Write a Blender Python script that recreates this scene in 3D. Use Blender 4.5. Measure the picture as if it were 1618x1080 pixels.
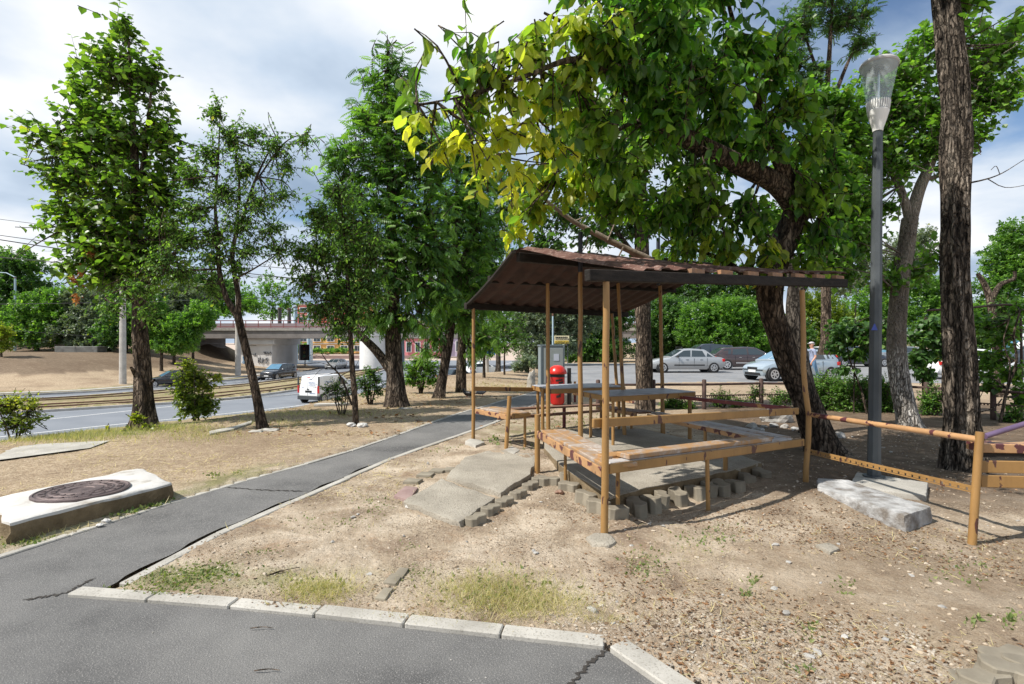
import bpy, bmesh, math, random
import numpy as np
from mathutils import Vector, Matrix
from mathutils.noise import noise as mnoise

for o in list(bpy.data.objects): bpy.data.objects.remove(o)
S = bpy.context.scene
COL = S.collection
R = math.radians

# ------------------------------------------------------------------ camera
F = 850.0                      # focal length in photo pixels (photo 1618 x 1080)
CAMZ = 1.6
cam = bpy.data.cameras.new('camera'); cam.sensor_width = 36; cam.lens = 36*F/1618
cam.clip_start = .05; cam.clip_end = 4000
camo = bpy.data.objects.new('camera', cam); COL.objects.link(camo)
camo.location = (0, 0, CAMZ); camo.rotation_euler = (R(90), 0, 0)
S.camera = camo

# ------------------------------------------------------------------ sky + sun
SUN_EL = 50.0
SUN_TO = Vector((.93, .36, 0)).normalized()        # horizontal travel direction of the light
w = bpy.data.worlds.new('World'); S.world = w; w.use_nodes = True
nt = w.node_tree; nd = nt.nodes; lk = nt.links
for n in list(nd): nd.remove(n)
def N(t, **k):
    n = nd.new(t)
    for a, b in k.items(): setattr(n, a, b)
    return n
out = N('ShaderNodeOutputWorld'); bg = N('ShaderNodeBackground'); bg.inputs[1].default_value = .10
sky = N('ShaderNodeTexSky'); sky.sky_type = 'NISHITA'; sky.sun_disc = False
sky.sun_elevation = R(SUN_EL); sky.sun_rotation = math.atan2(-SUN_TO.x, -SUN_TO.y)
sky.air_density = 1.0; sky.dust_density = .25; sky.ozone_density = 3.0
tc = N('ShaderNodeTexCoord'); sx = N('ShaderNodeSeparateXYZ'); lk.new(tc.outputs['Generated'], sx.inputs[0])
zm = N('ShaderNodeMath', operation='MAXIMUM'); lk.new(sx.outputs[2], zm.inputs[0]); zm.inputs[1].default_value = 0
za = N('ShaderNodeMath', operation='ADD'); lk.new(zm.outputs[0], za.inputs[0]); za.inputs[1].default_value = .22
dx = N('ShaderNodeMath', operation='DIVIDE'); lk.new(sx.outputs[0], dx.inputs[0]); lk.new(za.outputs[0], dx.inputs[1])
dy = N('ShaderNodeMath', operation='DIVIDE'); lk.new(sx.outputs[1], dy.inputs[0]); lk.new(za.outputs[0], dy.inputs[1])
cv = N('ShaderNodeCombineXYZ'); lk.new(dx.outputs[0], cv.inputs[0]); lk.new(dy.outputs[0], cv.inputs[1]); cv.inputs[2].default_value = 3.7
n1 = N('ShaderNodeTexNoise'); n1.inputs['Scale'].default_value = 1.25; n1.inputs['Detail'].default_value = 9; n1.inputs['Roughness'].default_value = .52; n1.inputs['Distortion'].default_value = .25
lk.new(cv.outputs[0], n1.inputs['Vector'])
# blue gap in the cloud towards the right and overhead
vm = N('ShaderNodeVectorMath', operation='DISTANCE'); vm.inputs[1].default_value = (.52, .70, .48); lk.new(tc.outputs['Generated'], vm.inputs[0])
gap = N('ShaderNodeMapRange'); gap.inputs[1].default_value = .05; gap.inputs[2].default_value = .42; gap.inputs[3].default_value = -.17; gap.inputs[4].default_value = .12
lk.new(vm.outputs['Value'], gap.inputs[0])
am = N('ShaderNodeMath', operation='ADD'); lk.new(n1.outputs[0], am.inputs[0]); lk.new(gap.outputs[0], am.inputs[1])
mr = N('ShaderNodeMapRange'); mr.interpolation_type = 'SMOOTHSTEP'; mr.inputs[1].default_value = .40; mr.inputs[2].default_value = .56
lk.new(am.outputs[0], mr.inputs[0])
n2 = N('ShaderNodeTexNoise'); n2.inputs['Scale'].default_value = 1.05; n2.inputs['Detail'].default_value = 6; n2.inputs['Roughness'].default_value = .5
mp2 = N('ShaderNodeVectorMath', operation='ADD'); mp2.inputs[1].default_value = (12.7, -5.4, 3.0); lk.new(cv.outputs[0], mp2.inputs[0]); lk.new(mp2.outputs[0], n2.inputs['Vector'])
cr = N('ShaderNodeValToRGB'); lk.new(n2.outputs[0], cr.inputs[0])
e = cr.color_ramp.elements; e[0].position = .37; e[0].color = (.30, .40, .54, 1); e[1].position = .66; e[1].color = (1, 1, 1, 1)
x_ = e.new(.50); x_.color = (.56, .66, .79, 1)
cs = N('ShaderNodeVectorMath', operation='SCALE'); cs.inputs['Scale'].default_value = 8.6; lk.new(cr.outputs[0], cs.inputs[0])
mx = N('ShaderNodeMix', data_type='RGBA'); lk.new(mr.outputs[0], mx.inputs[0]); lk.new(sky.outputs[0], mx.inputs[6]); lk.new(cs.outputs[0], mx.inputs[7])
lk.new(mx.outputs[2], bg.inputs[0]); lk.new(bg.outputs[0], out.inputs[0])

sl = bpy.data.lights.new('sun', 'SUN'); sl.energy = 5.0; sl.angle = R(.5); sl.color = (1, .945, .86)
so = bpy.data.objects.new('sun', sl); COL.objects.link(so); so.location = (-20, -8, 30)
ce = math.cos(R(SUN_EL)); so.rotation_euler = Vector((SUN_TO.x*ce, SUN_TO.y*ce, -math.sin(R(SUN_EL)))).to_track_quat('-Z', 'Y').to_euler()

S.view_settings.view_transform = 'Standard'; S.view_settings.look = 'None'
S.view_settings.exposure = 0.40; S.view_settings.gamma = 1; S.view_settings.use_curve_mapping = False
S.render.engine = 'CYCLES'
cy = S.cycles; cy.max_bounces = 6; cy.diffuse_bounces = 3; cy.glossy_bounces = 2; cy.transmission_bounces = 4; cy.transparent_max_bounces = 4
cy.use_denoising = True
try: cy.denoiser = 'OPENIMAGEDENOISE'; cy.denoising_input_passes = 'RGB_ALBEDO_NORMAL'
except Exception: pass
cy.caustics_reflective = False; cy.caustics_refractive = False; cy.sample_clamp_indirect = 4

# ------------------------------------------------------------------ numeric helpers
def P(px, py, Y): return np.array(((px-809)/F*Y, Y, CAMZ-(py-540)/F*Y))       # photo pixel at depth Y
def G(px, py, z=0.):                                                          # photo pixel on a level at height z
    Y = (CAMZ-z)*F/(py-540.); return np.array(((px-809)/F*Y, Y))
def sst(t): t = np.clip(t, 0, 1); return t*t*(3-2*t)
def pdist(X, Y, poly):
    """distance to an open polyline and signed side (+ = right of its direction)"""
    best = np.full(X.shape, 1e18); side = np.zeros(X.shape)
    for (ax, ay), (bx, by) in zip(poly[:-1], poly[1:]):
        vx, vy = bx-ax, by-ay; L2 = vx*vx+vy*vy
        t = np.clip(((X-ax)*vx+(Y-ay)*vy)/L2, 0, 1)
        d2 = (X-ax-t*vx)**2+(Y-ay-t*vy)**2
        c = -(vx*(Y-ay)-vy*(X-ax))
        m = d2 < best; best = np.where(m, d2, best); side = np.where(m, c, side)
    return np.sqrt(best)*np.where(side >= 0, 1, -1)
def inpoly(X, Y, poly):
    r = np.zeros(X.shape, bool); n = len(poly)
    for i in range(n):
        x1, y1 = poly[i]; x2, y2 = poly[(i+1) % n]
        if y1 == y2: continue
        c = ((y1 > Y) != (y2 > Y)) & (X < (x2-x1)*(Y-y1)/(y2-y1)+x1)
        r ^= c
    return r
def indepth(X, Y, poly):
    """positive inside, metres to the border"""
    pl = list(poly)+[poly[0]]
    d = np.abs(pdist(X, Y, pl)); return np.where(inpoly(X, Y, poly), d, -d)
def cat(pts, n):
    """Catmull-Rom resample to n points"""
    p = np.array(pts, float)
    if len(p) == 2: return p[0]+(p[1]-p[0])*np.linspace(0, 1, n)[:, None]
    q = np.vstack([2*p[0]-p[1], p, 2*p[-1]-p[-2]])
    seg = np.linalg.norm(np.diff(p[:, :min(3, p.shape[1])], axis=0), axis=1); s = np.concatenate([[0], np.cumsum(seg)])
    r = []
    for t in np.linspace(0, s[-1], n):
        i = min(int(np.searchsorted(s, t, 'right'))-1, len(p)-2); u = (t-s[i])/max(seg[i], 1e-9)
        a, b, c, d = q[i], q[i+1], q[i+2], q[i+3]
        r.append(.5*(2*b+(c-a)*u+(2*a-5*b+4*c-d)*u*u+(3*b-a-3*c+d)*u**3))
    return np.array(r)

# ------------------------------------------------------------------ site lines (metres; camera at 0,0 looking +Y)
PATH_L = np.array([(-5.0, -6), (-4.75, 0), (-4.3, 2), (-3.75, 3.94), (-3.15, 5.84), (-2.3, 7.86), (-1.23, 11.7), (-.58, 13.5), (.55, 17.2), (1.2, 21)])
PATH_R = np.array([(-2.56, 3.50), (-2.46, 4.36), (-2.07, 5.79), (-1.63, 7.35), (-.95, 9.07), (-.3, 10.8), (.5, 13.5), (1.55, 17.0), (2.3, 20.5)])
KERB_F = np.array([(-2.78, 3.36), (-1.65, 3.2), (-.62, 3.0), (.48, 2.78)])
KERB_C = np.array([(.5, 2.77), (.72, 2.62), (.88, 2.42), (.98, 2.1), (1.06, 1.6), (1.1, 0), (1.1, -6)])
FORE = [tuple(p) for p in PATH_L[:4]]+[(-2.72, 3.40)]+[tuple(p) for p in KERB_F[1:]]+[tuple(p) for p in KERB_C[1:]]
PATHP = [tuple(p) for p in PATH_L[3:]]+[tuple(p) for p in PATH_R[::-1]]
LOT = [(1.2, 21), (2.3, 20.5), (3.5, 22.6), (8, 24.2), (16, 24.0), (24, 22.5), (40, 20), (70, 17), (70, 48), (30, 45.5), (2.4, 46), (1.6, 33)]
E = np.array([(-60, -22), (-34, 8), (-26, 15), (-21.2, 19.8), (-20, 22.7), (-17.5, 26.4), (-15.7, 29.1), (-12.8, 31.8), (-11.4, 34.2), (-10.2, 37), (-8.0, 43), (-5.5, 50), (-3.2, 58), (-1, 70), (2, 85), (6, 105), (12, 130)], float)
M1 = np.array([(-66, -8), (-40, 21), (-30, 28), (-22.6, 34), (-19.8, 36.6), (-18.8, 39.5), (-17.6, 44.1), (-16.6, 55), (-17.2, 66), (-18, 77)], float)
M2 = np.array([(-80, 4), (-50, 29), (-40, 34), (-32.4, 37.8), (-29, 43.6), (-25.9, 47.9), (-24.5, 54), (-23.5, 61), (-21.8, 70), (-19.6, 78)], float)
FE = np.array([(-95, 8), (-60, 28), (-44, 36.5), (-35, 41), (-32, 45.3), (-29.6, 54), (-28.4, 60), (-28.4, 72), (-30, 85), (-42, 104), (-90, 118)], float)
ROADZ = -2.4

def h0(X, Y):
    """smooth terrain without pavements"""
    X = np.asarray(X, float); Y = np.asarray(Y, float)
    dp = pdist(X, Y, E)
    Wd = 12+6*sst((-X-3)/2.5)
    u = np.clip(1-np.clip(dp, 0, None)/Wd, 0, 1)
    z = ROADZ*(u**.80)*sst(u*6+.0)
    z = np.where(dp <= 0, ROADZ, z)
    dF = -pdist(X, Y, FE)
    hill = 2.7*sst((dF-3.2)/21)
    emb = 3.4*sst((-42.5-X)/6.5)*np.exp(-((Y-85)/13)**2)
    fade = 1-sst((Y-98)/14)
    z = np.where((dF > 0) & (dp < 0), z+(np.maximum(hill, emb*1.15+hill*.2))*fade, z)
    lot = -.2*sst((Y-13)/8)*sst((X+2)/4)
    return z+np.where(dp > 0, lot*sst(dp/10), 0)
def mound(X, Y):
    g = lambda cx, cy, s: np.exp(-((X-cx)**2+(Y-cy)**2)/(s*s))
    m = .10*g(3.05, 5.35, .45)+.05*g(2.5, 4.85, .45)+.02*g(1.3, 4.55, .4)+.05*g(-.3, 7.6, .5)+.04*g(.3, 7.3, .6)-.03*g(.55, 4.9, .4)
    m = m-.06*g(1.25, 5.0, .30)-.06*g(1.75, 5.33, .30)-.05*g(2.25, 5.65, .28)-.04*g(.75, 5.3, .28)
    return m
def ripple(X, Y):
    s = np.sin
    return .010*s(3.1*X+1.7*s(1.3*Y))*s(2.7*Y+.8)+.007*s(7.3*X+2*s(3.1*Y))*s(6.1*Y+1.3)+.004*s(17*X+3*s(7*Y))*s(15*Y+s(9*X))
def h(X, Y):
    """ground surface where things stand (dirt)"""
    return h0(X, Y)+mound(np.asarray(X, float), np.asarray(Y, float))+.025
def hz(x, y): return float(h(np.array([x]), np.array([y]))[0])

# ------------------------------------------------------------------ materials
def newmat(name):
    m = bpy.data.materials.new(name); m.use_nodes = True
    n = m.node_tree.nodes; b = n['Principled BSDF']
    return m, m.node_tree, n, m.node_tree.links, b
def c4(c): return (c[0], c[1], c[2], 1)
def plain(name, col, rough=.5, metal=0., spec=.5, coat=0.):
    m, t, n, l, b = newmat(name)
    b.inputs['Base Color'].default_value = c4(col); b.inputs['Roughness'].default_value = rough
    b.inputs['Metallic'].default_value = metal; b.inputs['Specular IOR Level'].default_value = spec
    b.inputs['Coat Weight'].default_value = coat
    return m
def noisy(name, stops, scale=8., rough=.85, bump=.3, bscale=None, detail=6, stretch=(1, 1, 1), metal=0., dist=.0, bdist=.02, speck=None, spec=.35, voro=None):
    """stops: [(pos,colour)...] through noise; optional fine speckle (colour, scale, amount) and bump"""
    m, t, n, l, b = newmat(name)
    tc = n.new('ShaderNodeTexCoord'); mp = n.new('ShaderNodeMapping'); mp.inputs['Scale'].default_value = stretch
    l.new(tc.outputs['Object'], mp.inputs[0])
    nz = n.new('ShaderNodeTexNoise'); nz.inputs['Scale'].default_value = scale; nz.inputs['Detail'].default_value = detail; nz.inputs['Roughness'].default_value = .6; nz.inputs['Distortion'].default_value = dist
    l.new(mp.outputs[0], nz.inputs['Vector'])
    r = n.new('ShaderNodeValToRGB'); l.new(nz.outputs[0], r.inputs[0])
    el = r.color_ramp.elements
    el[0].position, el[0].color = stops[0][0], c4(stops[0][1]); el[1].position, el[1].color = stops[-1][0], c4(stops[-1][1])
    for p, c in stops[1:-1]: q = el.new(p); q.color = c4(c)
    colr = r.outputs[0]
    if speck:
        n3 = n.new('ShaderNodeTexNoise'); n3.inputs['Scale'].default_value = speck[1]; n3.inputs['Detail'].default_value = 2
        l.new(mp.outputs[0], n3.inputs['Vector'])
        mrn = n.new('ShaderNodeMapRange'); mrn.inputs[1].default_value = .56; mrn.inputs[2].default_value = .66; mrn.inputs[4].default_value = speck[2]
        l.new(n3.outputs[0], mrn.inputs[0])
        mx = n.new('ShaderNodeMix'); mx.data_type = 'RGBA'; l.new(mrn.outputs[0], mx.inputs[0]); l.new(colr, mx.inputs[6]); mx.inputs[7].default_value = c4(speck[0]); colr = mx.outputs[2]
    l.new(colr, b.inputs['Base Color'])
    b.inputs['Roughness'].default_value = rough; b.inputs['Metallic'].default_value = metal; b.inputs['Specular IOR Level'].default_value = spec
    if bump:
        n2 = n.new('ShaderNodeTexNoise'); n2.inputs['Scale'].default_value = bscale or scale*4; n2.inputs['Detail'].default_value = 5; n2.inputs['Roughness'].default_value = .65
        l.new(mp.outputs[0], n2.inputs['Vector'])
        bp = n.new('ShaderNodeBump'); bp.inputs['Strength'].default_value = bump; bp.inputs['Distance'].default_value = bdist
        l.new(n2.outputs[0], bp.inputs['Height']); l.new(bp.outputs[0], b.inputs['Normal'])
    return m
def leafmat(name, dark, mid, light, yellow=(.42, .36, .03), trans=.44, rough=.40):
    """leaf colour from the per-leaf numbers 'rnd' (shade of green) and 'yel' (how far it has turned)"""
    m, t, n, l, b = newmat(name)
    a = n.new('ShaderNodeAttribute'); a.attribute_name = 'rnd'
    y = n.new('ShaderNodeAttribute'); y.attribute_name = 'yel'
    r = n.new('ShaderNodeValToRGB'); l.new(a.outputs['Fac'], r.inputs[0]); el = r.color_ramp.elements
    el[0].color = c4(dark); el[1].color = c4(light); q = el.new(.55); q.color = c4(mid)
    mx = n.new('ShaderNodeMix'); mx.data_type = 'RGBA'; l.new(y.outputs['Fac'], mx.inputs[0]); l.new(r.outputs[0], mx.inputs[6]); mx.inputs[7].default_value = c4(yellow)
    l.new(mx.outputs[2], b.inputs['Base Color']); b.inputs['Roughness'].default_value = rough; b.inputs['Specular IOR Level'].default_value = .45
    tr = n.new('ShaderNodeBsdfTranslucent')
    hs = n.new('ShaderNodeMix'); hs.data_type = 'RGBA'; hs.blend_type = 'MULTIPLY'; hs.inputs[0].default_value = 1; l.new(mx.outputs[2], hs.inputs[6]); hs.inputs[7].default_value = (2.0, 2.2, .8, 1)
    l.new(hs.outputs[2], tr.inputs[0])
    ms = n.new('ShaderNodeMixShader'); ms.inputs[0].default_value = trans
    l.new(b.outputs[0], ms.inputs[1]); l.new(tr.outputs[0], ms.inputs[2]); l.new(ms.outputs[0], n['Material Output'].inputs[0])
    return m

MT = {}
def peel(name, paint, rust, amount=.5, scale=9, under=(.10, .03, .025), rough=.45, stretch=(1, 1, 1)):
    """old paint with chips that show the primer and worn wood or metal below"""
    m, t, n, l, b = newmat(name)
    tc = n.new('ShaderNodeTexCoord'); mp = n.new('ShaderNodeMapping'); mp.inputs['Scale'].default_value = stretch; l.new(tc.outputs['Object'], mp.inputs[0])
    nz = n.new('ShaderNodeTexNoise'); nz.inputs['Scale'].default_value = scale; nz.inputs['Detail'].default_value = 5; nz.inputs['Roughness'].default_value = .5; l.new(mp.outputs[0], nz.inputs['Vector'])
    mr = n.new('ShaderNodeMapRange'); mr.inputs[1].default_value = 1-amount*.62; mr.inputs[2].default_value = 1-amount*.62+.012; l.new(nz.outputs[0], mr.inputs[0])
    n2 = n.new('ShaderNodeTexNoise'); n2.inputs['Scale'].default_value = 3.5; n2.inputs['Detail'].default_value = 7; n2.inputs['Roughness'].default_value = .7; l.new(mp.outputs[0], n2.inputs['Vector'])
    r = n.new('ShaderNodeValToRGB'); l.new(n2.outputs[0], r.inputs[0]); el = r.color_ramp.elements
    el[0].position = .3; el[0].color = c4([p*.72 for p in paint]); el[1].position = .7; el[1].color = c4([min(1, p*1.18) for p in paint])
    n4 = n.new('ShaderNodeTexNoise'); n4.inputs['Scale'].default_value = 30; l.new(mp.outputs[0], n4.inputs['Vector'])
    r2 = n.new('ShaderNodeMix'); r2.data_type = 'RGBA'; l.new(n4.outputs[0], r2.inputs[0]); r2.inputs[6].default_value = c4(under); r2.inputs[7].default_value = c4(rust)
    mx = n.new('ShaderNodeMix'); mx.data_type = 'RGBA'; l.new(mr.outputs[0], mx.inputs[0]); l.new(r.outputs[0], mx.inputs[6]); l.new(r2.outputs[2], mx.inputs[7])
    l.new(mx.outputs[2], b.inputs['Base Color']); b.inputs['Roughness'].default_value = rough
    iv = n.new('ShaderNodeMath'); iv.operation = 'SUBTRACT'; iv.inputs[0].default_value = 1; l.new(mr.outputs[0], iv.inputs[1])
    ad = n.new('ShaderNodeMath'); ad.operation = 'MULTIPLY_ADD'; l.new(n2.outputs[0], ad.inputs[0]); ad.inputs[1].default_value = .4; l.new(iv.outputs[0], ad.inputs[2])
    bp = n.new('ShaderNodeBump'); bp.inputs['Strength'].default_value = .5; bp.inputs['Distance'].default_value = .003; l.new(ad.outputs[0], bp.inputs['Height']); l.new(bp.outputs[0], b.inputs['Normal'])
    return m
OCH = (.32, .18, .062)
MT['ochre'] = peel('ochre_paint', OCH, (.07, .038, .028), .60, 12, stretch=(1, 1, .35))
MT['ochre_worn'] = peel('worn_ochre_paint', (.42, .24, .115), (.12, .035, .04), .74, 8, under=(.06, .02, .022))
MT['maroon'] = peel('maroon_paint', (.16, .03, .035), (.50, .27, .09), .62, 7, under=(.40, .2, .07))
MT['violet'] = peel('violet_paint', (.13, .085, .16), (.3, .2, .2), .4, 9)
def seatwood(name, paint, wood, amt):
    m, t, n, l, b = newmat(name)
    tc = n.new('ShaderNodeTexCoord'); mp = n.new('ShaderNodeMapping'); mp.inputs['Scale'].default_value = (1, 1, 1); l.new(tc.outputs['Object'], mp.inputs[0])
    nz = n.new('ShaderNodeTexNoise'); nz.inputs['Scale'].default_value = 4.5; nz.inputs['Detail'].default_value = 9; nz.inputs['Roughness'].default_value = .72; nz.inputs['Distortion'].default_value = .6; l.new(mp.outputs[0], nz.inputs['Vector'])
    r = n.new('ShaderNodeValToRGB'); l.new(nz.outputs[0], r.inputs[0]); el = r.color_ramp.elements
    el[0].position = amt-.10; el[0].color = c4(wood); el[1].position = amt+.08; el[1].color = c4(paint)
    q = el.new(amt); q.color = c4([(a+b_)/2*.8 for a, b_ in zip(paint, wood)])
    l.new(r.outputs[0], b.inputs['Base Color']); b.inputs['Roughness'].default_value = .62
    n2 = n.new('ShaderNodeTexNoise'); n2.inputs['Scale'].default_value = 26; n2.inputs['Detail'].default_value = 6; l.new(mp.outputs[0], n2.inputs['Vector'])
    bp = n.new('ShaderNodeBump'); bp.inputs['Strength'].default_value = .6; bp.inputs['Distance'].default_value = .006; l.new(n2.outputs[0], bp.inputs['Height']); l.new(bp.outputs[0], b.inputs['Normal'])
    return m
MT['seat'] = seatwood('worn_seat', (.35, .195, .08), (.42, .37, .33), .475)
MT['seat_grey'] = seatwood('bleached_seat', (.42, .24, .12), (.42, .40, .39), .60)
MT['seat_brown'] = seatwood('brown_seat', (.20, .10, .06), (.30, .20, .15), .45)
MT['tabletop'] = noisy('table_sheet', [(.3, (.26, .27, .30)), (.7, (.48, .49, .53))], 5, .45, .25, 20, spec=.5)
MT['timber'] = noisy('old_timber', [(.3, (.008, .006, .005)), (.7, (.030, .024, .020))], 6, .85, .5, 30, stretch=(1, 1, 4))
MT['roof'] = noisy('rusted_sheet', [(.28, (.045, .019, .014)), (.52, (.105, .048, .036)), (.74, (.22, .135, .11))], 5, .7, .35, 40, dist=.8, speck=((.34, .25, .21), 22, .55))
MT['roof_under_shade'] = noisy('shaded_roof_underside', [(.3, (.022, .010, .008)), (.7, (.065, .030, .022))], 4, .8, .2, 30)  # darker copy of the rusted sheet, underside shade put into the colour
MT['asphalt'] = noisy('asphalt', [(.3, (.062, .061, .062)), (.46, (.125, .123, .121)), (.7, (.19, .186, .18))], .9, .9, 1.0, 110, speck=((.27, .26, .25), 125, .8), bdist=.008)
MT['asphalt_path'] = noisy('asphalt_path', [(.3, (.115, .115, .118)), (.7, (.175, .175, .177))], 1.2, .9, .8, 200, speck=((.34, .34, .34), 170, .7), bdist=.004)
MT['road'] = noisy('road_asphalt', [(.3, (.15, .165, .19)), (.7, (.20, .215, .24))], .5, .8, .2, 30)
MT['lot'] = noisy('lot_asphalt', [(.3, (.16, .165, .175)), (.7, (.24, .245, .255))], .6, .9, .2, 30, speck=((.36, .32, .26), 6, .35))
MT['concrete'] = noisy('concrete', [(.3, (.25, .225, .185)), (.7, (.40, .365, .305))], 2.2, .92, 1.0, 55, speck=((.14, .12, .095), 75, .7), bdist=.012)
MT['kerb'] = noisy('kerb_concrete', [(.3, (.28, .265, .235)), (.7, (.47, .45, .41))], 2.6, .9, .5, 50, speck=((.19, .175, .15), 80, .55), bdist=.004)
MT['limewash'] = noisy('limewashed_concrete', [(.30, (.30, .27, .23)), (.42, (.48, .465, .44)), (.7, (.58, .57, .555))], 3.2, .9, .5, 30, bdist=.01, detail=9)
MT['earthcon'] = noisy('earthy_concrete', [(.3, (.12, .088, .05)), (.7, (.25, .19, .115))], 6, .95, .9, 40, bdist=.02)
MT['paver'] = noisy('paver', [(.3, (.16, .138, .105)), (.7, (.30, .268, .21))], 4, .9, .4, 70, bdist=.004)
MT['redpaver'] = noisy('red_paver', [(.3, (.24, .16, .15)), (.7, (.33, .24, .22))], 8, .9, .4, 70)
MT['blockcon'] = noisy('flaking_concrete', [(.36, (.17, .15, .13)), (.5, (.33, .33, .33)), (.68, (.55, .55, .55))], 5.5, .92, .9, 30, bdist=.02, detail=10)
MT['iron'] = noisy('cast_iron', [(.3, (.075, .055, .055)), (.7, (.17, .13, .125))], 8, .55, .3, 60, metal=.35)
MT['steelpole'] = noisy('galvanised', [(.3, (.05, .058, .064)), (.7, (.125, .14, .15))], 2.2, .5, .1, 40, stretch=(1, 1, .5), metal=.3)
MT['white'] = plain('lamp_white', (.72, .72, .70), .4)
MT['stone'] = noisy('stone', [(.3, (.22, .205, .185)), (.7, (.44, .43, .41))], 6, .9, .6, 30)
MT['rail'] = noisy('rust', [(.3, (.10, .05, .035)), (.7, (.2, .11, .08))], 5, .8, .2, 30)
MT['darkwood'] = noisy('dark_post', [(.3, (.04, .024, .02)), (.7, (.10, .06, .05))], 8, .7, .3, 40)
MT['black'] = plain('black', (.012, .012, .013), .5)
MT['rubber'] = plain('rubber', (.018, .018, .02), .8)
MT['glass'] = plain('car_glass', (.03, .045, .055), .06, 0, .8)
MT['winblue'] = plain('windscreen', (.09, .20, .30), .06, 0, .9)
MT['alloy'] = plain('alloy', (.55, .56, .58), .3, .6)
MT['redlight'] = plain('red_lens', (.5, .02, .02), .2)
MT['lens'] = plain('clear_lens', (.72, .76, .8), .1, .2)
MT['plate'] = plain('plate', (.72, .72, .70), .5)
MT['chrome'] = plain('chrome', (.6, .6, .6), .2, .8)
MT['bridge'] = noisy('bridge_concrete', [(.3, (.17, .155, .148)), (.7, (.29, .265, .25))], .6, .9, .2, 8)
MT['pier'] = noisy('white_pier', [(.3, (.62, .61, .60)), (.7, (.78, .775, .77))], .5, .9, .2, 8)
MT['poleconc'] = noisy('pole_concrete', [(.3, (.36, .34, .32)), (.7, (.52, .50, .47))], 2, .9, .2, 20)
MT['wire'] = plain('wire', (.04, .04, .045), .6)
def bark(name, a, b_, c, scale=9, bump=1.0, st=(1, 1, .22)):
    m = noisy(name, [(.34, a), (.5, b_), (.66, c)], scale, .93, bump, scale*2.6, stretch=st, bdist=.05, detail=10, dist=.8, spec=.2, speck=(tuple(q*.5 for q in a), scale*2.4, .8))
    # bark plates: dark cracks between stretched cells
    n = m.node_tree.nodes; l = m.node_tree.links; b = n['Principled BSDF']; col = b.inputs['Base Color'].links[0].from_socket
    tc = n.new('ShaderNodeTexCoord'); nz = n.new('ShaderNodeTexNoise'); nz.inputs['Scale'].default_value = 7; l.new(tc.outputs['Object'], nz.inputs['Vector'])
    ad = n.new('ShaderNodeVectorMath'); ad.operation = 'MULTIPLY_ADD'; l.new(nz.outputs['Color'], ad.inputs[0]); ad.inputs[1].default_value = (.09, .09, .25); l.new(tc.outputs['Object'], ad.inputs[2])
    mp = n.new('ShaderNodeMapping'); mp.inputs['Scale'].default_value = (scale*2.1, scale*2.1, scale*2.1*max(st[2], .2)); l.new(ad.outputs[0], mp.inputs[0])
    vo = n.new('ShaderNodeTexVoronoi'); vo.feature = 'DISTANCE_TO_EDGE'; vo.inputs['Scale'].default_value = 1; l.new(mp.outputs[0], vo.inputs['Vector'])
    mr = n.new('ShaderNodeMapRange'); mr.inputs[1].default_value = .02; mr.inputs[2].default_value = .22; mr.inputs[3].default_value = .30; mr.inputs[4].default_value = 1.15; l.new(vo.outputs['Distance'], mr.inputs[0])
    mx = n.new('ShaderNodeVectorMath'); mx.operation = 'SCALE'; l.new(col, mx.inputs[0]); l.new(mr.outputs[0], mx.inputs['Scale']); l.new(mx.outputs[0], b.inputs['Base Color'])
    bp = n.new('ShaderNodeBump'); bp.inputs['Strength'].default_value = .9*bump; bp.inputs['Distance'].default_value = .02; l.new(mr.outputs[0], bp.inputs['Height']); l.new(b.inputs['Normal'].links[0].from_socket, bp.inputs['Normal']); l.new(bp.outputs[0], b.inputs['Normal'])
    return m
MT['bark'] = bark('bark_brown', (.036, .027, .02), (.12, .088, .064), (.25, .195, .15))
MT['bark_dark'] = bark('bark_dark', (.03, .023, .018), (.12, .09, .067), (.25, .20, .155))
MT['bark_grey'] = bark('bark_grey', (.045, .037, .03), (.11, .094, .078), (.19, .165, .14))
MT['bark_furrow'] = bark('bark_furrowed', (.04, .032, .026), (.19, .155, .122), (.42, .36, .295), 11, 1.6, (1, 1, .14))
def barkwash():
    m = bark('bark_limewashed', (.20, .175, .15), (.50, .47, .43), (.72, .69, .65), 12, 1.1)
    n = m.node_tree.nodes; l = m.node_tree.links; b = n['Principled BSDF']
    src = b.inputs['Base Color'].links[0].from_socket
    g = n.new('ShaderNodeTexCoord'); s = n.new('ShaderNodeSeparateXYZ'); l.new(g.outputs['Object'], s.inputs[0])
    nz = n.new('ShaderNodeTexNoise'); nz.inputs['Scale'].default_value = 5; nz.inputs['Detail'].default_value = 5
    ad = n.new('ShaderNodeMath'); ad.operation = 'MULTIPLY_ADD'; l.new(nz.outputs[0], ad.inputs[0]); ad.inputs[1].default_value = .9; l.new(s.outputs[2], ad.inputs[2])
    mr = n.new('ShaderNodeMapRange'); mr.inputs[1].default_value = 1.75; mr.inputs[2].default_value = 2.2; l.new(ad.outputs[0], mr.inputs[0])
    n2 = n.new('ShaderNodeTexNoise'); n2.inputs['Scale'].default_value = 7; n2.inputs['Detail'].default_value = 6
    r = n.new('ShaderNodeValToRGB'); l.new(n2.outputs[0], r.inputs[0]); r.color_ramp.elements[0].position = .35; r.color_ramp.elements[1].position = .65
    r.color_ramp.elements[0].color = (.17, .145, .12, 1); r.color_ramp.elements[1].color = (.34, .30, .255, 1)
    mx = n.new('ShaderNodeMix'); mx.data_type = 'RGBA'; l.new(mr.outputs[0], mx.inputs[0]); l.new(src, mx.inputs[6]); l.new(r.outputs[0], mx.inputs[7]); l.new(mx.outputs[2], b.inputs['Base Color'])
    return m
MT['bark_wash'] = barkwash()
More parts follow.
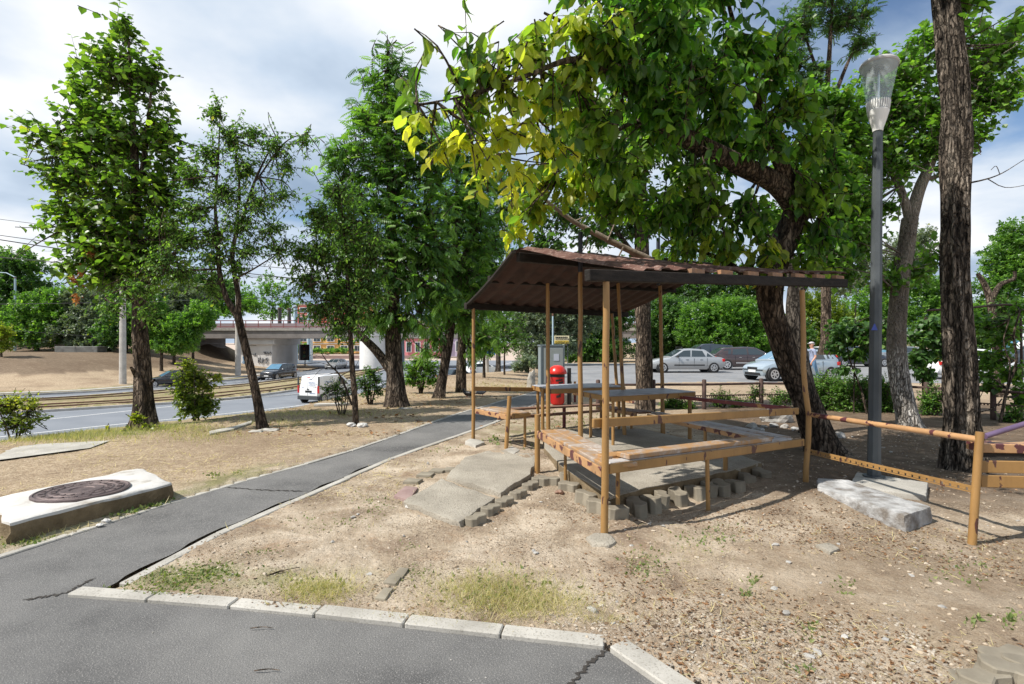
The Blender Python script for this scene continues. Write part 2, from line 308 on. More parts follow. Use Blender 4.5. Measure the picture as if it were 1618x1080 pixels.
MT['deadwood'] = noisy('dead_wood', [(.3, (.16, .12, .09)), (.7, (.34, .28, .22))], 7, .9, .6, 30)
YL = (.56, .53, .07)
MT['lf_linden'] = leafmat('linden_leaf', (.03, .07, .016), (.10, .19, .03), (.26, .37, .06), YL)
MT['lf_small'] = leafmat('small_leaf', (.03, .075, .018), (.095, .19, .04), (.22, .35, .08), YL)
MT['lf_ash'] = leafmat('ash_leaf', (.028, .08, .018), (.10, .21, .04), (.23, .38, .07), YL)
MT['lf_walnut'] = leafmat('walnut_leaf', (.02, .07, .018), (.08, .185, .03), (.24, .37, .06), YL, .54, .36)
MT['lf_bright'] = leafmat('bright_leaf', (.04, .10, .02), (.10, .21, .035), (.21, .36, .06), YL)
MT['lf_dark'] = leafmat('dark_leaf', (.025, .065, .02), (.07, .15, .04), (.15, .26, .07), YL)
MT['lf_silver'] = leafmat('silver_leaf', (.07, .10, .07), (.15, .20, .13), (.27, .32, .22), YL, .25)
MT['lf_maple'] = leafmat('yellow_green_leaf', (.05, .09, .014), (.13, .19, .024), (.26, .31, .035), YL)
MT['lf_dead'] = leafmat('dead_leaf', (.20, .06, .025), (.34, .13, .05), (.5, .24, .10), YL, .3)
MT['grass'] = leafmat('grass_blade', (.055, .10, .025), (.11, .17, .045), (.20, .27, .08), (.56, .47, .27), .3, .6)
MT['litter'] = leafmat('litter', (.035, .022, .014), (.12, .075, .045), (.38, .28, .19), (.45, .2, .06), .1, .8)

def groundmat():
    m, t, n, l, b = newmat('dry_ground')
    tc = n.new('ShaderNodeTexCoord')
    def nz(s, d=6, r=.6, ds=0.):
        q = n.new('ShaderNodeTexNoise'); q.inputs['Scale'].default_value = s; q.inputs['Detail'].default_value = d; q.inputs['Roughness'].default_value = r; q.inputs['Distortion'].default_value = ds
        l.new(tc.outputs['Object'], q.inputs['Vector']); return q.outputs[0]
    def ramp(f, st):
        r = n.new('ShaderNodeValToRGB'); l.new(f, r.inputs[0]); el = r.color_ramp.elements
        el[0].position, el[0].color = st[0][0], c4(st[0][1]); el[1].position, el[1].color = st[-1][0], c4(st[-1][1])
        for p, c in st[1:-1]: el.new(p).color = c4(c)
        return r.outputs[0]
    def mix(f, a, c):
        q = n.new('ShaderNodeMix'); q.data_type = 'RGBA'
        l.new(f, q.inputs[0]); l.new(a, q.inputs[6])
        if isinstance(c, tuple): q.inputs[7].default_value = c4(c)
        else: l.new(c, q.inputs[7])
        return q.outputs[2]
    def rng(f, a, b_, lo=0., hi=1.):
        q = n.new('ShaderNodeMapRange'); q.inputs[1].default_value = a; q.inputs[2].default_value = b_; q.inputs[3].default_value = lo; q.inputs[4].default_value = hi; l.new(f, q.inputs[0]); return q.outputs[0]
    def mul(a, b_):
        q = n.new('ShaderNodeMath'); q.operation = 'MULTIPLY'; l.new(a, q.inputs[0]); l.new(b_, q.inputs[1]); return q.outputs[0]
    def attr(k): a = n.new('ShaderNodeAttribute'); a.attribute_name = k; return a.outputs['Fac']
    soil = ramp(nz(1.7, 8, .65, .4), [(.33, (.22, .162, .115)), (.48, (.37, .295, .215)), (.62, (.54, .455, .355))])
    soil = mix(rng(nz(45, 4, .7), .54, .66, 0, .6), soil, (.58, .51, .42))
    pat = rng(nz(1.1, 7, .7, .6), .44, .60, .12, 1.0)
    soil = mix(mul(rng(nz(60, 3, .7), .52, .60, 0, .9), pat), soil, (.085, .06, .042))
    soil = mix(mul(rng(nz(2.3, 8, .75), .52, .68, 0, .55), pat), soil, (.20, .145, .10))
    soil = mix(rng(nz(3.1, 8, .78, .5), .54, .70, 0, .45), soil, (.34, .205, .115))
    straw = ramp(nz(9, 8, .75, .5), [(.3, (.20, .145, .10)), (.5, (.385, .295, .20)), (.7, (.56, .455, .33))])
    straw = mix(rng(nz(42, 4, .75), .52, .62, 0, .8), straw, (.12, .08, .045)); straw = mix(rng(nz(33, 4, .75), .54, .64, 0, .6), straw, (.66, .56, .42))
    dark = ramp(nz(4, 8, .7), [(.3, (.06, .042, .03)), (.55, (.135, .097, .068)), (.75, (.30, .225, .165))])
    green = ramp(nz(3, 8, .7), [(.3, (.10, .12, .03)), (.6, (.17, .19, .055)), (.8, (.34, .28, .12))])
    pink = ramp(nz(.5, 5), [(.3, (.38, .30, .25)), (.7, (.55, .46, .40))])
    big = rng(nz(.28, 6, .65), .45, .62, 0, .55); straw = mix(big, straw, (.17, .115, .075))
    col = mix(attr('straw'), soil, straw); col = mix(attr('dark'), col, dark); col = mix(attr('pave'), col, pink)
    g = mul(attr('green'), rng(nz(2.6, 6, .7), .38, .55)); col = mix(g, col, green)
    l.new(col, b.inputs['Base Color']); b.inputs['Roughness'].default_value = .97; b.inputs['Specular IOR Level'].default_value = .12
    hsum = n.new('ShaderNodeMath'); hsum.operation = 'MULTIPLY_ADD'; l.new(nz(90, 3, .7), hsum.inputs[0]); hsum.inputs[1].default_value = .35; l.new(nz(22, 8, .7), hsum.inputs[2])
    bp = n.new('ShaderNodeBump'); bp.inputs['Strength'].default_value = .9; bp.inputs['Distance'].default_value = .03; l.new(hsum.outputs[0], bp.inputs['Height']); l.new(bp.outputs[0], b.inputs['Normal'])
    return m
MT['ground'] = groundmat()

# ------------------------------------------------------------------ objects and meshes
def tag(o, label=None, cat=None, group=None, kind=None):
    for k, v in (('label', label), ('category', cat), ('group', group), ('kind', kind)):
        if v: o[k] = v
    return o
def link(o, parent=None):
    COL.objects.link(o)
    if parent is not None:
        o.parent = parent
    return o
def thing(name, loc, label, cat, group=None, rz=0.):
    o = bpy.data.objects.new(name, None); o.empty_display_size = .1
    o.location = loc; o.rotation_euler = (0, 0, rz); COL.objects.link(o)
    return tag(o, label, cat, group)
def keep(o, root):
    """parent a mesh built in world coordinates under a root empty"""
    o.parent = root
    M = Matrix.Translation(root.location) @ Matrix.Rotation(root.rotation_euler.z, 4, 'Z')
    if root.parent: M = Matrix.Identity(4)
    o.matrix_parent_inverse = M.inverted()
    return o
def mesh_arrays(name, V, loops, starts, mats, midx=None, attrs=None, smooth=False):
    me = bpy.data.meshes.new(name)
    V = np.asarray(V, np.float32); loops = np.asarray(loops, np.int32); starts = np.asarray(starts, np.int32)
    me.vertices.add(len(V)); me.vertices.foreach_set('co', V.ravel())
    me.loops.add(len(loops)); me.loops.foreach_set('vertex_index', loops)
    me.polygons.add(len(starts)); me.polygons.foreach_set('loop_start', starts)
    for m in (mats if isinstance(mats, (list, tuple)) else [mats]): me.materials.append(m)
    if midx is not None: me.polygons.foreach_set('material_index', np.asarray(midx, np.int32))
    me.polygons.foreach_set('use_smooth', np.full(len(starts), bool(smooth)))
    for k, a in (attrs or {}).items():
        at = me.attributes.new(k, 'FLOAT', 'POINT'); at.data.foreach_set('value', np.asarray(a, np.float32))
    me.update(calc_edges=True)
    return me

class MB:
    """collects shapes, then becomes ONE mesh object"""
    def __init__(s): s.v = []; s.f = []; s.m = []
    def add(s, vs, fs, mi=0):
        b = len(s.v); s.v += [tuple(map(float, p)) for p in vs]; s.f += [tuple(b+i for i in f) for f in fs]; s.m += [mi]*len(fs); return s
    def box(s, c, size, rz=0., mi=0, M=None):
        x, y, z = [q/2 for q in size]
        vs = [Vector((i*x, j*y, k*z)) for k in (-1, 1) for i, j in ((-1, -1), (1, -1), (1, 1), (-1, 1))]
        T = M if M is not None else Matrix.Translation(c) @ Matrix.Rotation(rz, 4, 'Z')
        return s.add([T @ v for v in vs], [(3, 2, 1, 0), (4, 5, 6, 7), (0, 1, 5, 4), (1, 2, 6, 5), (2, 3, 7, 6), (3, 0, 4, 7)], mi)
    def bar(s, a, b, wd, ht, mi=0, up=(0, 0, 1)):
        """a square bar from a to b"""
        a, b = Vector(a), Vector(b); d = (b-a); L = d.length; d.normalize(); sd = d.cross(Vector(up)).normalized(); u = sd.cross(d)
        vs = [p+sd*i*wd/2+u*j*ht/2 for p in (a, b) for i, j in ((-1, -1), (1, -1), (1, 1), (-1, 1))]
        return s.add(vs, [(0, 1, 2, 3), (7, 6, 5, 4), (1, 0, 4, 5), (2, 1, 5, 6), (3, 2, 6, 7), (0, 3, 7, 4)], mi)
    def tube(s, pts, rad, n=10, mi=0, cap=True):
        pts = [Vector(p) for p in pts]; k = len(pts)
        rad = [rad]*k if np.isscalar(rad) else list(rad)
        vs = []; prev = None
        for i, p in enumerate(pts):
            d = (pts[min(i+1, k-1)]-pts[max(i-1, 0)]).normalized()
            if prev is None:
                a = d.orthogonal().normalized() if abs(d.z) < .9 else (Vector((1, 0, 0))-d*d.x).normalized()
            else: a = (prev-d*prev.dot(d)).normalized()
            prev = a; b = d.cross(a)
            vs += [p+(a*math.cos(2*math.pi*j/n)+b*math.sin(2*math.pi*j/n))*rad[i] for j in range(n)]
        fs = [(i*n+j, i*n+(j+1) % n, (i+1)*n+(j+1) % n, (i+1)*n+j) for i in range(k-1) for j in range(n)]
        if cap: fs += [tuple(range(n))[::-1], tuple((k-1)*n+j for j in range(n))]
        return s.add(vs, fs, mi)
    def prism(s, poly, z0, z1, mi=0):
        n = len(poly); g0 = z0 if callable(z0) else (lambda x, y: z0); g1 = z1 if callable(z1) else (lambda x, y: z1)
        vs = [(x, y, g0(x, y)) for x, y in poly]+[(x, y, g1(x, y)) for x, y in poly]
        a = sum(poly[i][0]*poly[(i+1) % n][1]-poly[(i+1) % n][0]*poly[i][1] for i in range(n))
        fs = [tuple(range(n))[::-1], tuple(range(n, 2*n))]+[(i, (i+1) % n, n+(i+1) % n, n+i) for i in range(n)]
        if a < 0: fs = [f[::-1] for f in fs]
        return s.add(vs, fs, mi)
    def lathe(s, prof, c=(0, 0, 0), n=20, mi=0, axis='Z', cap=True):
        vs = []
        for r, z in prof:
            for j in range(n):
                a = 2*math.pi*j/n; p = (r*math.cos(a), r*math.sin(a), z)
                if axis == 'Y': p = (p[0], p[2], p[1])
                vs.append((c[0]+p[0], c[1]+p[1], c[2]+p[2]))
        k = len(prof)
        fs = [(i*n+j, i*n+(j+1) % n, (i+1)*n+(j+1) % n, (i+1)*n+j) for i in range(k-1) for j in range(n)]
        if cap: fs += [tuple(range(n))[::-1], tuple((k-1)*n+j for j in range(n))]
        if axis == 'Y': fs = [f[::-1] for f in fs]
        return s.add(vs, fs, mi)
    def ball(s, c, r, n=10, mi=0):
        rx, ry, rz = (r, r, r) if np.isscalar(r) else r
        m = max(4, n//2); vs = [(c[0], c[1], c[2]-rz)]
        for i in range(1, m):
            t = -math.pi/2+math.pi*i/m
            vs += [(c[0]+rx*math.cos(t)*math.cos(2*math.pi*j/n), c[1]+ry*math.cos(t)*math.sin(2*math.pi*j/n), c[2]+rz*math.sin(t)) for j in range(n)]
        vs.append((c[0], c[1], c[2]+rz)); L = len(vs)-1
        fs = [(0, 1+(j+1) % n, 1+j) for j in range(n)]+[(1+(i*n)+j, 1+i*n+(j+1) % n, 1+(i+1)*n+(j+1) % n, 1+(i+1)*n+j) for i in range(m-2) for j in range(n)]
        fs += [(L, 1+(m-2)*n+j, 1+(m-2)*n+(j+1) % n) for j in range(n)]
        return s.add(vs, fs, mi)
    def build(s, name, mats, parent=None, smooth=None, bevel=0., jitter=0., world=False, sub=0, seed=1, fixn=False):
        me = bpy.data.meshes.new(name); me.from_pydata(s.v, [], s.f)
        for m in (mats if isinstance(mats, (list, tuple)) else [mats]): me.materials.append(m)
        me.polygons.foreach_set('material_index', s.m)
        if bevel or sub or jitter or fixn:
            bm = bmesh.new(); bm.from_mesh(me)
            if fixn: bmesh.ops.recalc_face_normals(bm, faces=bm.faces[:])
            if sub: bmesh.ops.subdivide_edges(bm, edges=bm.edges[:], cuts=sub, use_grid_fill=True)
            if bevel: bmesh.ops.bevel(bm, geom=[e_ for e_ in bm.edges if len(e_.link_faces) == 2 and e_.calc_face_angle(0) > .5], offset=bevel, segments=1, affect='EDGES', profile=.5)
            if jitter:
                for v in bm.verts:
                    q = v.co*9+Vector((seed*3.1, seed*1.7, seed)); v.co += Vector((mnoise(q), mnoise(q+Vector((7, 3, 1))), mnoise(q+Vector((1, 9, 5)))))*jitter
            bm.to_mesh(me); bm.free()
        if smooth is not None:
            me.polygons.foreach_set('use_smooth', np.ones(len(me.polygons), bool)); me.set_sharp_from_angle(angle=R(smooth))
        o = bpy.data.objects.new(name, me); COL.objects.link(o)
        if parent is not None:
            if world: keep(o, parent)
            else: o.parent = parent
        return o

# ================================================================== GROUND
rs = np.random.RandomState(7)
def build_ground():
    a_front = np.radians(np.linspace(-66, 66, 470)); a_back = np.radians(np.linspace(66, 294, 92))[1:-1]
    ang = np.concatenate([a_front, a_back]); na = len(ang)
    r = [.35]
    while r[-1] < 2200: r.append(r[-1]*(1.0165 if r[-1] < 90 else 1.06))
    r = np.array(r); nr = len(r)
    A, Rr = np.meshgrid(ang, r); X = np.sin(A)*Rr; Y = np.cos(A)*Rr
    z = h(X, Y)
    near = np.exp(-(Rr/16)**2)
    z = z+ripple(X, Y)*near*1.0
    # fine lumps
    seedv = rs.rand(*z.shape)-.5
    z = z+seedv*.010*near*np.clip(Rr/3, .3, 1)
    def carve(z, poly, depth, m):
        d = indepth(X, Y, poly); return np.where(d > -m, np.minimum(z, h0(X, Y)-depth*sst((d+m)/max(m, .02)*.5+.5)), z)
    z = carve(z, FORE, .10, .03); z = carve(z, [(-4.4, 1.8), (-3.85, 3.8), (-3.62, 4.4), (-2.50, 3.9), (-2.60, 3.15), (-2.8, 2.3)], .10, .01); z = carve(z, PATHP, .07, .02)
    z = carve(z, LOT, .10, .1)
    inr = (pdist(X, Y, E) < -.3) & (-pdist(X, Y, FE) < -.2)
    z = np.where(inr, ROADZ-.35, z)
    med = indepth(X, Y, list(map(tuple, M1))+list(map(tuple, M2[::-1])))
    z = np.where(med > .6, ROADZ+.14+.05*np.sin(X*1.3)*np.sin(Y*.9), z)
    city = (Y > 84) & (pdist(X, Y, E) < -.3)
    z = np.where(city & (Y < 118) & ~(-pdist(X, Y, FE) > -.2), ROADZ-.35, z)
    dpl = -pdist(X, Y, PATH_L)
    straw = sst((dpl-.0)/.8)
    straw = np.maximum(straw, .45*sst((X-.5)/2)*sst((4.6-Y)/1.2)); straw = np.maximum(straw, sst((Y-9)/4)*.8)
    dark = sst((X-2.2-.25*(Y-6))/1.2)*sst((Y-4.6)/1.2)*(1-sst((Y-13.2)/1.5))*.9  # darker soil under the right trees, with their shade deepened in the colour
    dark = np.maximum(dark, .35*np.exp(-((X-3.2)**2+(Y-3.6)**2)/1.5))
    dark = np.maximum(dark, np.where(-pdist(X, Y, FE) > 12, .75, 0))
    green = .75*np.exp(-((X+2)**2/.9+(Y-3.62)**2/.03))+.6*np.exp(-((dpl-.25)/.25)**2)*(Y < 7)
    vb = indepth(X, Y, [(-12, 8.2), (-6.6, 9.4), (-6.2, 11.2), (-14, 15), (-30, 12)]); green = np.maximum(green, np.where(vb > -.3, .95, 0))
    dE = pdist(X, Y, E); green = np.maximum(green, np.where((dE > 0) & (dE < 2.5) & (Y > 10), .55, 0))
    green = np.maximum(green, np.where(med > 0, .55, 0))
    dF = -pdist(X, Y, FE); green = np.maximum(green, np.where((dF > 0) & (dF < 4.2) & (Y < 60), .8, 0))
    green = np.maximum(green, .5*np.exp(-((X-.4)**2/.8+(Y-9.6)**2/.8)))
    pave = np.where(city & (Y > 112), .85, 0)
    V = np.stack([X, Y, z], -1).reshape(-1, 3)
    c = len(V); V = np.vstack([V, [[0, 0, float(z[0].mean())]]])
    i = np.arange(nr-1)[:, None]*na; j = np.arange(na)[None]; jn = (j+1) % na
    q = np.stack([i+j, i+na+j, i+na+jn, i+jn], -1).reshape(-1, 4)[:, ::-1]
    tri = np.stack([np.full(na, c), np.arange(na), (np.arange(na)+1) % na], -1)[:, ::-1]
    loops = np.concatenate([q.ravel(), tri.ravel()]); starts = np.concatenate([np.arange(len(q))*4, len(q)*4+np.arange(na)*3])
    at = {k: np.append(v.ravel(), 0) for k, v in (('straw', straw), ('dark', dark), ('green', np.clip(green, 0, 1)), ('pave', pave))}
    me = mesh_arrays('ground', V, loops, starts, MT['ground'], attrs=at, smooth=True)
    o = link(bpy.data.objects.new('ground', me)); tag(o, kind='structure')
    return o
ground_o = build_ground()

def strip(name, A, B, mat, n=60, z=None, dz=0., cols=2, kind='structure'):
    a, b = cat(A, n), cat(B, n); vs = []; 
    for k in range(cols+1):
        t = k/cols
        for i in range(n):
            x, y = a[i]*(1-t)+b[i]*t; vs.append((x, y, (z if z is not None else float(h0(np.array([x]), np.array([y]))[0]))+dz))
    fs = [(k*n+i, (k+1)*n+i, (k+1)*n+i+1, k*n+i+1) for k in range(cols) for i in range(n-1)]
    m = MB(); m.add(vs, fs); o = m.build(name, mat)
    if o.data.polygons[0].normal.z < 0: o.data.flip_normals()
    return tag(o, kind=kind) if kind else o
# path between its kerbs, edge towards the right kerb frayed
pr = cat(PATH_R, 160); rr = random.Random(3)
tn = np.gradient(pr, axis=0); tn /= np.linalg.norm(tn, axis=1)[:, None]; nl = np.stack([-tn[:, 1], tn[:, 0]], 1)
fray = np.array([.055+.022*math.sin(i*.9)+.02*rr.random() if pr[i, 1] < 7 else .015 for i in range(160)])
strip('path', PATH_L[2:], np.vstack([[(-2.95, 2.4), (-2.72, 3.1)], pr+nl*fray[:, None]]), MT['asphalt'], 160, dz=.012, cols=5)
for v in bpy.data.objects['path'].data.vertices:
    v.co.z = v.co.z-.012+.0085+.0035*min(1, max(0, (v.co.y-3.2)/2.))
m = MB(); m.add([(x, y, .008) for x, y in FORE], [tuple(range(len(FORE)))]); fo = m.build('pavement', MT['asphalt'])
if fo.data.polygons[0].normal.z < 0: fo.data.flip_normals()
tag(fo, kind='structure')
def crack(pts, wd, parent, z=.016):
    m = MB(); p = cat(pts, 40); r_ = random.Random(int(abs(p[0, 0])*100)); vs = []
    for i, (x, y) in enumerate(p):
        j = (r_.random()-.5)*.03; w_ = wd*(.35+.9*r_.random())*(1 if 2 < i < 37 else .3)
        d = p[min(i+1, 39)]-p[max(i-1, 0)]; d = d/np.linalg.norm(d); nn = np.array((-d[1], d[0]))
        vs += [(x+nn[0]*(j+w_), y+nn[1]*(j+w_), z), (x+nn[0]*(j-w_), y+nn[1]*(j-w_), z)]
    m.add(vs, [(2*i+1, 2*i+3, 2*i+2, 2*i) for i in range(39)]); return m.build('crack', plain('crack_dirt', (.035, .03, .026), .95), parent, world=False)
pth = bpy.data.objects['path']
crack([G(353, 771), G(415, 776), G(487, 778)], .012, pth, .018)
crack([G(36, 950), G(72, 945), G(105, 938), G(150, 915)], .012, fo, .013)
crack([G(962, 1030), G(935, 1048), G(905, 1082), G(890, 1100)], .012, fo, .013)

def kerb(name, line, wd, top, mat, piece=.5, side=1, jit=.004, depth=.16):
    """a row of kerb stones with joints, as one structure"""
    p = cat(line, 400); s = np.concatenate([[0], np.cumsum(np.linalg.norm(np.diff(p, axis=0), axis=1))]); m = MB(); r_ = random.Random(len(name))
    k = max(1, int(s[-1]/piece))
    at = lambda q: np.array((np.interp(q, s, p[:, 0]), np.interp(q, s, p[:, 1])))
    for i in range(k):
        a, b = at(s[-1]*i/k), at(s[-1]*(i+1)/k); d = (b-a)/np.linalg.norm(b-a); nn = np.array((d[1], -d[0]))*side
        a = a+d*.004; b = b-d*.004; dz = (r_.random()-.5)*2*jit; zb = float(h0(np.array([a[0]]), np.array([a[1]]))[0]); ze = float(h0(np.array([b[0]]), np.array([b[1]]))[0])
        o1, o2 = nn*(r_.random()-.5)*jit*2, nn*wd
        q = [a+o1, b+o1, b+o1+o2, a+o1+o2]; zz = [zb, ze, ze, zb]
        vs = [(x, y, z_-depth) for (x, y), z_ in zip(q, zz)]+[(x, y, z_+top+dz) for (x, y), z_ in zip(q, zz)]
        fs = [(3, 2, 1, 0), (4, 5, 6, 7), (0, 1, 5, 4), (1, 2, 6, 5), (2, 3, 7, 6), (3, 0, 4, 7)]
        m.add(vs, fs)
    o = m.build(name, mat, bevel=.007 if piece < 1 else 0, fixn=True); return tag(o, kind='structure')
kerb('kerb', KERB_F, .105, .034, MT['kerb'], .5, -1)
kerb('kerb', KERB_C, .125, .042, MT['kerb'], .95, -1)
kerb('kerb', PATH_R, .085, .034, MT['kerb'], .9, 1)
kerb('kerb', PATH_L[1:], .075, .022, MT['kerb'], .9, -1)

# roads
strip('road', E, M1, MT['road'], 90, z=ROADZ, cols=1); strip('road', M2, FE, MT['road'], 90, z=ROADZ, cols=1)
m = MB(); far = [(6, 105), (12, 130), (14, 116), (-95, 118), (-42, 104), (-30, 85), (-19.5, 78.5), (-18, 77), (2, 85)]
m.add([(-18.2, 77, ROADZ-.012), (-30, 84.8, ROADZ-.012), (-42, 104, ROADZ-.012), (-100, 117, ROADZ-.012), (30, 117, ROADZ-.012), (6, 105, ROADZ-.012), (2, 85, ROADZ-.012), (-1, 70, ROADZ-.012), (-17, 70, ROADZ-.012)], [tuple(range(9))])
jo = m.build('road', MT['road']);
if jo.data.polygons[0].normal.z < 0: jo.data.flip_normals()
tag(jo, kind='structure')
kerb('kerb', M1, .18, .14, MT['poleconc'], 3, -1, 0); kerb('kerb', M2, .18, .14, MT['poleconc'], 3, 1, 0)
FEs = FE[2:8]
kerb('kerb', FEs, .18, .14, MT['poleconc'], 3, -1, 0)
def offs(line, d):
    p = cat(line, 80); t = np.gradient(p, axis=0); t /= np.linalg.norm(t, axis=1)[:, None]; return p+np.stack([t[:, 1], -t[:, 0]], 1)*d
fp = offs(FE[1:8], -2.2); fp2 = offs(FE[1:8], -3.4)
strip('footpath', fp, fp2, MT['kerb'], 80, dz=.06, cols=1)
# white lane lines
def lane(line, wd, segs, z=ROADZ+.006):
    m = MB(); p = cat(line, 500); s = np.concatenate([[0], np.cumsum(np.linalg.norm(np.diff(p, axis=0), axis=1))])
    at = lambda q: np.array((np.interp(q, s, p[:, 0]), np.interp(q, s, p[:, 1])))
    for a, b in segs(s[-1]):
        A, B = at(a), at(b); d = (B-A)/np.linalg.norm(B-A); nn = np.array((-d[1], d[0]))*wd/2
        m.add([(A[0]-nn[0], A[1]-nn[1], z), (B[0]-nn[0], B[1]-nn[1], z), (B[0]+nn[0], B[1]+nn[1], z), (A[0]+nn[0], A[1]+nn[1], z)], [(0, 1, 2, 3)])
    o = m.build('road_marking', MT['white']); return tag(o, kind='structure')
ec, mc = cat(E[1:], 120), cat(M1, 120)
lane(ec*.62+mc*.38, .14, lambda L: [(i*5., i*5+5.01) for i in range(int(L/5))])
lane(ec*.93+mc*.07, .14, lambda L: [(i*5., i*5+5.01) for i in range(int(L/5))])
f1, f2 = cat(M2, 120), cat(FE[1:9], 120)
lane(f1*.5+f2*.5, .13, lambda L: [(i*8., i*8+4.) for i in range(int(L/8))])
# tram tracks in the median
a1, a2 = cat(M1, 120), cat(M2, 120)
for t in (.13, .30, .66, .83):
    q = a1*(1-t)+a2*t
    m = MB(); m.tube([(x, y, ROADZ+.20) for x, y in q], .055, 4); o = m.build('tram_rail', MT['rail']); tag(o, kind='structure')
# parking lot
m = MB(); m.add([(x, y, -.2-.02) for x, y in LOT], [tuple(range(len(LOT)))]); lo = m.build('parking_lot', MT['lot'])
if lo.data.polygons[0].normal.z < 0: lo.data.flip_normals()
tag(lo, kind='structure')
# old walkway on the left
m = MB(); m.add([(x, y, hz(x, y)+.02) for x, y in [(-12, 5.4), (-6.8, 7.05), (-6.2, 7.9), (-6.35, 8.5), (-7.2, 8.2), (-12.6, 6.6)]], [(0, 1, 2, 3, 4, 5)])
o = m.build('walkway', MT['kerb']); 
if o.data.polygons[0].normal.z < 0: o.data.flip_normals()
tag(o, kind='structure')

# ================================================================== MANHOLE SLAB, SLABS, PAVERS
def slab(name, poly, z1, th, mat, label, cat_='slab', bevel=.02, jit=.012, sub=3, parent=None, topmat=None, group=None, seed=1):
    m = MB(); m.prism(poly, (lambda x, y: (z1(x, y) if callable(z1) else z1)-th), z1)
    o = m.build(name, mat, parent, bevel=0, world=parent is not None)
    bm = bmesh.new(); bm.from_mesh(o.data)
    bmesh.ops.triangulate(bm, faces=[f for f in bm.faces if len(f.verts) > 4])
    bmesh.ops.bevel(bm, geom=[e_ for e_ in bm.edges if len(e_.link_faces) == 2 and e_.calc_face_angle(0) > .5], offset=bevel, segments=2, affect='EDGES', profile=.6)
    for _ in range(sub):
        L = [e_ for e_ in bm.edges if e_.calc_length() > .06]
        bmesh.ops.subdivide_edges(bm, edges=L, cuts=1, use_grid_fill=True)
        bmesh.ops.triangulate(bm, faces=[f for f in bm.faces if len(f.verts) > 4])
    for v in bm.verts:
        q = v.co*11+Vector((seed, seed*2, 0)); f_ = jit
        v.co += Vector((mnoise(q), mnoise(q+Vector((7, 3, 1))), .5*mnoise(q+Vector((1, 9, 5)))))*f_+Vector((mnoise(q*.3), mnoise(q*.3+Vector((4, 4, 4))), 0))*f_*.8
    if topmat:
        o.data.materials.append(topmat)
        for f in bm.faces:
            if f.normal.z < .45 and f.calc_center_median().z < (z1(*f.calc_center_median().xy) if callable(z1) else z1)-.022: f.material_index = 1
    bm.to_mesh(o.data); bm.free()
    o.data.polygons.foreach_set('use_smooth', np.ones(len(o.data.polygons), bool)); o.data.set_sharp_from_angle(angle=R(45))
    if label: tag(o, label, cat_, group)
    return o
ms = thing('manhole_slab', (-4.06, 5.08, 0), 'whitewashed concrete manhole slab with round iron cover beside the path', 'manhole')
slab('slab', [(-3.93, 4.18), (-3.42, 5.40), (-4.18, 6.06), (-4.72, 4.84)], .19, .26, MT['limewash'], None, parent=ms, topmat=MT['earthcon'], bevel=.025, jit=.034)
m = MB(); cx, cy_ = -4.06, 5.08
m.lathe([(.375, .17), (.375, .205), (.355, .212), (.345, .203), (.33, .203), (.32, .213), (.27, .213), (.262, .206), (.25, .206), (.24, .214), (.19, .214), (.182, .207), (.17, .207), (.16, .214), (.1, .214), (.09, .206), (.03, .206), (.0, .21)], (cx, cy_, 0), 48, cap=False)
for k in range(36):
    a = 2*math.pi*k/36
    for rr_ in ((.21 if k % 2 else .295),): m.box((cx+rr_*math.cos(a), cy_+rr_*math.sin(a), .214), (.035, .02, .010), a)
m.build('manhole_cover', MT['iron'], ms, smooth=30, world=True)
def stone(name, c, r_, label, cat_='stone', mat=None, group=None, seed=1, flat=.6, rz=0.):
    bm = bmesh.new(); bmesh.ops.create_icosphere(bm, subdivisions=3, radius=1)
    for v in bm.verts:
        q = v.co*1.3+Vector((seed*2.3, seed, seed*.7)); v.co *= 1+.45*mnoise(q)+.15*mnoise(q*3)
        v.co = Vector((v.co.x*r_[0], v.co.y*r_[1], v.co.z*r_[2]))
    me = bpy.data.meshes.new(name); bm.to_mesh(me); bm.free(); me.materials.append(mat or MT['stone'])
    o = bpy.data.objects.new(name, me); o.location = c; o.rotation_euler = (0, 0, rz); COL.objects.link(o)
    return tag(o, label, cat_, group)

zs = lambda x, y: .075+.02*(y-5.5)
slab('broken_slab', [tuple(G(637, 793, .06)), tuple(G(727, 826, .06)), tuple(G(783, 786, .07)), tuple(G(698, 757, .06))], lambda x, y: .07, .10, MT['concrete'], 'cracked pebbly concrete slab nearest the path kerb, with one corner towards the camera', bevel=.006, jit=.026, seed=4)
slab('broken_slab', [tuple(G(704, 752, .07)), tuple(G(790, 780, .07)), tuple(G(838, 748, .08)), (.34, 7.3), (-.2, 7.7), (-.62, 7.1)], lambda x, y: .08, .11, MT['concrete'], 'larger pebbly concrete slab behind the cracked one, in front of the short bench', bevel=.006, jit=.026, seed=9)
slab('shelter_floor', [(.91, 5.05), (2.05, 5.82), (2.62, 6.18), (3.02, 6.50), (2.75, 7.8), (2.2, 9.0), (.5, 8.9), (.45, 7.4), (.60, 6.25)], .15, .26, MT['concrete'], 'concrete floor slab with broken edges under the wooden shelter', 'floor slab', bevel=.010, jit=.018, topmat=MT['earthcon'])
slab('foot_slab', [tuple(G(735, 700, .05)), tuple(G(752, 708, .05)), tuple(G(766, 702, .05)), tuple(G(758, 698, .05)), tuple(G(742, 696, .05))], .09, .12, MT['kerb'], 'small round concrete footing at the foot of the far left shelter post', sub=2)
slab('foot_slab', [tuple(G(925, 852, .02)), tuple(G(935, 862, .02)), tuple(G(962, 865, .02)), tuple(G(975, 858, .02)), tuple(G(962, 846, .02)), tuple(G(940, 845, .02))], .045, .10, MT['concrete'], 'thin crumbling concrete footing at the foot of the nearest shelter post', sub=2)
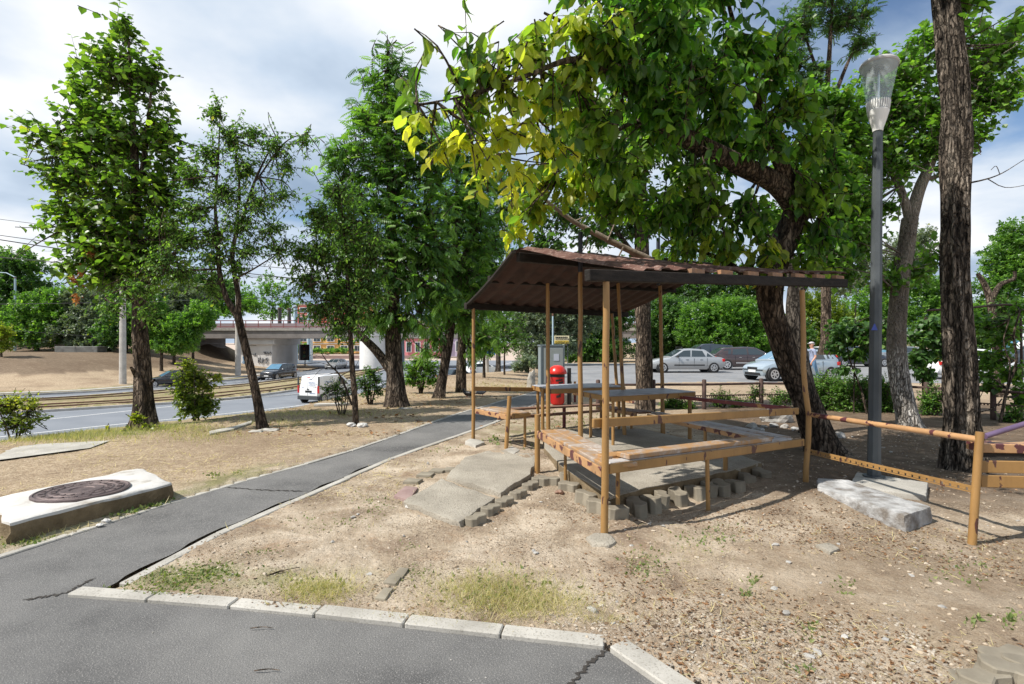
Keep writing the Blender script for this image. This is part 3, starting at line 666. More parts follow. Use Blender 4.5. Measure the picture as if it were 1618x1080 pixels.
slab('flat_stone', [tuple(G(796, 712, .07)), tuple(G(812, 719, .07)), tuple(G(822, 712, .07)), tuple(G(808, 706, .07))], .09, .1, MT['kerb'], 'flat pale stone at the foot of the leaning stub post', sub=2, cat_='stone')
slab('flat_stone', [tuple(G(1287, 862, .03)), tuple(G(1310, 876, .03)), tuple(G(1326, 868, .03)), tuple(G(1308, 858, .03))], .05, .1, MT['concrete'], 'flat grey stone set in the dirt in front of the long concrete block', sub=2, cat_='stone')
for k, (px, py, w_, lab) in enumerate([(620, 915, 24, 'grey paver sunk in the dirt, nearest the dry grass tuft'), (632, 905, 20, 'grey paver sunk in the dirt, far one of a short row'), (606, 938, 20, 'broken grey paver sunk in the dirt, near the kerb')]):
    a = G(px, py, .03); s = w_/F*a[1]/2
    slab('sunk_paver', [(a[0]-s, a[1]-.06), (a[0]+s*.7, a[1]-.08), (a[0]+s*1.1, a[1]+.07), (a[0]-s*.5, a[1]+.08)], .037, .08, MT['paver'], lab, 'paver', sub=1, jit=.006, bevel=.006, seed=k)
slab('red_paver', [tuple(G(622, 783, .05)), tuple(G(648, 790, .05)), tuple(G(660, 770, .05)), tuple(G(640, 768, .05))], .055, .09, MT['redpaver'], 'faded red paver at the left edge of the cracked slab', 'paver', sub=1, jit=.006, bevel=.006)
for k, (px, py, lab) in enumerate([(652, 758, 'grey paver stone behind the red paver'), (672, 748, 'cracked grey paver beside the slab joint'), (690, 742, 'grey paver half buried at the corner between both slabs'), (712, 740, 'small grey paver beyond the slab corner')]):
    a = G(px, py, .06); s = .095
    slab('sunk_paver', [(a[0]-s, a[1]-.07), (a[0]+s*.8, a[1]-.09), (a[0]+s*1.1, a[1]+.07), (a[0]-s*.6, a[1]+.09)], .062, .09, MT['paver'], lab, 'paver', sub=1, jit=.008, bevel=.006, seed=k+3)

def paver_mesh():
    """interlocking paver: two joined hexagon-like lobes"""
    pts = [(-.115, -.035), (-.075, -.07), (-.03, -.055), (.0, -.045), (.03, -.055), (.075, -.07), (.115, -.035), (.115, .035), (.075, .07), (.03, .055), (0, .045), (-.03, .055), (-.075, .07), (-.115, .035)]
    m = MB(); m.prism(pts, -.12, .05); o = m.build('paver', MT['paver'], bevel=.007)
    me = o.data; bpy.data.objects.remove(o); return me
PV = paver_mesh()
def paver(px, py, z, rz, tilt, label, group, sc=1.):
    x, y = G(px, py, z); o = bpy.data.objects.new('paver', PV); o.location = (x, y, z-.05); o.rotation_euler = (tilt[0], tilt[1], rz); o.scale = (sc, sc, 1); COL.objects.link(o)
    return tag(o, label, 'paver', group)
l1 = 'sunlit grey interlocking paver edging the left slabs'; g1 = 'pavers edging the left slabs'
for i, (px, py) in enumerate([(752, 814), (775, 799), (797, 787), (819, 775), (838, 762), (852, 753)]): paver(px, py, .085, 1.02+.06*(i % 2), (.04*(i % 3-1), .06*(i % 2)), l1, g1, .95)
l2 = 'grey interlocking paver in the broken row before the shelter floor corner'; g2 = 'pavers before the shelter floor corner'
for i, (px, py, rz) in enumerate([(868, 754, .1), (897, 745, 1.0), (899, 762, -.5), (926, 777, -.75), (946, 790, -.6), (975, 800, .5)]): paver(px, py, .10, rz, (.05*(i % 3-1), .08*(i % 2)), l2, g2, 1.0)
l3 = 'shaded upright paver edging the front of the shelter floor'; g3 = 'pavers along the front of the shelter floor'
for i, (px, py, rz) in enumerate([(1006, 790, 1.9), (1028, 784, 2.0), (1045, 778, 1.5), (1071, 774, 1.8), (1098, 768, 2.1), (1120, 763, 1.6), (1139, 761, 1.7), (1161, 759, 2.0), (1180, 749, 1.6), (1203, 742, 1.9)]): paver(px, py, .105, rz, (.12*(i % 3-1), .10*((i*2) % 3-1)), l3, g3, 1.0)
for i, (px, py, z, rz, lab) in enumerate([(1556, 1062, .07, .4, 'pale paver of the corner pile, front left'), (1598, 1052, .09, -.5, 'grey paver of the corner pile, lying to the right'), (1590, 1030, .07, .1, 'grey paver of the corner pile, at its back'), (1625, 1040, .07, .3, 'paver of the corner pile cut by the picture edge'), (1528, 1078, .04, .9, 'paver of the corner pile lying lowest in front')]): paver(px, py, z, rz, (.06*(i % 3-1), .1*(i % 2)), lab, None, 1.05)

# long concrete block and lamp footing
slab('concrete_block', [(3.03, 5.33), (3.25, 4.45), (3.66, 4.69), (3.50, 5.60), (3.24, 5.72)], .165, .2, MT['blockcon'], 'long flaking concrete block lying in front of the lamp post', 'block', bevel=.025, jit=.018)
slab('lamp_footing', [(3.55, 5.66), (4.08, 5.30), (4.5, 5.82), (4.02, 6.28)], .085, .12, MT['kerb'], 'flat square concrete footing under the lamp post', 'footing', bevel=.015)

# ================================================================== PICNIC SHELTER
sh = thing('picnic_shelter', (.76, 4.42, 0), 'ochre wooden picnic shelter with rusty corrugated roof and fixed benches', 'shelter')
U = Vector((.848, .53, 0)); FRONT = [Vector((.76, 4.42)), Vector((3.27, 5.99))]
POSTS = {'a': ((.76, 4.42, -.08), P(958, 445, 4.42), .034), 'b': ((3.27, 5.99, -.06), P(1268, 458, 5.99), .033), 'c': ((-.61, 8.5, -.05), P(748, 487, 8.5), .032),
         'd': ((.886, 6.97, 0), P(917, 419, 6.97), .036), 'e': ((.53, 7.9, 0), P(866, 429, 7.9), .034), 'f': ((1.77, 8.42, 0), P(977, 447, 8.45), .034),
         'g': ((2.08, 10.4, -.1), P(967, 495, 10.4), .036), 'h': ((2.53, 9.0, 0), P(1043, 449, 9.0), .036)}
for k, (a, b, r_) in POSTS.items():
    m = MB(); pts = [np.array(a)*(1-t)+np.array(b)*t for t in np.linspace(0, 1, 9)]
    rr_ = random.Random(ord(k)); pts = [p+np.array((rr_.uniform(-1, 1), rr_.uniform(-1, 1), 0))*.004 for p in pts]
    rad = [r_*(.93-.12*t) for t in np.linspace(0, 1, 9)]
    if k == 'b':
        pts = [p+np.array((.05*math.exp(-((i-2.6)/1.2)**2), 0, 0)) for i, p in enumerate(pts)]
    m.tube(pts, rad, 14); m.build('post', MT['ochre'], sh, smooth=40, world=True)
# beams
def beam(name, a, b, w_, h_, mat=None, parent=sh, bev=.006, sub=0, jit=0.):
    m = MB(); m.bar(a, b, w_, h_); return m.build(name, mat or MT['timber'], parent, bevel=bev, world=True, jitter=jit)
fb0, fb1 = Vector((.60, 4.31, 2.135)), Vector((3.98, 6.43, 2.30))
beam('eave_beam', fb0, fb1, .07, .095)
beam('ridge_beam', P(818, 406, 6.46), (3.02, 8.30, 2.66), .07, .11)
beam('purlin', P(772, 441, 7.46), (2.86, 9.44, 2.52), .07, .10)
beam('eave_beam', P(735, 483, 8.42), (2.36, 11.0, 2.16), .07, .10)
for (px, Y, y1) in ((917, 6.90, 366), (1040, 8.5, 376)):
    t = P(px, y1, Y); m = MB(); m.tube([(t[0], t[1], 2.5), (t[0], t[1], t[2])], .03, 10); m.build('post_end', plain('bluish_black', (.02, .025, .04), .5), sh, smooth=40, world=True)
# corrugated sheets: ribs run down the slope
def roof_sheet(name, tl, tr, br, bl, ribs, sag=0., lift=.034, wav=.0):
    tl, tr, br, bl = [np.array(p, float) for p in (tl, tr, br, bl)]
    nu, nv = ribs*8, 14; top = []; 
    nrm = np.cross(tr-tl, bl-tl); nrm /= np.linalg.norm(nrm)
    if nrm[2] < 0: nrm = -nrm
    prof = [0, .0, .35, .9, 1, .9, .35, 0]
    for j in range(nv+1):
        v = j/nv
        for i in range(nu+1):
            u = i/nu; p = (tl*(1-u)+tr*u)*(1-v)+(bl*(1-u)+br*u)*v
            k = i % 8; wv = .006*math.sin(u*23+v*5)+.005*math.sin(v*9+u*4)
            ragged = (.05*mnoise(Vector((u*ribs*.9, 0, 3)))+.02*math.sin(i*1.7))*(v == 1)
            p = p+nrm*(lift*prof[k]+wv)-np.array((0, 0, 1))*sag*math.sin(math.pi*v)+(bl-tl)/np.linalg.norm(bl-tl)*ragged
            if v == 1: p = p-np.array((0, 0, .012*prof[k]))
            top.append(p)
    m = MB(); off = nrm*.004; n_ = len(top)
    fs = []
    for j in range(nv):
        for i in range(nu):
            a = j*(nu+1)+i; fs.append((a, a+nu+1, a+nu+2, a+1))
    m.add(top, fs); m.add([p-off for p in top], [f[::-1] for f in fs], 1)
    # edges
    bd = [(i, 0) for i in range(nu+1)]; 
    def idx(i, j): return j*(nu+1)+i
    edge = [idx(i, 0) for i in range(nu+1)]+[idx(nu, j) for j in range(1, nv+1)]+[idx(i, nv) for i in range(nu-1, -1, -1)]+[idx(0, j) for j in range(nv-1, 0, -1)]
    for a, b in zip(edge, edge[1:]+edge[:1]): m.f.append((a, b, n_+b, n_+a)); m.m.append(0)
    return m.build(name, [MT['roof'], MT['roof_under_shade']], sh, smooth=50, world=True, fixn=True)
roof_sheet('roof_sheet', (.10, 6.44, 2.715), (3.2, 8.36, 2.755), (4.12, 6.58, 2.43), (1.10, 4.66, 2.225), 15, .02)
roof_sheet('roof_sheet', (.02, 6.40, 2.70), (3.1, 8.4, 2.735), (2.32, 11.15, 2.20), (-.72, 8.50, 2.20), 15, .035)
m = MB()                                                      # side batten on the back slope's left edge
for i in range(6):
    t0, t1 = i/6, (i+1)/6; q = lambda t: Vector((.02-.74*t, 6.40+2.1*t, 2.675-.5*t-.035*math.sin(math.pi*t)))
    m.bar(q(t0), q(t1), .05, .03)
m.build('verge_batten', MT['timber'], sh, world=True)
for i in range(9):                                            # short rafter blocks showing under the front eave
    t = .12+i*.105; p = fb0.lerp(fb1, t)+Vector((.0, .0, .068))
    if i > 1:
        m = MB(); m.bar(p-U*.09, p+U*.09, .05, .04); m.build('eave_block', seatwood('block_wood', (.34, .18, .09), (.22, .13, .08), .5), sh, world=True) if i == 2 else m.build('eave_block', bpy.data.materials['block_wood'], sh, world=True)

def plank(m, a, b, w_, th, sidev, mi=0):
    """board from a to b; top face level through a,b; sidev = direction of its width"""
    a, b, sd = Vector(a), Vector(b), Vector(sidev).normalized(); up = Vector((0, 0, 1))
    vs = [p+sd*i*w_+up*j*th for p in (a, b) for i, j in ((0, -1), (1, -1), (1, 0), (0, 0))]
    m.add(vs, [(0, 1, 2, 3), (7, 6, 5, 4), (1, 0, 4, 5), (2, 1, 5, 6), (3, 2, 6, 7), (0, 3, 7, 4)], mi); return m
def legp(parent, x, y, z1, r_=.022, dx=0., mat='ochre', r1=None):
    m = MB(); z0 = float(h0(np.array([x]), np.array([y]))[0])-.03
    m.tube([(x, y, z0), (x+dx*.5, y, (z0+z1)/2), (x+dx, y, z1)], [r_, r_, r1 or r_], 12); return m.build('leg', MT[mat], parent, smooth=40, world=True)
def benchpart(mat, planks, rail=None, legs=(), backs=()):
    m = MB()
    for pl in planks: plank(m, *pl)
    b = m.build('bench', MT[mat], sh, bevel=.006, fixn=True); keep(b, sh)
    b2 = b
    for a, c, w_, h_, mt in rail or (): beam('front_rail', a, c, w_, h_, MT[mt], b2)
    for a, c, w_, h_, mt in backs: beam('backrest', a, c, w_, h_, MT[mt], b2)
    for l_ in legs: legp(b2, *l_)
    return b
def keep2(o, parent): o.parent = parent; o.matrix_parent_inverse = Matrix.Identity(4)
_keep = keep
def keep(o, root):
    if root.type == 'EMPTY': return _keep(o, root)
    o.parent = root; return o          # parent mesh already sits at the world origin
# bench along the left front (to the entrance)
A0, A1 = Vector((.79, 4.50, 0)), Vector((.33, 6.30, 0)); sdA = Vector((.96, .25, 0))
benchpart('seat', [((.775, 4.47, .58), (.335, 6.28, .575), .15, .036, sdA), ((.775+.153*.96, 4.47+.038, .583), (.335+.153*.96, 6.28+.038, .578), .145, .036, sdA)],
          [((.745, 4.47, .515), (.305, 6.36, .51), .024, .085, 'ochre_worn')], [(.305, 6.46, .73, .033, 0, 'ochre'), (.60, 6.05, .54, .018, 0, 'ochre')])
# bench along the front
bz = lambda t, z0, z1: (FRONT[0].x+(FRONT[1].x-FRONT[0].x)*t, FRONT[0].y+(FRONT[1].y-FRONT[0].y)*t, z0+(z1-z0)*t)
sdD = Vector((-.53, .848, 0))
def shift(p, d, k, dz=0): return (p[0]+d.x*k, p[1]+d.y*k, p[2]+dz)
benchpart('seat', [(shift(bz(.10, .645, .578), sdD, .02), shift(bz(.80, .645, .578), sdD, .02), .16, .045, sdD), (shift(bz(.06, .61, .55), sdD, .185), shift(bz(.90, .615, .535), sdD, .185), .14, .036, sdD)],
          [((*bz(.015, .55, .487)[:2], .55), (*bz(.985, .55, .487)[:2], .487), .03, .08, 'ochre')],
          [(1.86, 5.10, .50, .020, -.01, 'ochre'), (2.42, 6.10, .50, .026, 0, 'ochre'), (.98, 4.98, .52, .020, 0, 'ochre')],
          [(shift(bz(-.03, .93, .83), sdD, .045), shift(bz(.975, .93, .83), sdD, .045), .028, .075, 'ochre')])
plank_under = benchpart('seat_grey', [(shift(bz(.03, .595, .535), sdD, .03), shift(bz(.93, .595, .535), sdD, .03), .10, .02, sdD)])
# low bleached board under the front bench
# bench along the right side
sE = Vector((-.33, .94, 0)); sdE = Vector((-.94, -.33, 0)); q0 = Vector((3.18, 6.1, .53))
benchpart('seat_grey', [((3.18, 6.12, .525), (2.32, 8.5, .50), .15, .03, sdE), ((3.02, 6.06, .515), (2.45, 7.75, .50), .13, .03, sdE)],
          [((2.86, 6.1, .462), (2.12, 8.42, .445), .024, .06, 'ochre_worn')], [(2.55, 7.1, .46, .022, 0, 'ochre')], [((3.2, 6.2, .83), (2.46, 8.25, .765), .05, .05, 'maroon')])
benchpart('seat_brown', [((2.3, 8.6, .49), (1.80, 9.9, .43), .14, .03, sdE), ((2.14, 8.55, .49), (1.66, 9.85, .43), .13, .03, sdE)],
          [((1.98, 8.55, .445), (1.55, 9.8, .40), .024, .06, 'ochre_worn')], [(2.02, 9.1, .43, .024, 0, 'ochre')])
# back bench
sC = Vector((-.65, .76, 0))
benchpart('seat_brown', [((-.35, 8.75, .50), (2.0, 10.72, .37), .15, .035, sC), ((-.22, 8.60, .40), (2.1, 10.55, .30), .04, .05, sC)], [],
          [(.96, 9.9, .42, .032, 0, 'maroon')], [((-.60, 8.52, .86), (.75, 9.72, .74), .03, .07, 'ochre')])
# short bench at the far left
sB = Vector((.78, .62, 0))
benchpart('seat', [((-.50, 8.30, .585), (.02, 7.70, .575), .15, .036, sB), ((-.385, 8.395, .587), (.135, 7.795, .577), .15, .036, sB)],
          [((-.57, 8.38, .525), (-.03, 7.66, .52), .024, .075, 'ochre_worn'), ((.0, 7.68, .535), (.27, 7.92, .535), .03, .05, 'ochre')],
          [(-.09, 7.67, .83, .030, .055, 'ochre'), (.19, 7.90, .53, .021, 0, 'ochre')])

# tables
def table(label, fl, fr, br, bl, z, legs):
    root = thing('picnic_table', (*((np.array(fl)+np.array(br))/2), 0), label, 'table')
    m = MB(); m.prism([fl, fr, br, bl], z-.012, z); m.build('tabletop', MT['tabletop'], root, world=True, bevel=.003)
    ins = lambda p, k: tuple(np.array(p)*(1-k)+(np.array(fl)+np.array(br))/2*k)
    m = MB(); q = [ins(p, .01) for p in (fl, fr, br, bl)]
    for a, b in zip(q, q[1:]+q[:1]): m.bar((*a, z-.05), (*b, z-.05), .026, .072)
    m.build('apron', MT['ochre'], root, world=True, bevel=.004)
    for (x, y, r_) in legs: legp(root, x, y, z-.015, r_, 0)
    return root
table('low sheet-topped picnic table in the shelter, nearest the front bench', (1.37, 7.5), (2.79, 8.17), (2.46, 8.80), (1.09, 8.25), .85, [(1.42, 7.56, .022), (2.70, 8.17, .030), (1.2, 8.2, .024), (2.42, 8.68, .024)])
table('sheet-topped picnic table at the back left of the shelter', (.58, 8.67), (1.92, 9.1), (1.68, 9.85), (.35, 9.42), .85, [(.50, 8.78, .028), (1.82, 9.15, .026), (.45, 9.35, .026), (1.62, 9.75, .03)])

# timber and fallen branch on the roof
o = beam('roof_timber', P(1028, 411, 7.9), P(1150, 424, 8.8), .12, .10, parent=None); tag(o, 'old square timber lying on the ridge of the rusty roof', 'timber')
m = MB(); pts = cat([P(842, 298, 7.6), P(900, 345, 7.8), P(960, 378, 7.9), P(1026, 410, 8.0)], 20); m.tube(pts, [.022+.035*i/19 for i in range(20)], 9)
for a, b, c in (((930, 362), (925, 390), (915, 403)), ((960, 380), (970, 355), (985, 335)), ((905, 350), (930, 340), (950, 350)), ((985, 390), (975, 410), (960, 412))):
    m.tube([P(*a, 7.85), P(*b, 7.9), P(*c, 7.8)], [.014, .010, .005], 5)
tag(m.build('fallen_branch', MT['deadwood'], smooth=60, jitter=.01), 'long dead branch resting on the shelter roof', 'branch')
m = MB(); r_ = random.Random(5)

# pipe railing from the shelter to the right
rl = thing('pipe_railing', (3.57, 4.18, 0), 'ochre pipe railing with peeling paint and a perforated lower strip', 'railing')
m = MB(); ra = P(1283, 655, 5.92); rb = P(1545, 694, 4.2); m.tube([ra+(rb-ra)*t for t in np.linspace(0, 1, 12)], .026, 12); m.build('top_pipe', MT['ochre_worn'], rl, smooth=40, world=True)
m = MB(); m.tube([(3.56, 4.17, -.05), (3.60, 4.18, .4), (3.645, 4.19, .9)], [.030, .029, .029], 14); m.build('post', MT['ochre'], rl, smooth=40, world=True)
m = MB(); sa, sb = P(1281, 714, 5.92), P(1540, 774, 4.2); L = 26
for i in range(L):                                            # the strip is a bar with holes: two edges and webs between
    p, q = sa+(sb-sa)*(i/L), sa+(sb-sa)*((i+1)/L); m.bar(p+(q-p)*.28, q, .006, .022)
up = np.array((0, 0, .02)); m.bar(sa+up, sb+up, .008, .020); m.bar(sa-up, sb-up, .008, .010)
m.build('perforated_strip', MT['ochre'], rl, world=True)
# board bench at the right edge
bb = thing('board_bench', (4.1, 4.15, 0), 'ochre plank bench with worn violet paint at the right edge', 'bench')
d = Vector((1, -.10, 0)).normalized(); s0 = Vector(P(1550, 703, 4.2))
m = MB(); plank(m, Vector(P(1550, 701, 4.22)), Vector(P(1550, 701, 4.22))+d*1.3, .16, .07, (.1, 1, 0)); m.build('seat', MT['ochre_worn'], bb, bevel=.005, world=True, fixn=True)
for y0, y1 in ((727, 746), (750, 769)):
    a = Vector(P(1549, (y0+y1)/2, 4.2)); hh = (y1-y0)/F*4.2
    m = MB(); m.bar(a, a+d*1.3, .022, hh); m.build('board', MT['ochre'], bb, bevel=.004, world=True)
m = MB(); a = Vector(P(1549, 716, 4.24)); m.bar(a, a+d*1.3, .02, .05); m.build('board', MT['timber'], bb, world=True)
m = MB(); a = Vector(P(1556, 689, 4.25)); m.tube([a, a+Vector((.5, .1, .11)), a+Vector((1.2, .2, .25))], .022, 10); m.build('armrest_pipe', MT['violet'], bb, smooth=40, world=True)
m = MB(); m.tube([(4.8, 4.1, 0), (4.8, 4.1, .8)], .03, 12); m.build('leg', MT['ochre'], bb, smooth=40, world=True)

# ================================================================== TREES
def leaf_tpl(kind):
    """leaf in the XY plane, stem at origin, tip at +Y (length 1); returns verts, faces"""
    if kind == 'broad':
        V = [(0, 0, 0), (-.34, .28, .05), (0, .30, -.03), (.34, .28, .05), (-.36, .60, .03), (0, .64, -.05), (.36, .60, .03), (0, 1, -.16)]
        Fc = [(0, 2, 1), (0, 3, 2), (1, 2, 5, 4), (2, 3, 6, 5), (4, 5, 7), (5, 6, 7)]
    elif kind == 'walnut':
        V = [(0, 0, 0), (-.20, .20, .05), (0, .22, -.01), (.20, .20, .05), (-.285, .50, .05), (0, .52, -.04), (.285, .50, .05), (-.20, .78, -.02), (0, .80, -.10), (.20, .78, -.02), (0, 1, -.22)]
        Fc = [(0, 2, 1), (0, 3, 2), (1, 2, 5, 4), (2, 3, 6, 5), (4, 5, 8, 7), (5, 6, 9, 8), (7, 8, 10), (8, 9, 10)]
    elif kind == 'heart':
        V = [(0, 0, 0), (-.40, .16, .07), (0, .3, -.03), (.40, .16, .07), (-.42, .5, .04), (.42, .5, .04), (0, .66, -.05), (0, 1, -.14)]
        Fc = [(0, 2, 1), (0, 3, 2), (1, 2, 6, 4), (2, 3, 5, 6), (4, 6, 7), (6, 5, 7)]
    elif kind == 'oval':
        V = [(0, 0, 0), (-.26, .45, .06), (0, .5, -.03), (.26, .45, .06), (0, 1, -.12)]
        Fc = [(0, 2, 1), (0, 3, 2), (1, 2, 4), (2, 3, 4)]
    elif kind == 'pinnate':                                   # whole compound leaf of narrow leaflets
        V = []; Fc = []
        for i in range(6):
            y = .18+.13*i; l_ = .30*(1-.35*abs(i-2)/4)
            for s_ in (-1, 1):
                b = len(V); z = -.10*y*y
                V += [(0, y, z), (s_*l_*.5, y-.01, z+.015-.02), (s_*l_*1.0, y+.13, z-.10), (s_*l_*.45, y+.135, z-.03)]
                Fc.append((b, b+1, b+2, b+3) if s_ > 0 else (b, b+3, b+2, b+1))
        b = len(V); V += [(0, .92, -.10), (-.055, 1.05, -.12), (0, 1.2, -.2), (.055, 1.05, -.12)]; Fc.append((b, b+3, b+2, b+1))
    elif kind == 'clump':                                     # far foliage: three crossed small leaves
        V = []; Fc = []
        for k in range(4):
            a = k*1.7; ca, sa = math.cos(a), math.sin(a); b = len(V)
            for x, y, z in ((0, .1, 0), (-.24, .5, .1*(k-1)), (0, 1, -.1+.12*k), (.24, .5, .12-.1*k)):
                yy = y-.1; V.append((x*ca-yy*sa, x*sa+yy*ca, z+.15*k-.2))
            Fc.append((b, b+3, b+2, b+1))
    elif kind == 'blade':
        V = [(-.03, 0, 0), (.03, 0, 0), (-.022, .5, .03), (.022, .5, .03), (0, 1, .18)]
        Fc = [(0, 1, 3, 2), (2, 3, 4)]
    return np.array(V, float), Fc
def place_leaves(tpl, pos, dirv, nrm, size, wid=None, curl=None):
    """instances as arrays: verts, loops, starts"""
    V, Fc = tpl; n = len(pos)
    y = dirv/np.linalg.norm(dirv, axis=1)[:, None]
    x = np.cross(y, nrm); x /= (np.linalg.norm(x, axis=1)[:, None]+1e-9); z = np.cross(x, y)
    s = np.asarray(size)[:, None]; wx = s if wid is None else np.asarray(wid)[:, None]
    out_ = pos[:, None, :]+(V[None, :, 0:1]*x[:, None, :]*wx[:, None, :]+V[None, :, 1:2]*y[:, None, :]*s[:, None, :]+V[None, :, 2:3]*z[:, None, :]*(s if curl is None else s*np.asarray(curl)[:, None])[:, None, :])
    fl = np.array([i for f in Fc for i in f]); ln = np.array([len(f) for f in Fc]); st = np.concatenate([[0], np.cumsum(ln)[:-1]])
    off = np.arange(n)*len(V)
    loops = (off[:, None]+fl[None]).ravel(); starts = (np.arange(n)[:, None]*len(fl)+st[None]).ravel()
    return out_.reshape(-1, 3), loops, starts, len(V)
def tubes(segs, n=4):
    """thin twigs: list of (points k x 3, r0, r1) with equal k -> arrays"""
    if not segs: return np.zeros((0, 3)), np.zeros(0, int), np.zeros(0, int)
    P_ = np.array([s_[0] for s_ in segs]); k = P_.shape[1]; r0 = np.array([s_[1] for s_ in segs]); r1 = np.array([s_[2] for s_ in segs])
    d = P_[:, -1]-P_[:, 0]; d /= np.linalg.norm(d, axis=1)[:, None]+1e-9
    a = np.cross(d, np.array([.31, .2, .93])); a /= np.linalg.norm(a, axis=1)[:, None]+1e-9; b = np.cross(d, a)
    t = np.linspace(0, 1, k); rad = r0[:, None]*(1-t)+r1[:, None]*t
    an = 2*np.pi*np.arange(n)/n
    ring = a[:, None, :]*np.cos(an)[None, :, None]+b[:, None, :]*np.sin(an)[None, :, None]
    V = P_[:, :, None, :]+ring[:, None, :, :]*rad[:, :, None, None]
    m_ = len(segs); base = (np.arange(m_)*k*n)[:, None, None]
    i = (np.arange(k-1)*n)[None, :, None]; j = np.arange(n)[None, None]; jn = (j+1) % n
    q = np.stack([base+i+j, base+i+jn, base+i+n+jn, base+i+n+j], -1).reshape(-1, 4)
    return V.reshape(-1, 3), q.ravel(), np.arange(len(q))*4

def trunk_obj(root, limbs, mat, ns=14, rough=.12, twigs=None, seed=0, nm='trunk', furrow=0.):
    """limbs: list of [(x,y,z,r)...] each smoothed into a lumpy tapering tube; all one mesh"""
    Vs, Ls, Ss = [], [], []; vo = lo_ = 0
    for li, lb in enumerate(limbs):
        p = np.array(lb, float); L = np.sum(np.linalg.norm(np.diff(p[:, :3], axis=0), axis=1)); k = max(8, min(90, int(L/.07)))
        c = cat(p, k); c[:, 3] *= .80; n = ns if lb[0][3] > .06 else 8
        t = np.gradient(c[:, :3], axis=0); t /= np.linalg.norm(t, axis=1)[:, None]+1e-9
        a = np.cross(t, [0.13, 1, .07]); a /= np.linalg.norm(a, axis=1)[:, None]+1e-9; b = np.cross(a, t)
        an = 2*np.pi*np.arange(n)/n
        rad = np.empty((k, n))
        for i in range(k):
            for j in range(n):
                ca, sa = math.cos(an[j]), math.sin(an[j]); z = c[i, 2]
                rad[i, j] = max(c[i, 3], .004)*(1+furrow*(abs(mnoise(Vector((ca*4.5+seed, sa*4.5+3, z*.9))))*2-.5)+rough*(1.5*mnoise(Vector((ca*1.3+seed*7, sa*1.3+li*5, z*1.1)))+.9*mnoise(Vector((ca*3.2+seed, sa*3.2, z*.8+li)))))
        if li == 0 and lb[0][3] > .1:                          # root flare
            fz = np.exp(-np.clip(c[:, 2]-root.location.z-.08, 0, None)/.22)
            fa = np.array([.45+.9*mnoise(Vector((math.cos(q)*1.7+seed, math.sin(q)*1.7, 4.2))) for q in an]); rad *= 1+.75*fz[:, None]*np.clip(fa, .05, 1.2)[None]
        V = c[:, None, :3]+(a[:, None, :]*np.cos(an)[None, :, None]+b[:, None, :]*np.sin(an)[None, :, None])*rad[..., None]
        i = np.arange(k-1)[:, None]*n; j = np.arange(n)[None]; jn = (j+1) % n
        q = np.stack([i+j, i+n+j, i+n+jn, i+jn], -1).reshape(-1, 4)[:, ::-1]
        Vs.append(V.reshape(-1, 3)); Ls.append(q.ravel()+vo); Ss.append(np.arange(len(q))*4+lo_); vo += k*n; lo_ += q.size
    if twigs:
        for k in sorted({len(t[0]) for t in twigs}):
            V, L, S_ = tubes([t for t in twigs if len(t[0]) == k]); Vs.append(V); Ls.append(L+vo); Ss.append(S_+lo_); vo += len(V); lo_ += len(L)
    V = np.vstack(Vs)-np.array(root.location)
    me = mesh_arrays(nm, V, np.concatenate(Ls), np.concatenate(Ss), mat, smooth=True)
    return link(bpy.data.objects.new(nm, me), root)

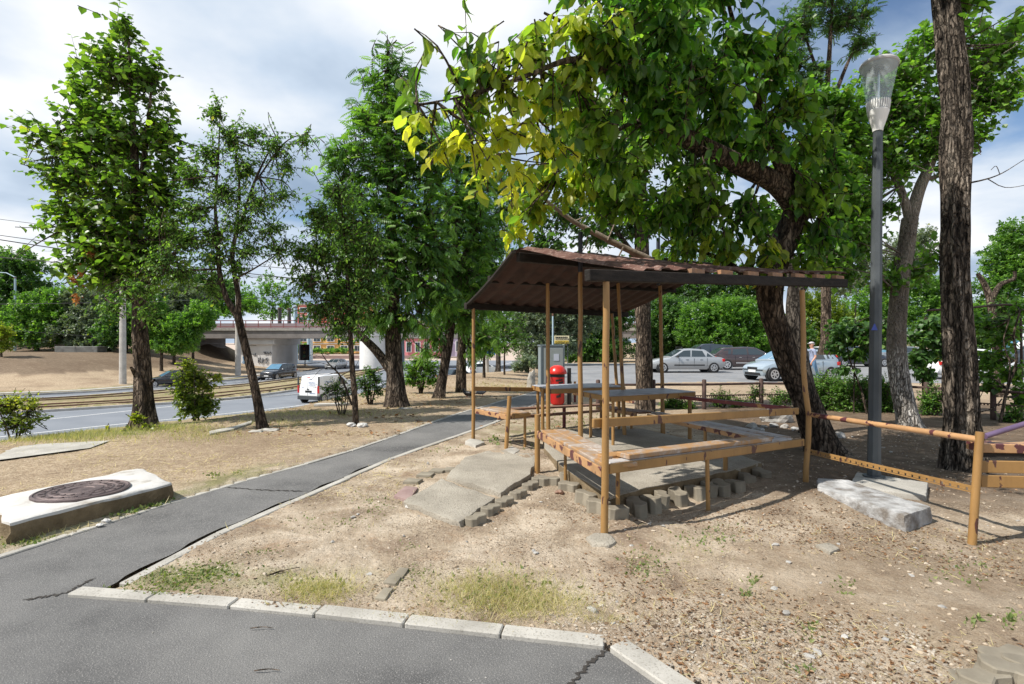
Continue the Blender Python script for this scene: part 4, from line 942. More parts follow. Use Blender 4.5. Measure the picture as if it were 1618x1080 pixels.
KC = 2.3
def crown_obj(root, clumps, limbs, mat, kind, size, cover=2.4, per=8, twig=.5, droop=.35, seed=1, yel=.0, nm='crown', shell=.42, up=.25, leafspread=1.0, larea=.45, fuzz=.28):
    """leaves on twigs that fill the clumps. clump: (x,y,z,rx,ry,rz[,yel])"""
    g = np.random.RandomState(seed); cl = np.array([list(c_[:6]) for c_ in clumps], float); yl = np.array([c_[6] if len(c_) > 6 else yel for c_ in clumps])
    area = math.pi*cl[:, 3]*cl[:, 5]; nl_ = area*cover*KC/(size*size*larea); nt_ = np.maximum(3, (nl_/per)).astype(int)
    ci = np.repeat(np.arange(len(cl)), nt_); n = len(ci)
    d = g.normal(size=(n, 3)); d /= np.linalg.norm(d, axis=1)[:, None]
    rr_ = g.rand(n)**shell; rr_ *= 1+fuzz*(g.rand(n)**2.2)
    tip = cl[ci, :3]+d*rr_[:, None]*cl[ci, 3:6]
    sk = np.vstack([cat(np.array(l_)[:, :3], max(6, len(l_)*6)) for l_ in limbs]) if limbs else cl[:, :3]
    axis = sk.mean(0)
    od = d*.8+(cl[ci, :3]-axis)/(np.linalg.norm(cl[ci, :3]-axis, axis=1)[:, None]+.3)*.6+np.array([0, 0, up])+g.normal(size=(n, 3))*.25
    od /= np.linalg.norm(od, axis=1)[:, None]
    tl = twig*(.6+.8*g.rand(n)); org = tip-od*tl[:, None]
    # leaves along the twigs
    ti = np.repeat(np.arange(n), per); m_ = len(ti); u = np.tile((np.arange(per)+.6)/per, n)+g.normal(size=m_)*.05; u = np.clip(u, .08, 1.03)
    sag = (u*u)*tl[ti]*droop*.4
    pos = org[ti]+od[ti]*(u*tl[ti])[:, None]; pos[:, 2] -= sag
    sidev = np.cross(od[ti], [0, 0, 1.]); sidev /= np.linalg.norm(sidev, axis=1)[:, None]+1e-6
    sgn = np.where(np.arange(m_) % 2, 1, -1)
    ld = od[ti]*.55+sidev*(sgn*.75*leafspread)[:, None]+g.normal(size=(m_, 3))*.35; ld[:, 2] -= droop
    nr_ = np.array([0, 0, 1.])+g.normal(size=(m_, 3))*.45+od[ti]*.25
    sz = size*(.42+.78*g.rand(m_)**.8)*(1-.15*u)
    V, L, S_, nv = place_leaves(leaf_tpl(kind), pos, ld, nr_, sz, sz*(.75+.5*g.rand(m_)), .3+2.2*g.rand(m_))
    rnd = np.repeat(np.clip(.5+.22*g.normal(size=m_)+.12*np.repeat(g.normal(size=n), per), 0, 1), nv)
    yt = np.clip(np.repeat(yl[ci]*1.0+g.normal(size=n)*.30*np.minimum(1, yl[ci]*2.2), per)+g.normal(size=m_)*.25*np.minimum(1, yl[np.repeat(ci, per)]*2.2), 0, 1)
    yt = np.where(g.rand(m_) < .006, .8*g.rand(m_), yt)
    V = V-np.array(root.location)
    me = mesh_arrays(nm, V, L, S_, mat, attrs={'rnd': rnd, 'yel': np.repeat(yt, nv)}, smooth=False)
    o = link(bpy.data.objects.new(nm, me), root)
    # twigs that carry them, and branches from the limbs to each clump
    tw = []
    for i in range(n):
        a = org[i]; b = tip[i].copy(); b[2] -= tl[i]*droop*.4; tw.append((np.array([a, (a+b)/2+np.array([0, 0, tl[i]*droop*.1]), b]), size*.035+.002, .0015))
    br = []
    for k in range(len(cl)):
        c_ = cl[k, :3]; j = np.argmin(np.linalg.norm(sk-c_-np.array([0, 0, -.25*np.linalg.norm(sk-c_, axis=1).min()]), axis=1)); s0 = sk[j]
        idx = np.where(ci == k)[0]
        for q in range(min(len(idx), 5)):
            e_ = org[idx[q]]; md = (s0+e_)/2+g.normal(size=3)*.08*np.linalg.norm(e_-s0)
            br.append((cat([s0, md, e_], 6), min(.008+.010*np.linalg.norm(e_-s0), .030), .004))
    return o, tw, br
def C(px, py, Y, rx, ry, *more, rz=None):
    s = Y/F; p = P(px, py, Y); return (p[0], p[1], p[2], rx*s, (rz or rx*.8)*s, ry*s, *more)
def lim(*pts): return [(*P(a, b, Y), r_) for a, b, Y, r_ in pts]
def tree(name, label, limbs, clumps, tmat, lmat, kind, size, cat_='tree', group=None, base=None, tk=None, twigs=True, **kw):
    b = base if base is not None else limbs[0][0][:3]
    root = thing(name, (float(b[0]), float(b[1]), float(b[2])), label, cat_, group)
    if clumps:
        o, tw, br = crown_obj(root, clumps, limbs, MT[lmat], kind, size, **kw)
    else: tw, br = [], []
    trunk_obj(root, limbs, MT[tmat], twigs=(br+tw) if twigs else br, seed=kw.get('seed', 1), **(tk or {}))
    return root

# --- linden on the left
Y1 = 10.3
tree('linden_tree', 'tall linden with heart-shaped leaves and a thick cut-marked trunk on the left',
     [lim((228, 690, Y1, .27), (229, 672, Y1, .235), (228, 640, Y1, .20), (226, 600, Y1, .185), (222, 540, Y1, .17), (220, 480, Y1, .15), (218, 400, Y1, .12), (214, 300, Y1, .09), (210, 180, Y1, .06), (203, 60, Y1, .02)),
      lim((221, 470, Y1, .09), (260, 420, Y1, .06), (300, 370, Y1-.1, .03)), lim((219, 440, Y1, .07), (180, 400, Y1, .05), (140, 350, Y1, .025)),
      lim((216, 330, Y1, .07), (230, 230, Y1, .05), (240, 130, Y1, .02)), lim((214, 340, Y1, .05), (150, 270, Y1, .035), (90, 210, Y1, .015)),
      lim((219, 600, Y1, .06), (212, 588, Y1-.12, .05), (207, 580, Y1-.2, .03)), lim((236, 606, Y1, .05), (244, 600, Y1-.1, .03))],
     [C(200, 25, Y1, 22, 28), C(160, 70, Y1, 32, 28), C(185, 95, Y1, 55, 45), C(232, 100, Y1, 32, 45), C(120, 125, Y1, 26, 30), C(140, 165, Y1, 50, 40), C(190, 190, Y1, 75, 60), C(262, 185, Y1, 32, 50),
      C(75, 200, Y1, 48, 26), C(40, 180, Y1, 22, 14), C(120, 240, Y1, 75, 45), C(180, 290, Y1, 85, 60), C(255, 270, Y1, 50, 60), C(95, 270, Y1, 55, 25), C(110, 325, Y1, 48, 40), C(130, 380, Y1, 55, 40), C(200, 370, Y1, 80, 60), C(270, 350, Y1, 45, 55), C(165, 430, Y1, 50, 35), C(230, 430, Y1, 50, 40), C(100, 415, Y1, 28, 22), C(62, 340, Y1, 22, 10)],
     'bark', 'lf_linden', 'heart', .15, seed=11, cover=2.1, per=8, twig=.8, droop=.45, shell=.40, fuzz=.55, tk=dict(ns=36, rough=.14, furrow=.10))
cl_root = bpy.data.objects['linden_tree']
dz_ = [C(148, 396, 10.0, 11, 12, 0.), C(118, 440, 10.0, 10, 11, 0.), C(120, 468, 10.0, 8, 10, 0.), C(128, 425, 10.0, 6, 14, 0.)]
for i_, d_ in enumerate(dz_): crown_obj(cl_root, [d_], [], MT['lf_dead'], 'oval', .06, cover=2, per=6, twig=.12, droop=.8, seed=5+i_, nm='dead_leaves')
# --- slender tree
Y2 = 9.86
tree('slender_tree', 'slender leaning tree with a forked trunk and sparse drooping leaves',
     [lim((416, 690, Y2, .14), (413, 670, Y2, .105), (405, 620, Y2, .095), (393, 570, Y2, .09), (382, 525, Y2, .088), (375, 496, Y2, .082)),
      lim((376, 500, Y2, .075), (358, 470, Y2, .06), (347, 430, Y2, .05), (344, 380, Y2, .042), (340, 320, Y2, .032), (345, 250, Y2, .022), (348, 170, Y2, .008)),
      lim((376, 498, Y2, .07), (377, 470, Y2, .055), (370, 430, Y2, .05), (368, 390, Y2, .042), (385, 340, Y2, .034), (405, 280, Y2, .026), (440, 210, Y2, .01)),
      lim((369, 400, Y2, .035), (378, 300, Y2, .028), (370, 220, Y2, .01)), lim((405, 285, Y2, .02), (450, 225, Y2, .014), (492, 208, Y2, .006)),
      lim((346, 425, Y2, .025), (290, 428, Y2-.3, .018), (230, 440, Y2-.6, .012), (165, 470, Y2-.8, .006)), lim((372, 440, Y2, .025), (400, 425, Y2, .018), (440, 400, Y2, .008))],
     [C(338, 165, Y2, 18, 22), C(365, 200, Y2, 26, 26), C(400, 195, Y2, 22, 16), C(440, 215, Y2, 34, 13), C(482, 207, Y2, 20, 11), C(455, 250, Y2, 14, 26), C(330, 230, Y2, 24, 26), C(300, 265, Y2, 28, 28), C(385, 250, Y2, 28, 26), C(350, 290, Y2, 34, 26), C(410, 305, Y2, 36, 20), C(450, 295, Y2, 20, 14), C(300, 320, Y2, 34, 24), C(380, 340, Y2, 38, 22), C(335, 360, Y2, 34, 20), C(430, 350, Y2, 32, 14), C(290, 370, Y2, 30, 22), C(395, 385, Y2, 30, 16), C(330, 400, Y2, 30, 18), C(445, 385, Y2, 22, 14),
      C(250, 345, Y2-.4, 26, 16), C(245, 400, Y2-.5, 32, 22), C(210, 450, Y2-.7, 26, 18), C(280, 430, Y2-.3, 32, 16), C(170, 475, Y2-.8, 20, 12), C(225, 490, Y2-.6, 16, 14), C(330, 450, Y2, 26, 12), C(375, 420, Y2, 22, 14)],
     'bark', 'lf_small', 'oval', .085, seed=21, cover=2.3, per=9, twig=.42, droop=.75, shell=.75, fuzz=1.1, larea=.30, tk=dict(ns=14))
# --- young tree with white stones
Y3 = 10.3
tree('young_tree', 'thin-trunked young tree standing between white stones beside the path',
     [lim((562, 685, Y3, .10), (562, 665, Y3, .075), (560, 620, Y3, .068), (556, 570, Y3, .062), (553, 520, Y3, .055), (550, 450, Y3, .045), (545, 380, Y3, .03), (535, 290, Y3, .012)),
      lim((553, 520, Y3, .04), (530, 470, Y3, .03), (505, 400, Y3, .018), (495, 340, Y3, .008)), lim((551, 470, Y3, .03), (580, 420, Y3, .02), (600, 360, Y3, .008)),
      lim((552, 500, Y3, .025), (520, 455, Y3-.1, .018), (500, 445, Y3-.2, .012), (470, 465, Y3-.3, .006))],
     [C(535, 290, Y3, 28, 28), C(500, 325, Y3, 32, 24), C(555, 340, Y3, 42, 34), C(500, 385, Y3, 46, 30), C(590, 385, Y3, 34, 36), C(545, 400, Y3, 40, 34), C(480, 430, Y3, 34, 24), C(530, 450, Y3, 44, 30), C(590, 450, Y3, 34, 34), C(500, 485, Y3, 32, 24), C(560, 495, Y3, 34, 26), C(530, 515, Y3, 26, 20), C(468, 385, Y3, 22, 16)],
     'bark', 'lf_small', 'oval', .10, seed=31, cover=2.2, per=9, twig=.5, droop=.8, shell=.6, fuzz=.8, larea=.30)
# --- ash trees beyond
Y4 = 13.2
tree('ash_tree', 'tall pointed ash with a stout trunk and one big low limb, on the bank',
     [lim((628, 655, Y4, .36), (627, 640, Y4, .31), (625, 600, Y4, .25), (622, 560, Y4, .24), (621, 480, Y4, .21), (619, 380, Y4, .17), (616, 250, Y4, .11), (613, 120, Y4, .05), (612, 55, Y4, .012)),
      lim((622, 590, Y4, .17), (595, 555, Y4, .13), (570, 530, Y4, .10), (545, 505, Y4, .06), (520, 470, Y4, .02)),
      lim((621, 470, Y4, .10), (660, 420, Y4, .07), (690, 370, Y4, .03)), lim((620, 420, Y4, .09), (580, 350, Y4, .06), (540, 290, Y4, .02)), lim((618, 330, Y4, .08), (650, 250, Y4, .05), (680, 190, Y4, .015))],
     [C(613, 72, Y4, 20, 29), C(600, 110, Y4, 36, 27), C(636, 100, Y4, 26, 16), C(625, 145, Y4, 49, 32), C(585, 165, Y4, 46, 32), C(655, 180, Y4, 49, 39), C(615, 205, Y4, 65, 36), C(556, 220, Y4, 49, 29), C(530, 240, Y4, 26, 16), C(585, 250, Y4, 65, 39), C(650, 250, Y4, 65, 46), C(692, 240, Y4, 39, 41), C(535, 290, Y4, 49, 29), C(600, 310, Y4, 75, 46), C(670, 320, Y4, 65, 48), C(530, 345, Y4, 52, 32), C(570, 380, Y4, 65, 41), C(640, 385, Y4, 72, 48), C(690, 390, Y4, 44, 46), C(600, 440, Y4, 71, 41), C(555, 455, Y4, 46, 39), C(665, 450, Y4, 58, 43), C(640, 500, Y4, 57, 27), C(590, 500, Y4, 46, 25), C(700, 460, Y4, 39, 34)],
     'bark_dark', 'lf_ash', 'pinnate', .34, seed=41, cover=2.5, per=4, twig=.6, droop=.6, shell=.42, fuzz=.55, larea=.34, tk=dict(ns=18))
Y5 = 15.1
tree('ash_tree', 'leaning ash with a slim pale-footed trunk, right of the stout ash',
     [lim((694, 640, Y5, .22), (695, 628, Y5, .19), (702, 580, Y5, .17), (710, 530, Y5, .16), (716, 470, Y5, .14), (720, 380, Y5, .1), (722, 290, Y5, .06), (722, 200, Y5, .015)), lim((716, 470, Y5, .08), (690, 420, Y5, .05), (670, 380, Y5, .02)), lim((718, 430, Y5, .07), (750, 370, Y5, .05), (765, 310, Y5, .015))],
     [C(706, 215, Y5, 36, 34), C(735, 240, Y5, 36, 40), C(700, 290, Y5, 46, 40), C(750, 300, Y5, 42, 45), C(715, 350, Y5, 55, 42), C(765, 370, Y5, 36, 45), C(695, 410, Y5, 42, 40), C(740, 430, Y5, 50, 40), C(700, 475, Y5, 40, 34), C(755, 465, Y5, 34, 34), C(682, 520, Y5, 26, 26), C(735, 500, Y5, 30, 24), C(668, 555, Y5, 16, 14)],
     'bark_dark', 'lf_ash', 'pinnate', .34, seed=51, cover=2.3, fuzz=.5, per=4, twig=.5, droop=.65, shell=.38, larea=.34)
Y6 = 17.
tree('ash_tree', 'dark ash with a straight trunk, farthest of the row and nearest the shelter roof',
     [lim((729, 630, Y6, .24), (728, 616, Y6, .20), (729, 560, Y6, .18), (733, 480, Y6, .16), (740, 400, Y6, .12), (748, 300, Y6, .05), (755, 230, Y6, .015)), lim((731, 500, Y6, .1), (705, 440, Y6, .06), (690, 380, Y6, .02)), lim((735, 470, Y6, .09), (765, 410, Y6, .06), (790, 350, Y6, .02))],
     [C(770, 270, Y6, 34, 36), C(790, 320, Y6, 34, 36), C(750, 330, Y6, 40, 36), C(785, 375, Y6, 34, 40), C(745, 390, Y6, 46, 40), C(780, 425, Y6, 32, 36), C(740, 450, Y6, 42, 36), C(768, 480, Y6, 30, 36), C(735, 505, Y6, 34, 30), C(765, 535, Y6, 26, 26), C(745, 555, Y6, 18, 18), C(820, 280, Y6, 34, 30)],
     'bark_dark', 'lf_ash', 'pinnate', .34, seed=61, cover=2.3, fuzz=.5, per=4, twig=.5, droop=.65, shell=.38, larea=.34)
# small trees beyond, along the bank
def hP(px, Y): x = (px-809)/F*Y; return (x, Y, hz(x, Y))
b = hP(765, 24)
tree('street_tree', 'small dark tree by the road with a thin bare trunk, left of the grey shrub', [[(b[0], b[1], b[2]-.1, .09), (b[0], b[1], b[2]+.9, .07), (*P(766, 510, 24), .03)]],
     [C(766, 520, 24, 26, 22), C(752, 545, 24, 18, 20), C(775, 548, 24, 18, 18)], 'bark_dark', 'lf_ash', 'oval', .16, seed=62, cover=2.6, per=7, twig=.4)
b = hP(797, 27)
tree('street_tree', 'light green young tree with several thin stems beside the whitewashed trunk', [[(b[0], b[1], b[2]-.1, .07), (b[0], b[1], b[2]+1, .05), (*P(795, 500, 27), .02)]],
     [C(800, 505, 27, 30, 24), C(775, 510, 27, 26, 24), C(815, 530, 27, 24, 22), C(792, 540, 27, 28, 20), C(790, 478, 27, 22, 18)], 'bark', 'lf_bright', 'oval', .15, seed=63, cover=2.4, per=7, twig=.4)
b = hP(787, 30)
tree('street_tree', 'tree with whitewashed trunk foot on the bank by the road', [[(b[0], b[1], b[2]-.1, .17), (b[0], b[1], b[2]+1.3, .15), (*P(785, 490, 30), .05)]],
     [C(775, 480, 30, 24, 22), C(800, 470, 30, 24, 22)], 'bark_wash2' if 'bark_wash2' in MT else 'bark_grey', 'lf_ash', 'oval', .16, seed=64, cover=2.3, per=7)

# --- the big walnut over the shelter
Yw = 7.6
wl = [lim((1312, 735, 7.7, .36), (1303, 712, 7.7, .27), (1290, 680, 7.7, .225), (1272, 630, 7.65, .20), (1250, 580, 7.6, .195), (1232, 530, 7.55, .195), (1216, 475, 7.5, .20), (1222, 420, 7.45, .215), (1242, 375, 7.4, .215), (1258, 330, 7.3, .205), (1255, 305, 7.25, .18)),
      lim((1258, 330, 7.3, .17), (1225, 290, 7.1, .16), (1170, 262, 6.8, .145), (1110, 232, 6.4, .13), (1060, 205, 6.1, .115), (1025, 165, 5.8, .10), (985, 135, 5.5, .085), (950, 105, 5.2, .06), (900, 95, 4.9, .035), (830, 120, 4.7, .02), (740, 150, 4.6, .012), (660, 165, 4.6, .006)),
      lim((1258, 318, 7.25, .13), (1238, 270, 7.1, .11), (1218, 225, 6.9, .095), (1200, 170, 6.7, .08), (1180, 110, 6.5, .06), (1160, 40, 6.2, .035), (1140, -40, 6, .015)),
      lim((1060, 205, 6.1, .06), (1010, 190, 6.3, .045), (960, 215, 6.4, .03), (890, 250, 6.6, .012)),
      lim((1216, 470, 7.5, .09), (1185, 440, 7.4, .06), (1130, 405, 7.3, .035), (1060, 385, 7.3, .012)),
      lim((985, 135, 5.5, .05), (930, 60, 5.1, .035), (860, 20, 4.8, .015)), lim((1242, 370, 7.4, .06), (1290, 330, 7.2, .04), (1330, 290, 7.0, .012)),
      lim((950, 105, 5.2, .04), (870, 170, 5.1, .025), (800, 210, 5.2, .012), (770, 250, 5.3, .006))]
wc = [C(650, 172, 4.6, 34, 18, .62), C(640, 120, 4.7, 12, 8, .1), C(700, 205, 4.7, 40, 22, .6), C(730, 160, 4.7, 40, 34, .25), C(745, 225, 4.8, 40, 24, .75), C(790, 190, 4.9, 42, 40, .55), C(795, 245, 5.0, 34, 28, .8), C(755, 262, 5.1, 28, 14, .7),
      C(740, 50, 4.5, 30, 44, .12), C(780, 100, 4.6, 48, 38, .36), C(725, 100, 4.6, 28, 30, .15), C(830, 50, 4.7, 52, 44, .34), C(850, 130, 4.9, 50, 42, .42), C(860, 200, 5.1, 46, 36, .5), C(900, 90, 5.0, 58, 50, .3), C(905, 20, 4.8, 66, 40, .3),
      C(960, 50, 5.0, 70, 55, .05), C(930, 170, 5.3, 60, 55, .08), C(950, 230, 5.6, 60, 45, .05), C(1010, 100, 5.3, 60, 60), C(1050, 20, 5.2, 70, 50), C(1110, 70, 5.6, 66, 60), C(1060, 150, 5.6, 60, 55), C(1140, 150, 6.0, 60, 60), C(1180, 60, 6.0, 55, 60), C(1240, 80, 6.4, 48, 60), C(1265, 150, 6.6, 48, 50, .08), C(1290, 205, 6.8, 42, 45, .06), C(1215, 190, 6.5, 50, 50),
      C(990, 240, 6.2, 60, 50, .05), C(1080, 265, 6.4, 60, 42, .06), C(900, 280, 6.6, 52, 32, .25), C(840, 270, 6.6, 40, 28, .45), C(830, 320, 6.8, 44, 30, .25), C(960, 310, 6.8, 60, 40, .08), C(1040, 330, 6.9, 62, 36), C(1120, 320, 7.0, 60, 40, .05), C(1190, 330, 7.0, 48, 44), C(1290, 300, 7.1, 42, 44, .05), C(1310, 360, 7.2, 40, 40), C(1150, 390, 7.2, 60, 22, .3), C(1215, 405, 7.1, 46, 22, .4), C(1080, 385, 7.2, 50, 18, .12), C(1290, 415, 7.3, 34, 22, .1), C(800, 360, 6.9, 26, 16, .4), C(1330, 250, 7.0, 30, 36),
      C(1000, -70, 5.0, 150, 60), C(1150, -60, 5.8, 90, 60), C(1100, -180, 6.0, 160, 70), C(980, 60, 6.2, 90, 60), C(1080, 100, 6.8, 90, 60), C(1010, 180, 6.9, 80, 50), C(1150, 220, 7.4, 70, 60), C(900, 180, 6.2, 70, 50, .1), C(1060, -40, 6.8, 140, 60)]  # includes clumps above the view, added to shade the limbs
tree('walnut_tree', 'big leaning walnut with large partly yellow leaves spreading over the shelter roof', wl, wc, 'bark_dark', 'lf_walnut', 'walnut', .17, seed=71, cover=2.1, fuzz=.4, per=7, twig=.45, droop=.95, shell=.45, up=.0, larea=.33, tk=dict(ns=40, rough=.12, furrow=.13))
# grey-barked tree behind it
tree('grey_tree', 'grey-barked tree with a forked trunk just behind the leaning walnut',
     [lim((1288, 690, 9.2, .20), (1280, 640, 9.2, .175), (1263, 560, 9.2, .155), (1255, 500, 9.2, .155), (1257, 455, 9.2, .155)), lim((1256, 458, 9.2, .12), (1246, 410, 9.2, .1), (1240, 330, 9.2, .07), (1235, 230, 9.3, .02)), lim((1260, 462, 9.2, .13), (1282, 420, 9.2, .11), (1300, 350, 9.2, .08), (1310, 220, 9.2, .02))],
     [C(1245, 250, 9.3, 50, 50), C(1310, 230, 9.2, 50, 50), C(1330, 160, 9.2, 50, 40), C(1230, 330, 9.4, 40, 40), C(1320, 300, 9.2, 40, 40), C(1345, 330, 9.2, 30, 40), C(1330, 390, 9.2, 34, 30), C(1290, 150, 9.2, 40, 40), C(1350, 210, 9.2, 30, 40), C(1280, 370, 9.3, 36, 30), C(1350, 280, 9.1, 30, 30)],
     'bark_grey', 'lf_bright', 'broad', .13, seed=81, cover=3.0, per=8, twig=.45, droop=.55)
# dark trunk through the roof line
tree('dark_tree', 'straight dark-trunked tree directly behind the shelter',
     [lim((1021, 668, 12.4, .34), (1020, 645, 12.4, .27), (1018, 600, 12.4, .235), (1016, 500, 12.4, .22), (1014, 400, 12.4, .2), (1012, 280, 12.4, .15), (1010, 100, 12.4, .06)), lim((1014, 420, 12.4, .1), (960, 350, 12.4, .06), (900, 310, 12.4, .02)), lim((1013, 380, 12.4, .1), (1080, 320, 12.4, .06), (1130, 280, 12.4, .02))],
     [C(890, 330, 12.4, 50, 36), C(850, 375, 12.6, 45, 30), C(940, 360, 12.6, 50, 30), C(980, 300, 12.5, 60, 50), C(1070, 310, 12.5, 60, 45), C(1120, 360, 12.5, 50, 30), C(1010, 200, 12.4, 90, 60), C(920, 250, 12.4, 60, 50), C(1100, 220, 12.4, 60, 60), C(1020, 90, 12.4, 80, 60), C(830, 320, 12.6, 34, 40), C(1000, 350, 12.7, 40, 24)],
     'bark_dark', 'lf_dark', 'oval', .17, seed=91, cover=2.0, per=8, twig=.55, droop=.6, larea=.3)
# tall tree far behind at the top right
tree('robinia_tree', 'tall feathery tree high behind the lamp, seen above the walnut',
     [lim((1306, 560, 17, .2), (1304, 400, 17, .16), (1303, 280, 17, .13), (1306, 160, 17, .10), (1312, 60, 17, .07), (1318, -60, 17, .02)), lim((1304, 190, 17, .08), (1335, 110, 17, .06), (1362, 50, 17, .02)), lim((1306, 150, 17, .07), (1280, 80, 17, .05), (1262, 20, 17, .02))],
     [C(1262, 30, 17, 36, 36), C(1250, 90, 17, 30, 34), C(1285, 105, 17, 24, 24), C(1330, 20, 17, 40, 26), C(1358, 55, 17, 24, 22), C(1300, -30, 17, 60, 40), C(1365, 10, 17, 22, 24), C(1275, 130, 17, 24, 20)],
     'bark', 'lf_dark', 'pinnate', .3, seed=95, cover=2.8, per=4, twig=.6, droop=.5, larea=.34)
# whitewashed tree
Yt = 9.9
tree('whitewashed_tree', 'curved tree with a whitewashed trunk foot, between lamp post and furrowed trunk',
     [lim((1442, 695, Yt, .27), (1438, 676, Yt, .235), (1430, 640, Yt, .21), (1420, 590, Yt, .195), (1416, 540, Yt, .19), (1420, 470, Yt, .178), (1430, 400, Yt, .17), (1438, 345, Yt, .165)),
      lim((1438, 352, Yt, .10), (1425, 305, Yt, .085), (1408, 265, Yt, .07), (1396, 210, Yt, .05), (1385, 140, Yt, .015)), lim((1438, 350, Yt, .14), (1452, 300, Yt, .12), (1468, 262, Yt, .10), (1490, 200, Yt, .07), (1520, 120, Yt, .03)),
      lim((1460, 285, Yt, .05), (1500, 270, Yt, .035), (1550, 240, Yt, .012))],
     [C(1385, 130, Yt, 45, 40), C(1440, 90, Yt, 55, 45), C(1420, 165, Yt, 55, 45), C(1375, 200, Yt, 45, 45), C(1470, 160, Yt, 50, 45), C(1460, 215, Yt, 55, 36), C(1410, 240, Yt, 50, 40), C(1350, 250, Yt, 40, 45), C(1550, 80, Yt, 50, 50), C(1590, 60, Yt, 35, 45), C(1560, 140, Yt, 50, 45), C(1600, 130, Yt, 26, 34), C(1540, 195, Yt, 40, 30), C(1490, 40, Yt, 60, 30), C(1500, 250, Yt, 26, 20), C(1350, 310, Yt, 38, 40), C(1345, 370, Yt, 40, 40), C(1395, 315, Yt, 20, 20), C(1445, 425, Yt, 36, 16), C(1400, 440, Yt, 40, 20), C(1480, 405, Yt, 22, 18), C(1330, 430, Yt, 26, 24)],
     'bark_wash', 'lf_bright', 'broad', .13, seed=101, cover=3.2, per=8, twig=.5, droop=.5, tk=dict(ns=40, rough=.08, furrow=.07))
# furrowed trunk at the right
Yf = 6.7
tree('furrowed_tree', 'tall dark tree with a deeply furrowed trunk at the right of the lamp post',
     [lim((1528, 760, Yf, .36), (1526, 738, Yf, .29), (1522, 690, Yf, .245), (1518, 620, Yf, .215), (1514, 550, Yf, .20), (1511, 470, Yf, .185), (1509, 390, Yf, .178), (1510, 300, Yf, .175), (1511, 200, Yf, .17), (1508, 120, Yf, .165), (1500, 40, Yf, .155), (1492, -40, Yf, .15), (1480, -160, Yf, .12), (1470, -260, Yf, .05)),
      lim((1509, 292, Yf, .02), (1545, 286, Yf-.1, .014), (1580, 275, Yf-.1, .009), (1618, 252, Yf-.1, .003)), lim((1560, 282, Yf-.1, .008), (1590, 296, Yf-.1, .006), (1640, 288, Yf-.1, .003)), lim((1580, 275, Yf-.1, .005), (1574, 262, Yf-.1, .004), (1566, 268, Yf-.1, .002))],
     [C(1480, -180, Yf, 160, 60), C(1600, -120, Yf, 90, 60), C(1400, -150, Yf, 80, 50), C(1605, 30, Yf, 20, 34), C(1535, -20, Yf, 40, 25)],
     'bark_furrow', 'lf_bright', 'broad', .13, seed=111, cover=1.6, per=8, twig=.5, droop=.5, tk=dict(ns=72, rough=.16, furrow=.22))
# grapevine behind the fence
tree('grapevine', 'dark grapevine with broad leaves climbing between the lamp post and the walnut', [lim((1372, 665, 11.8, .03), (1362, 620, 11.8, .025), (1345, 575, 11.8, .022), (1338, 545, 11.8, .02)), lim((1349, 660, 11.9, .02), (1350, 560, 11.9, .018), (1352, 480, 11.9, .015))],
     [C(1345, 510, 11.8, 38, 22), C(1320, 530, 11.8, 22, 22), C(1375, 530, 11.8, 30, 24), C(1350, 550, 11.8, 26, 14), C(1395, 505, 11.8, 26, 20), C(1330, 575, 11.8, 12, 12)], 'bark_dark', 'lf_dark', 'heart', .15, cat_='vine', seed=121, cover=2.6, per=6, twig=.35, droop=.8)
tree('grapevine', 'grapevine of large leaves hanging between the whitewashed and the furrowed trunk', [lim((1460, 660, 12, .03), (1458, 590, 12, .025), (1462, 500, 12, .02))],
     [C(1460, 520, 12, 34, 22), C(1490, 540, 12, 24, 26), C(1455, 560, 12, 26, 22), C(1480, 500, 12, 30, 16), C(1465, 590, 12, 16, 18)], 'bark_dark', 'lf_dark', 'heart', .15, cat_='vine', seed=122, cover=2.5, per=6, twig=.35, droop=.8)
tree('grapevine', 'sunlit vine with two curling stems under the wire arch at the right edge', [lim((1578, 680, 10.5, .035), (1590, 620, 10.5, .03), (1606, 570, 10.5, .028), (1602, 530, 10.5, .025), (1612, 490, 10.5, .02)), lim((1585, 640, 10.5, .02), (1596, 580, 10.5, .018), (1586, 540, 10.5, .016), (1596, 500, 10.5, .012)), lim((1583, 630, 10.5, .015), (1570, 644, 10.4, .014), (1540, 652, 10.4, .012), (1518, 648, 10.4, .01))],
     [C(1560, 500, 11, 36, 22), C(1590, 520, 11, 30, 24), C(1565, 560, 11, 36, 26), C(1600, 580, 11, 24, 24), C(1560, 600, 11, 26, 16), C(1612, 620, 11, 16, 24), C(1610, 480, 11, 20, 16)], 'bark_dark', 'lf_bright', 'heart', .13, cat_='vine', seed=123, cover=2.0, per=6, twig=.35, droop=.7)
# pruned stub tree
tree('pruned_tree', 'pruned tree with bare cut stubs behind the wire arch', [lim((1578, 640, 16, .16), (1576, 560, 16, .14), (1566, 480, 16, .13), (1556, 450, 16, .10), (1545, 432, 16, .07)), lim((1566, 475, 16, .09), (1580, 450, 16, .08), (1602, 440, 16, .06), (1603, 428, 16, .05))],
     [C(1585, 480, 16, 30, 24), C(1600, 520, 16, 24, 24), C(1560, 515, 16, 26, 22)], 'bark_dark', 'lf_dark', 'oval', .13, seed=124, cover=2.2, per=7, twig=.4)

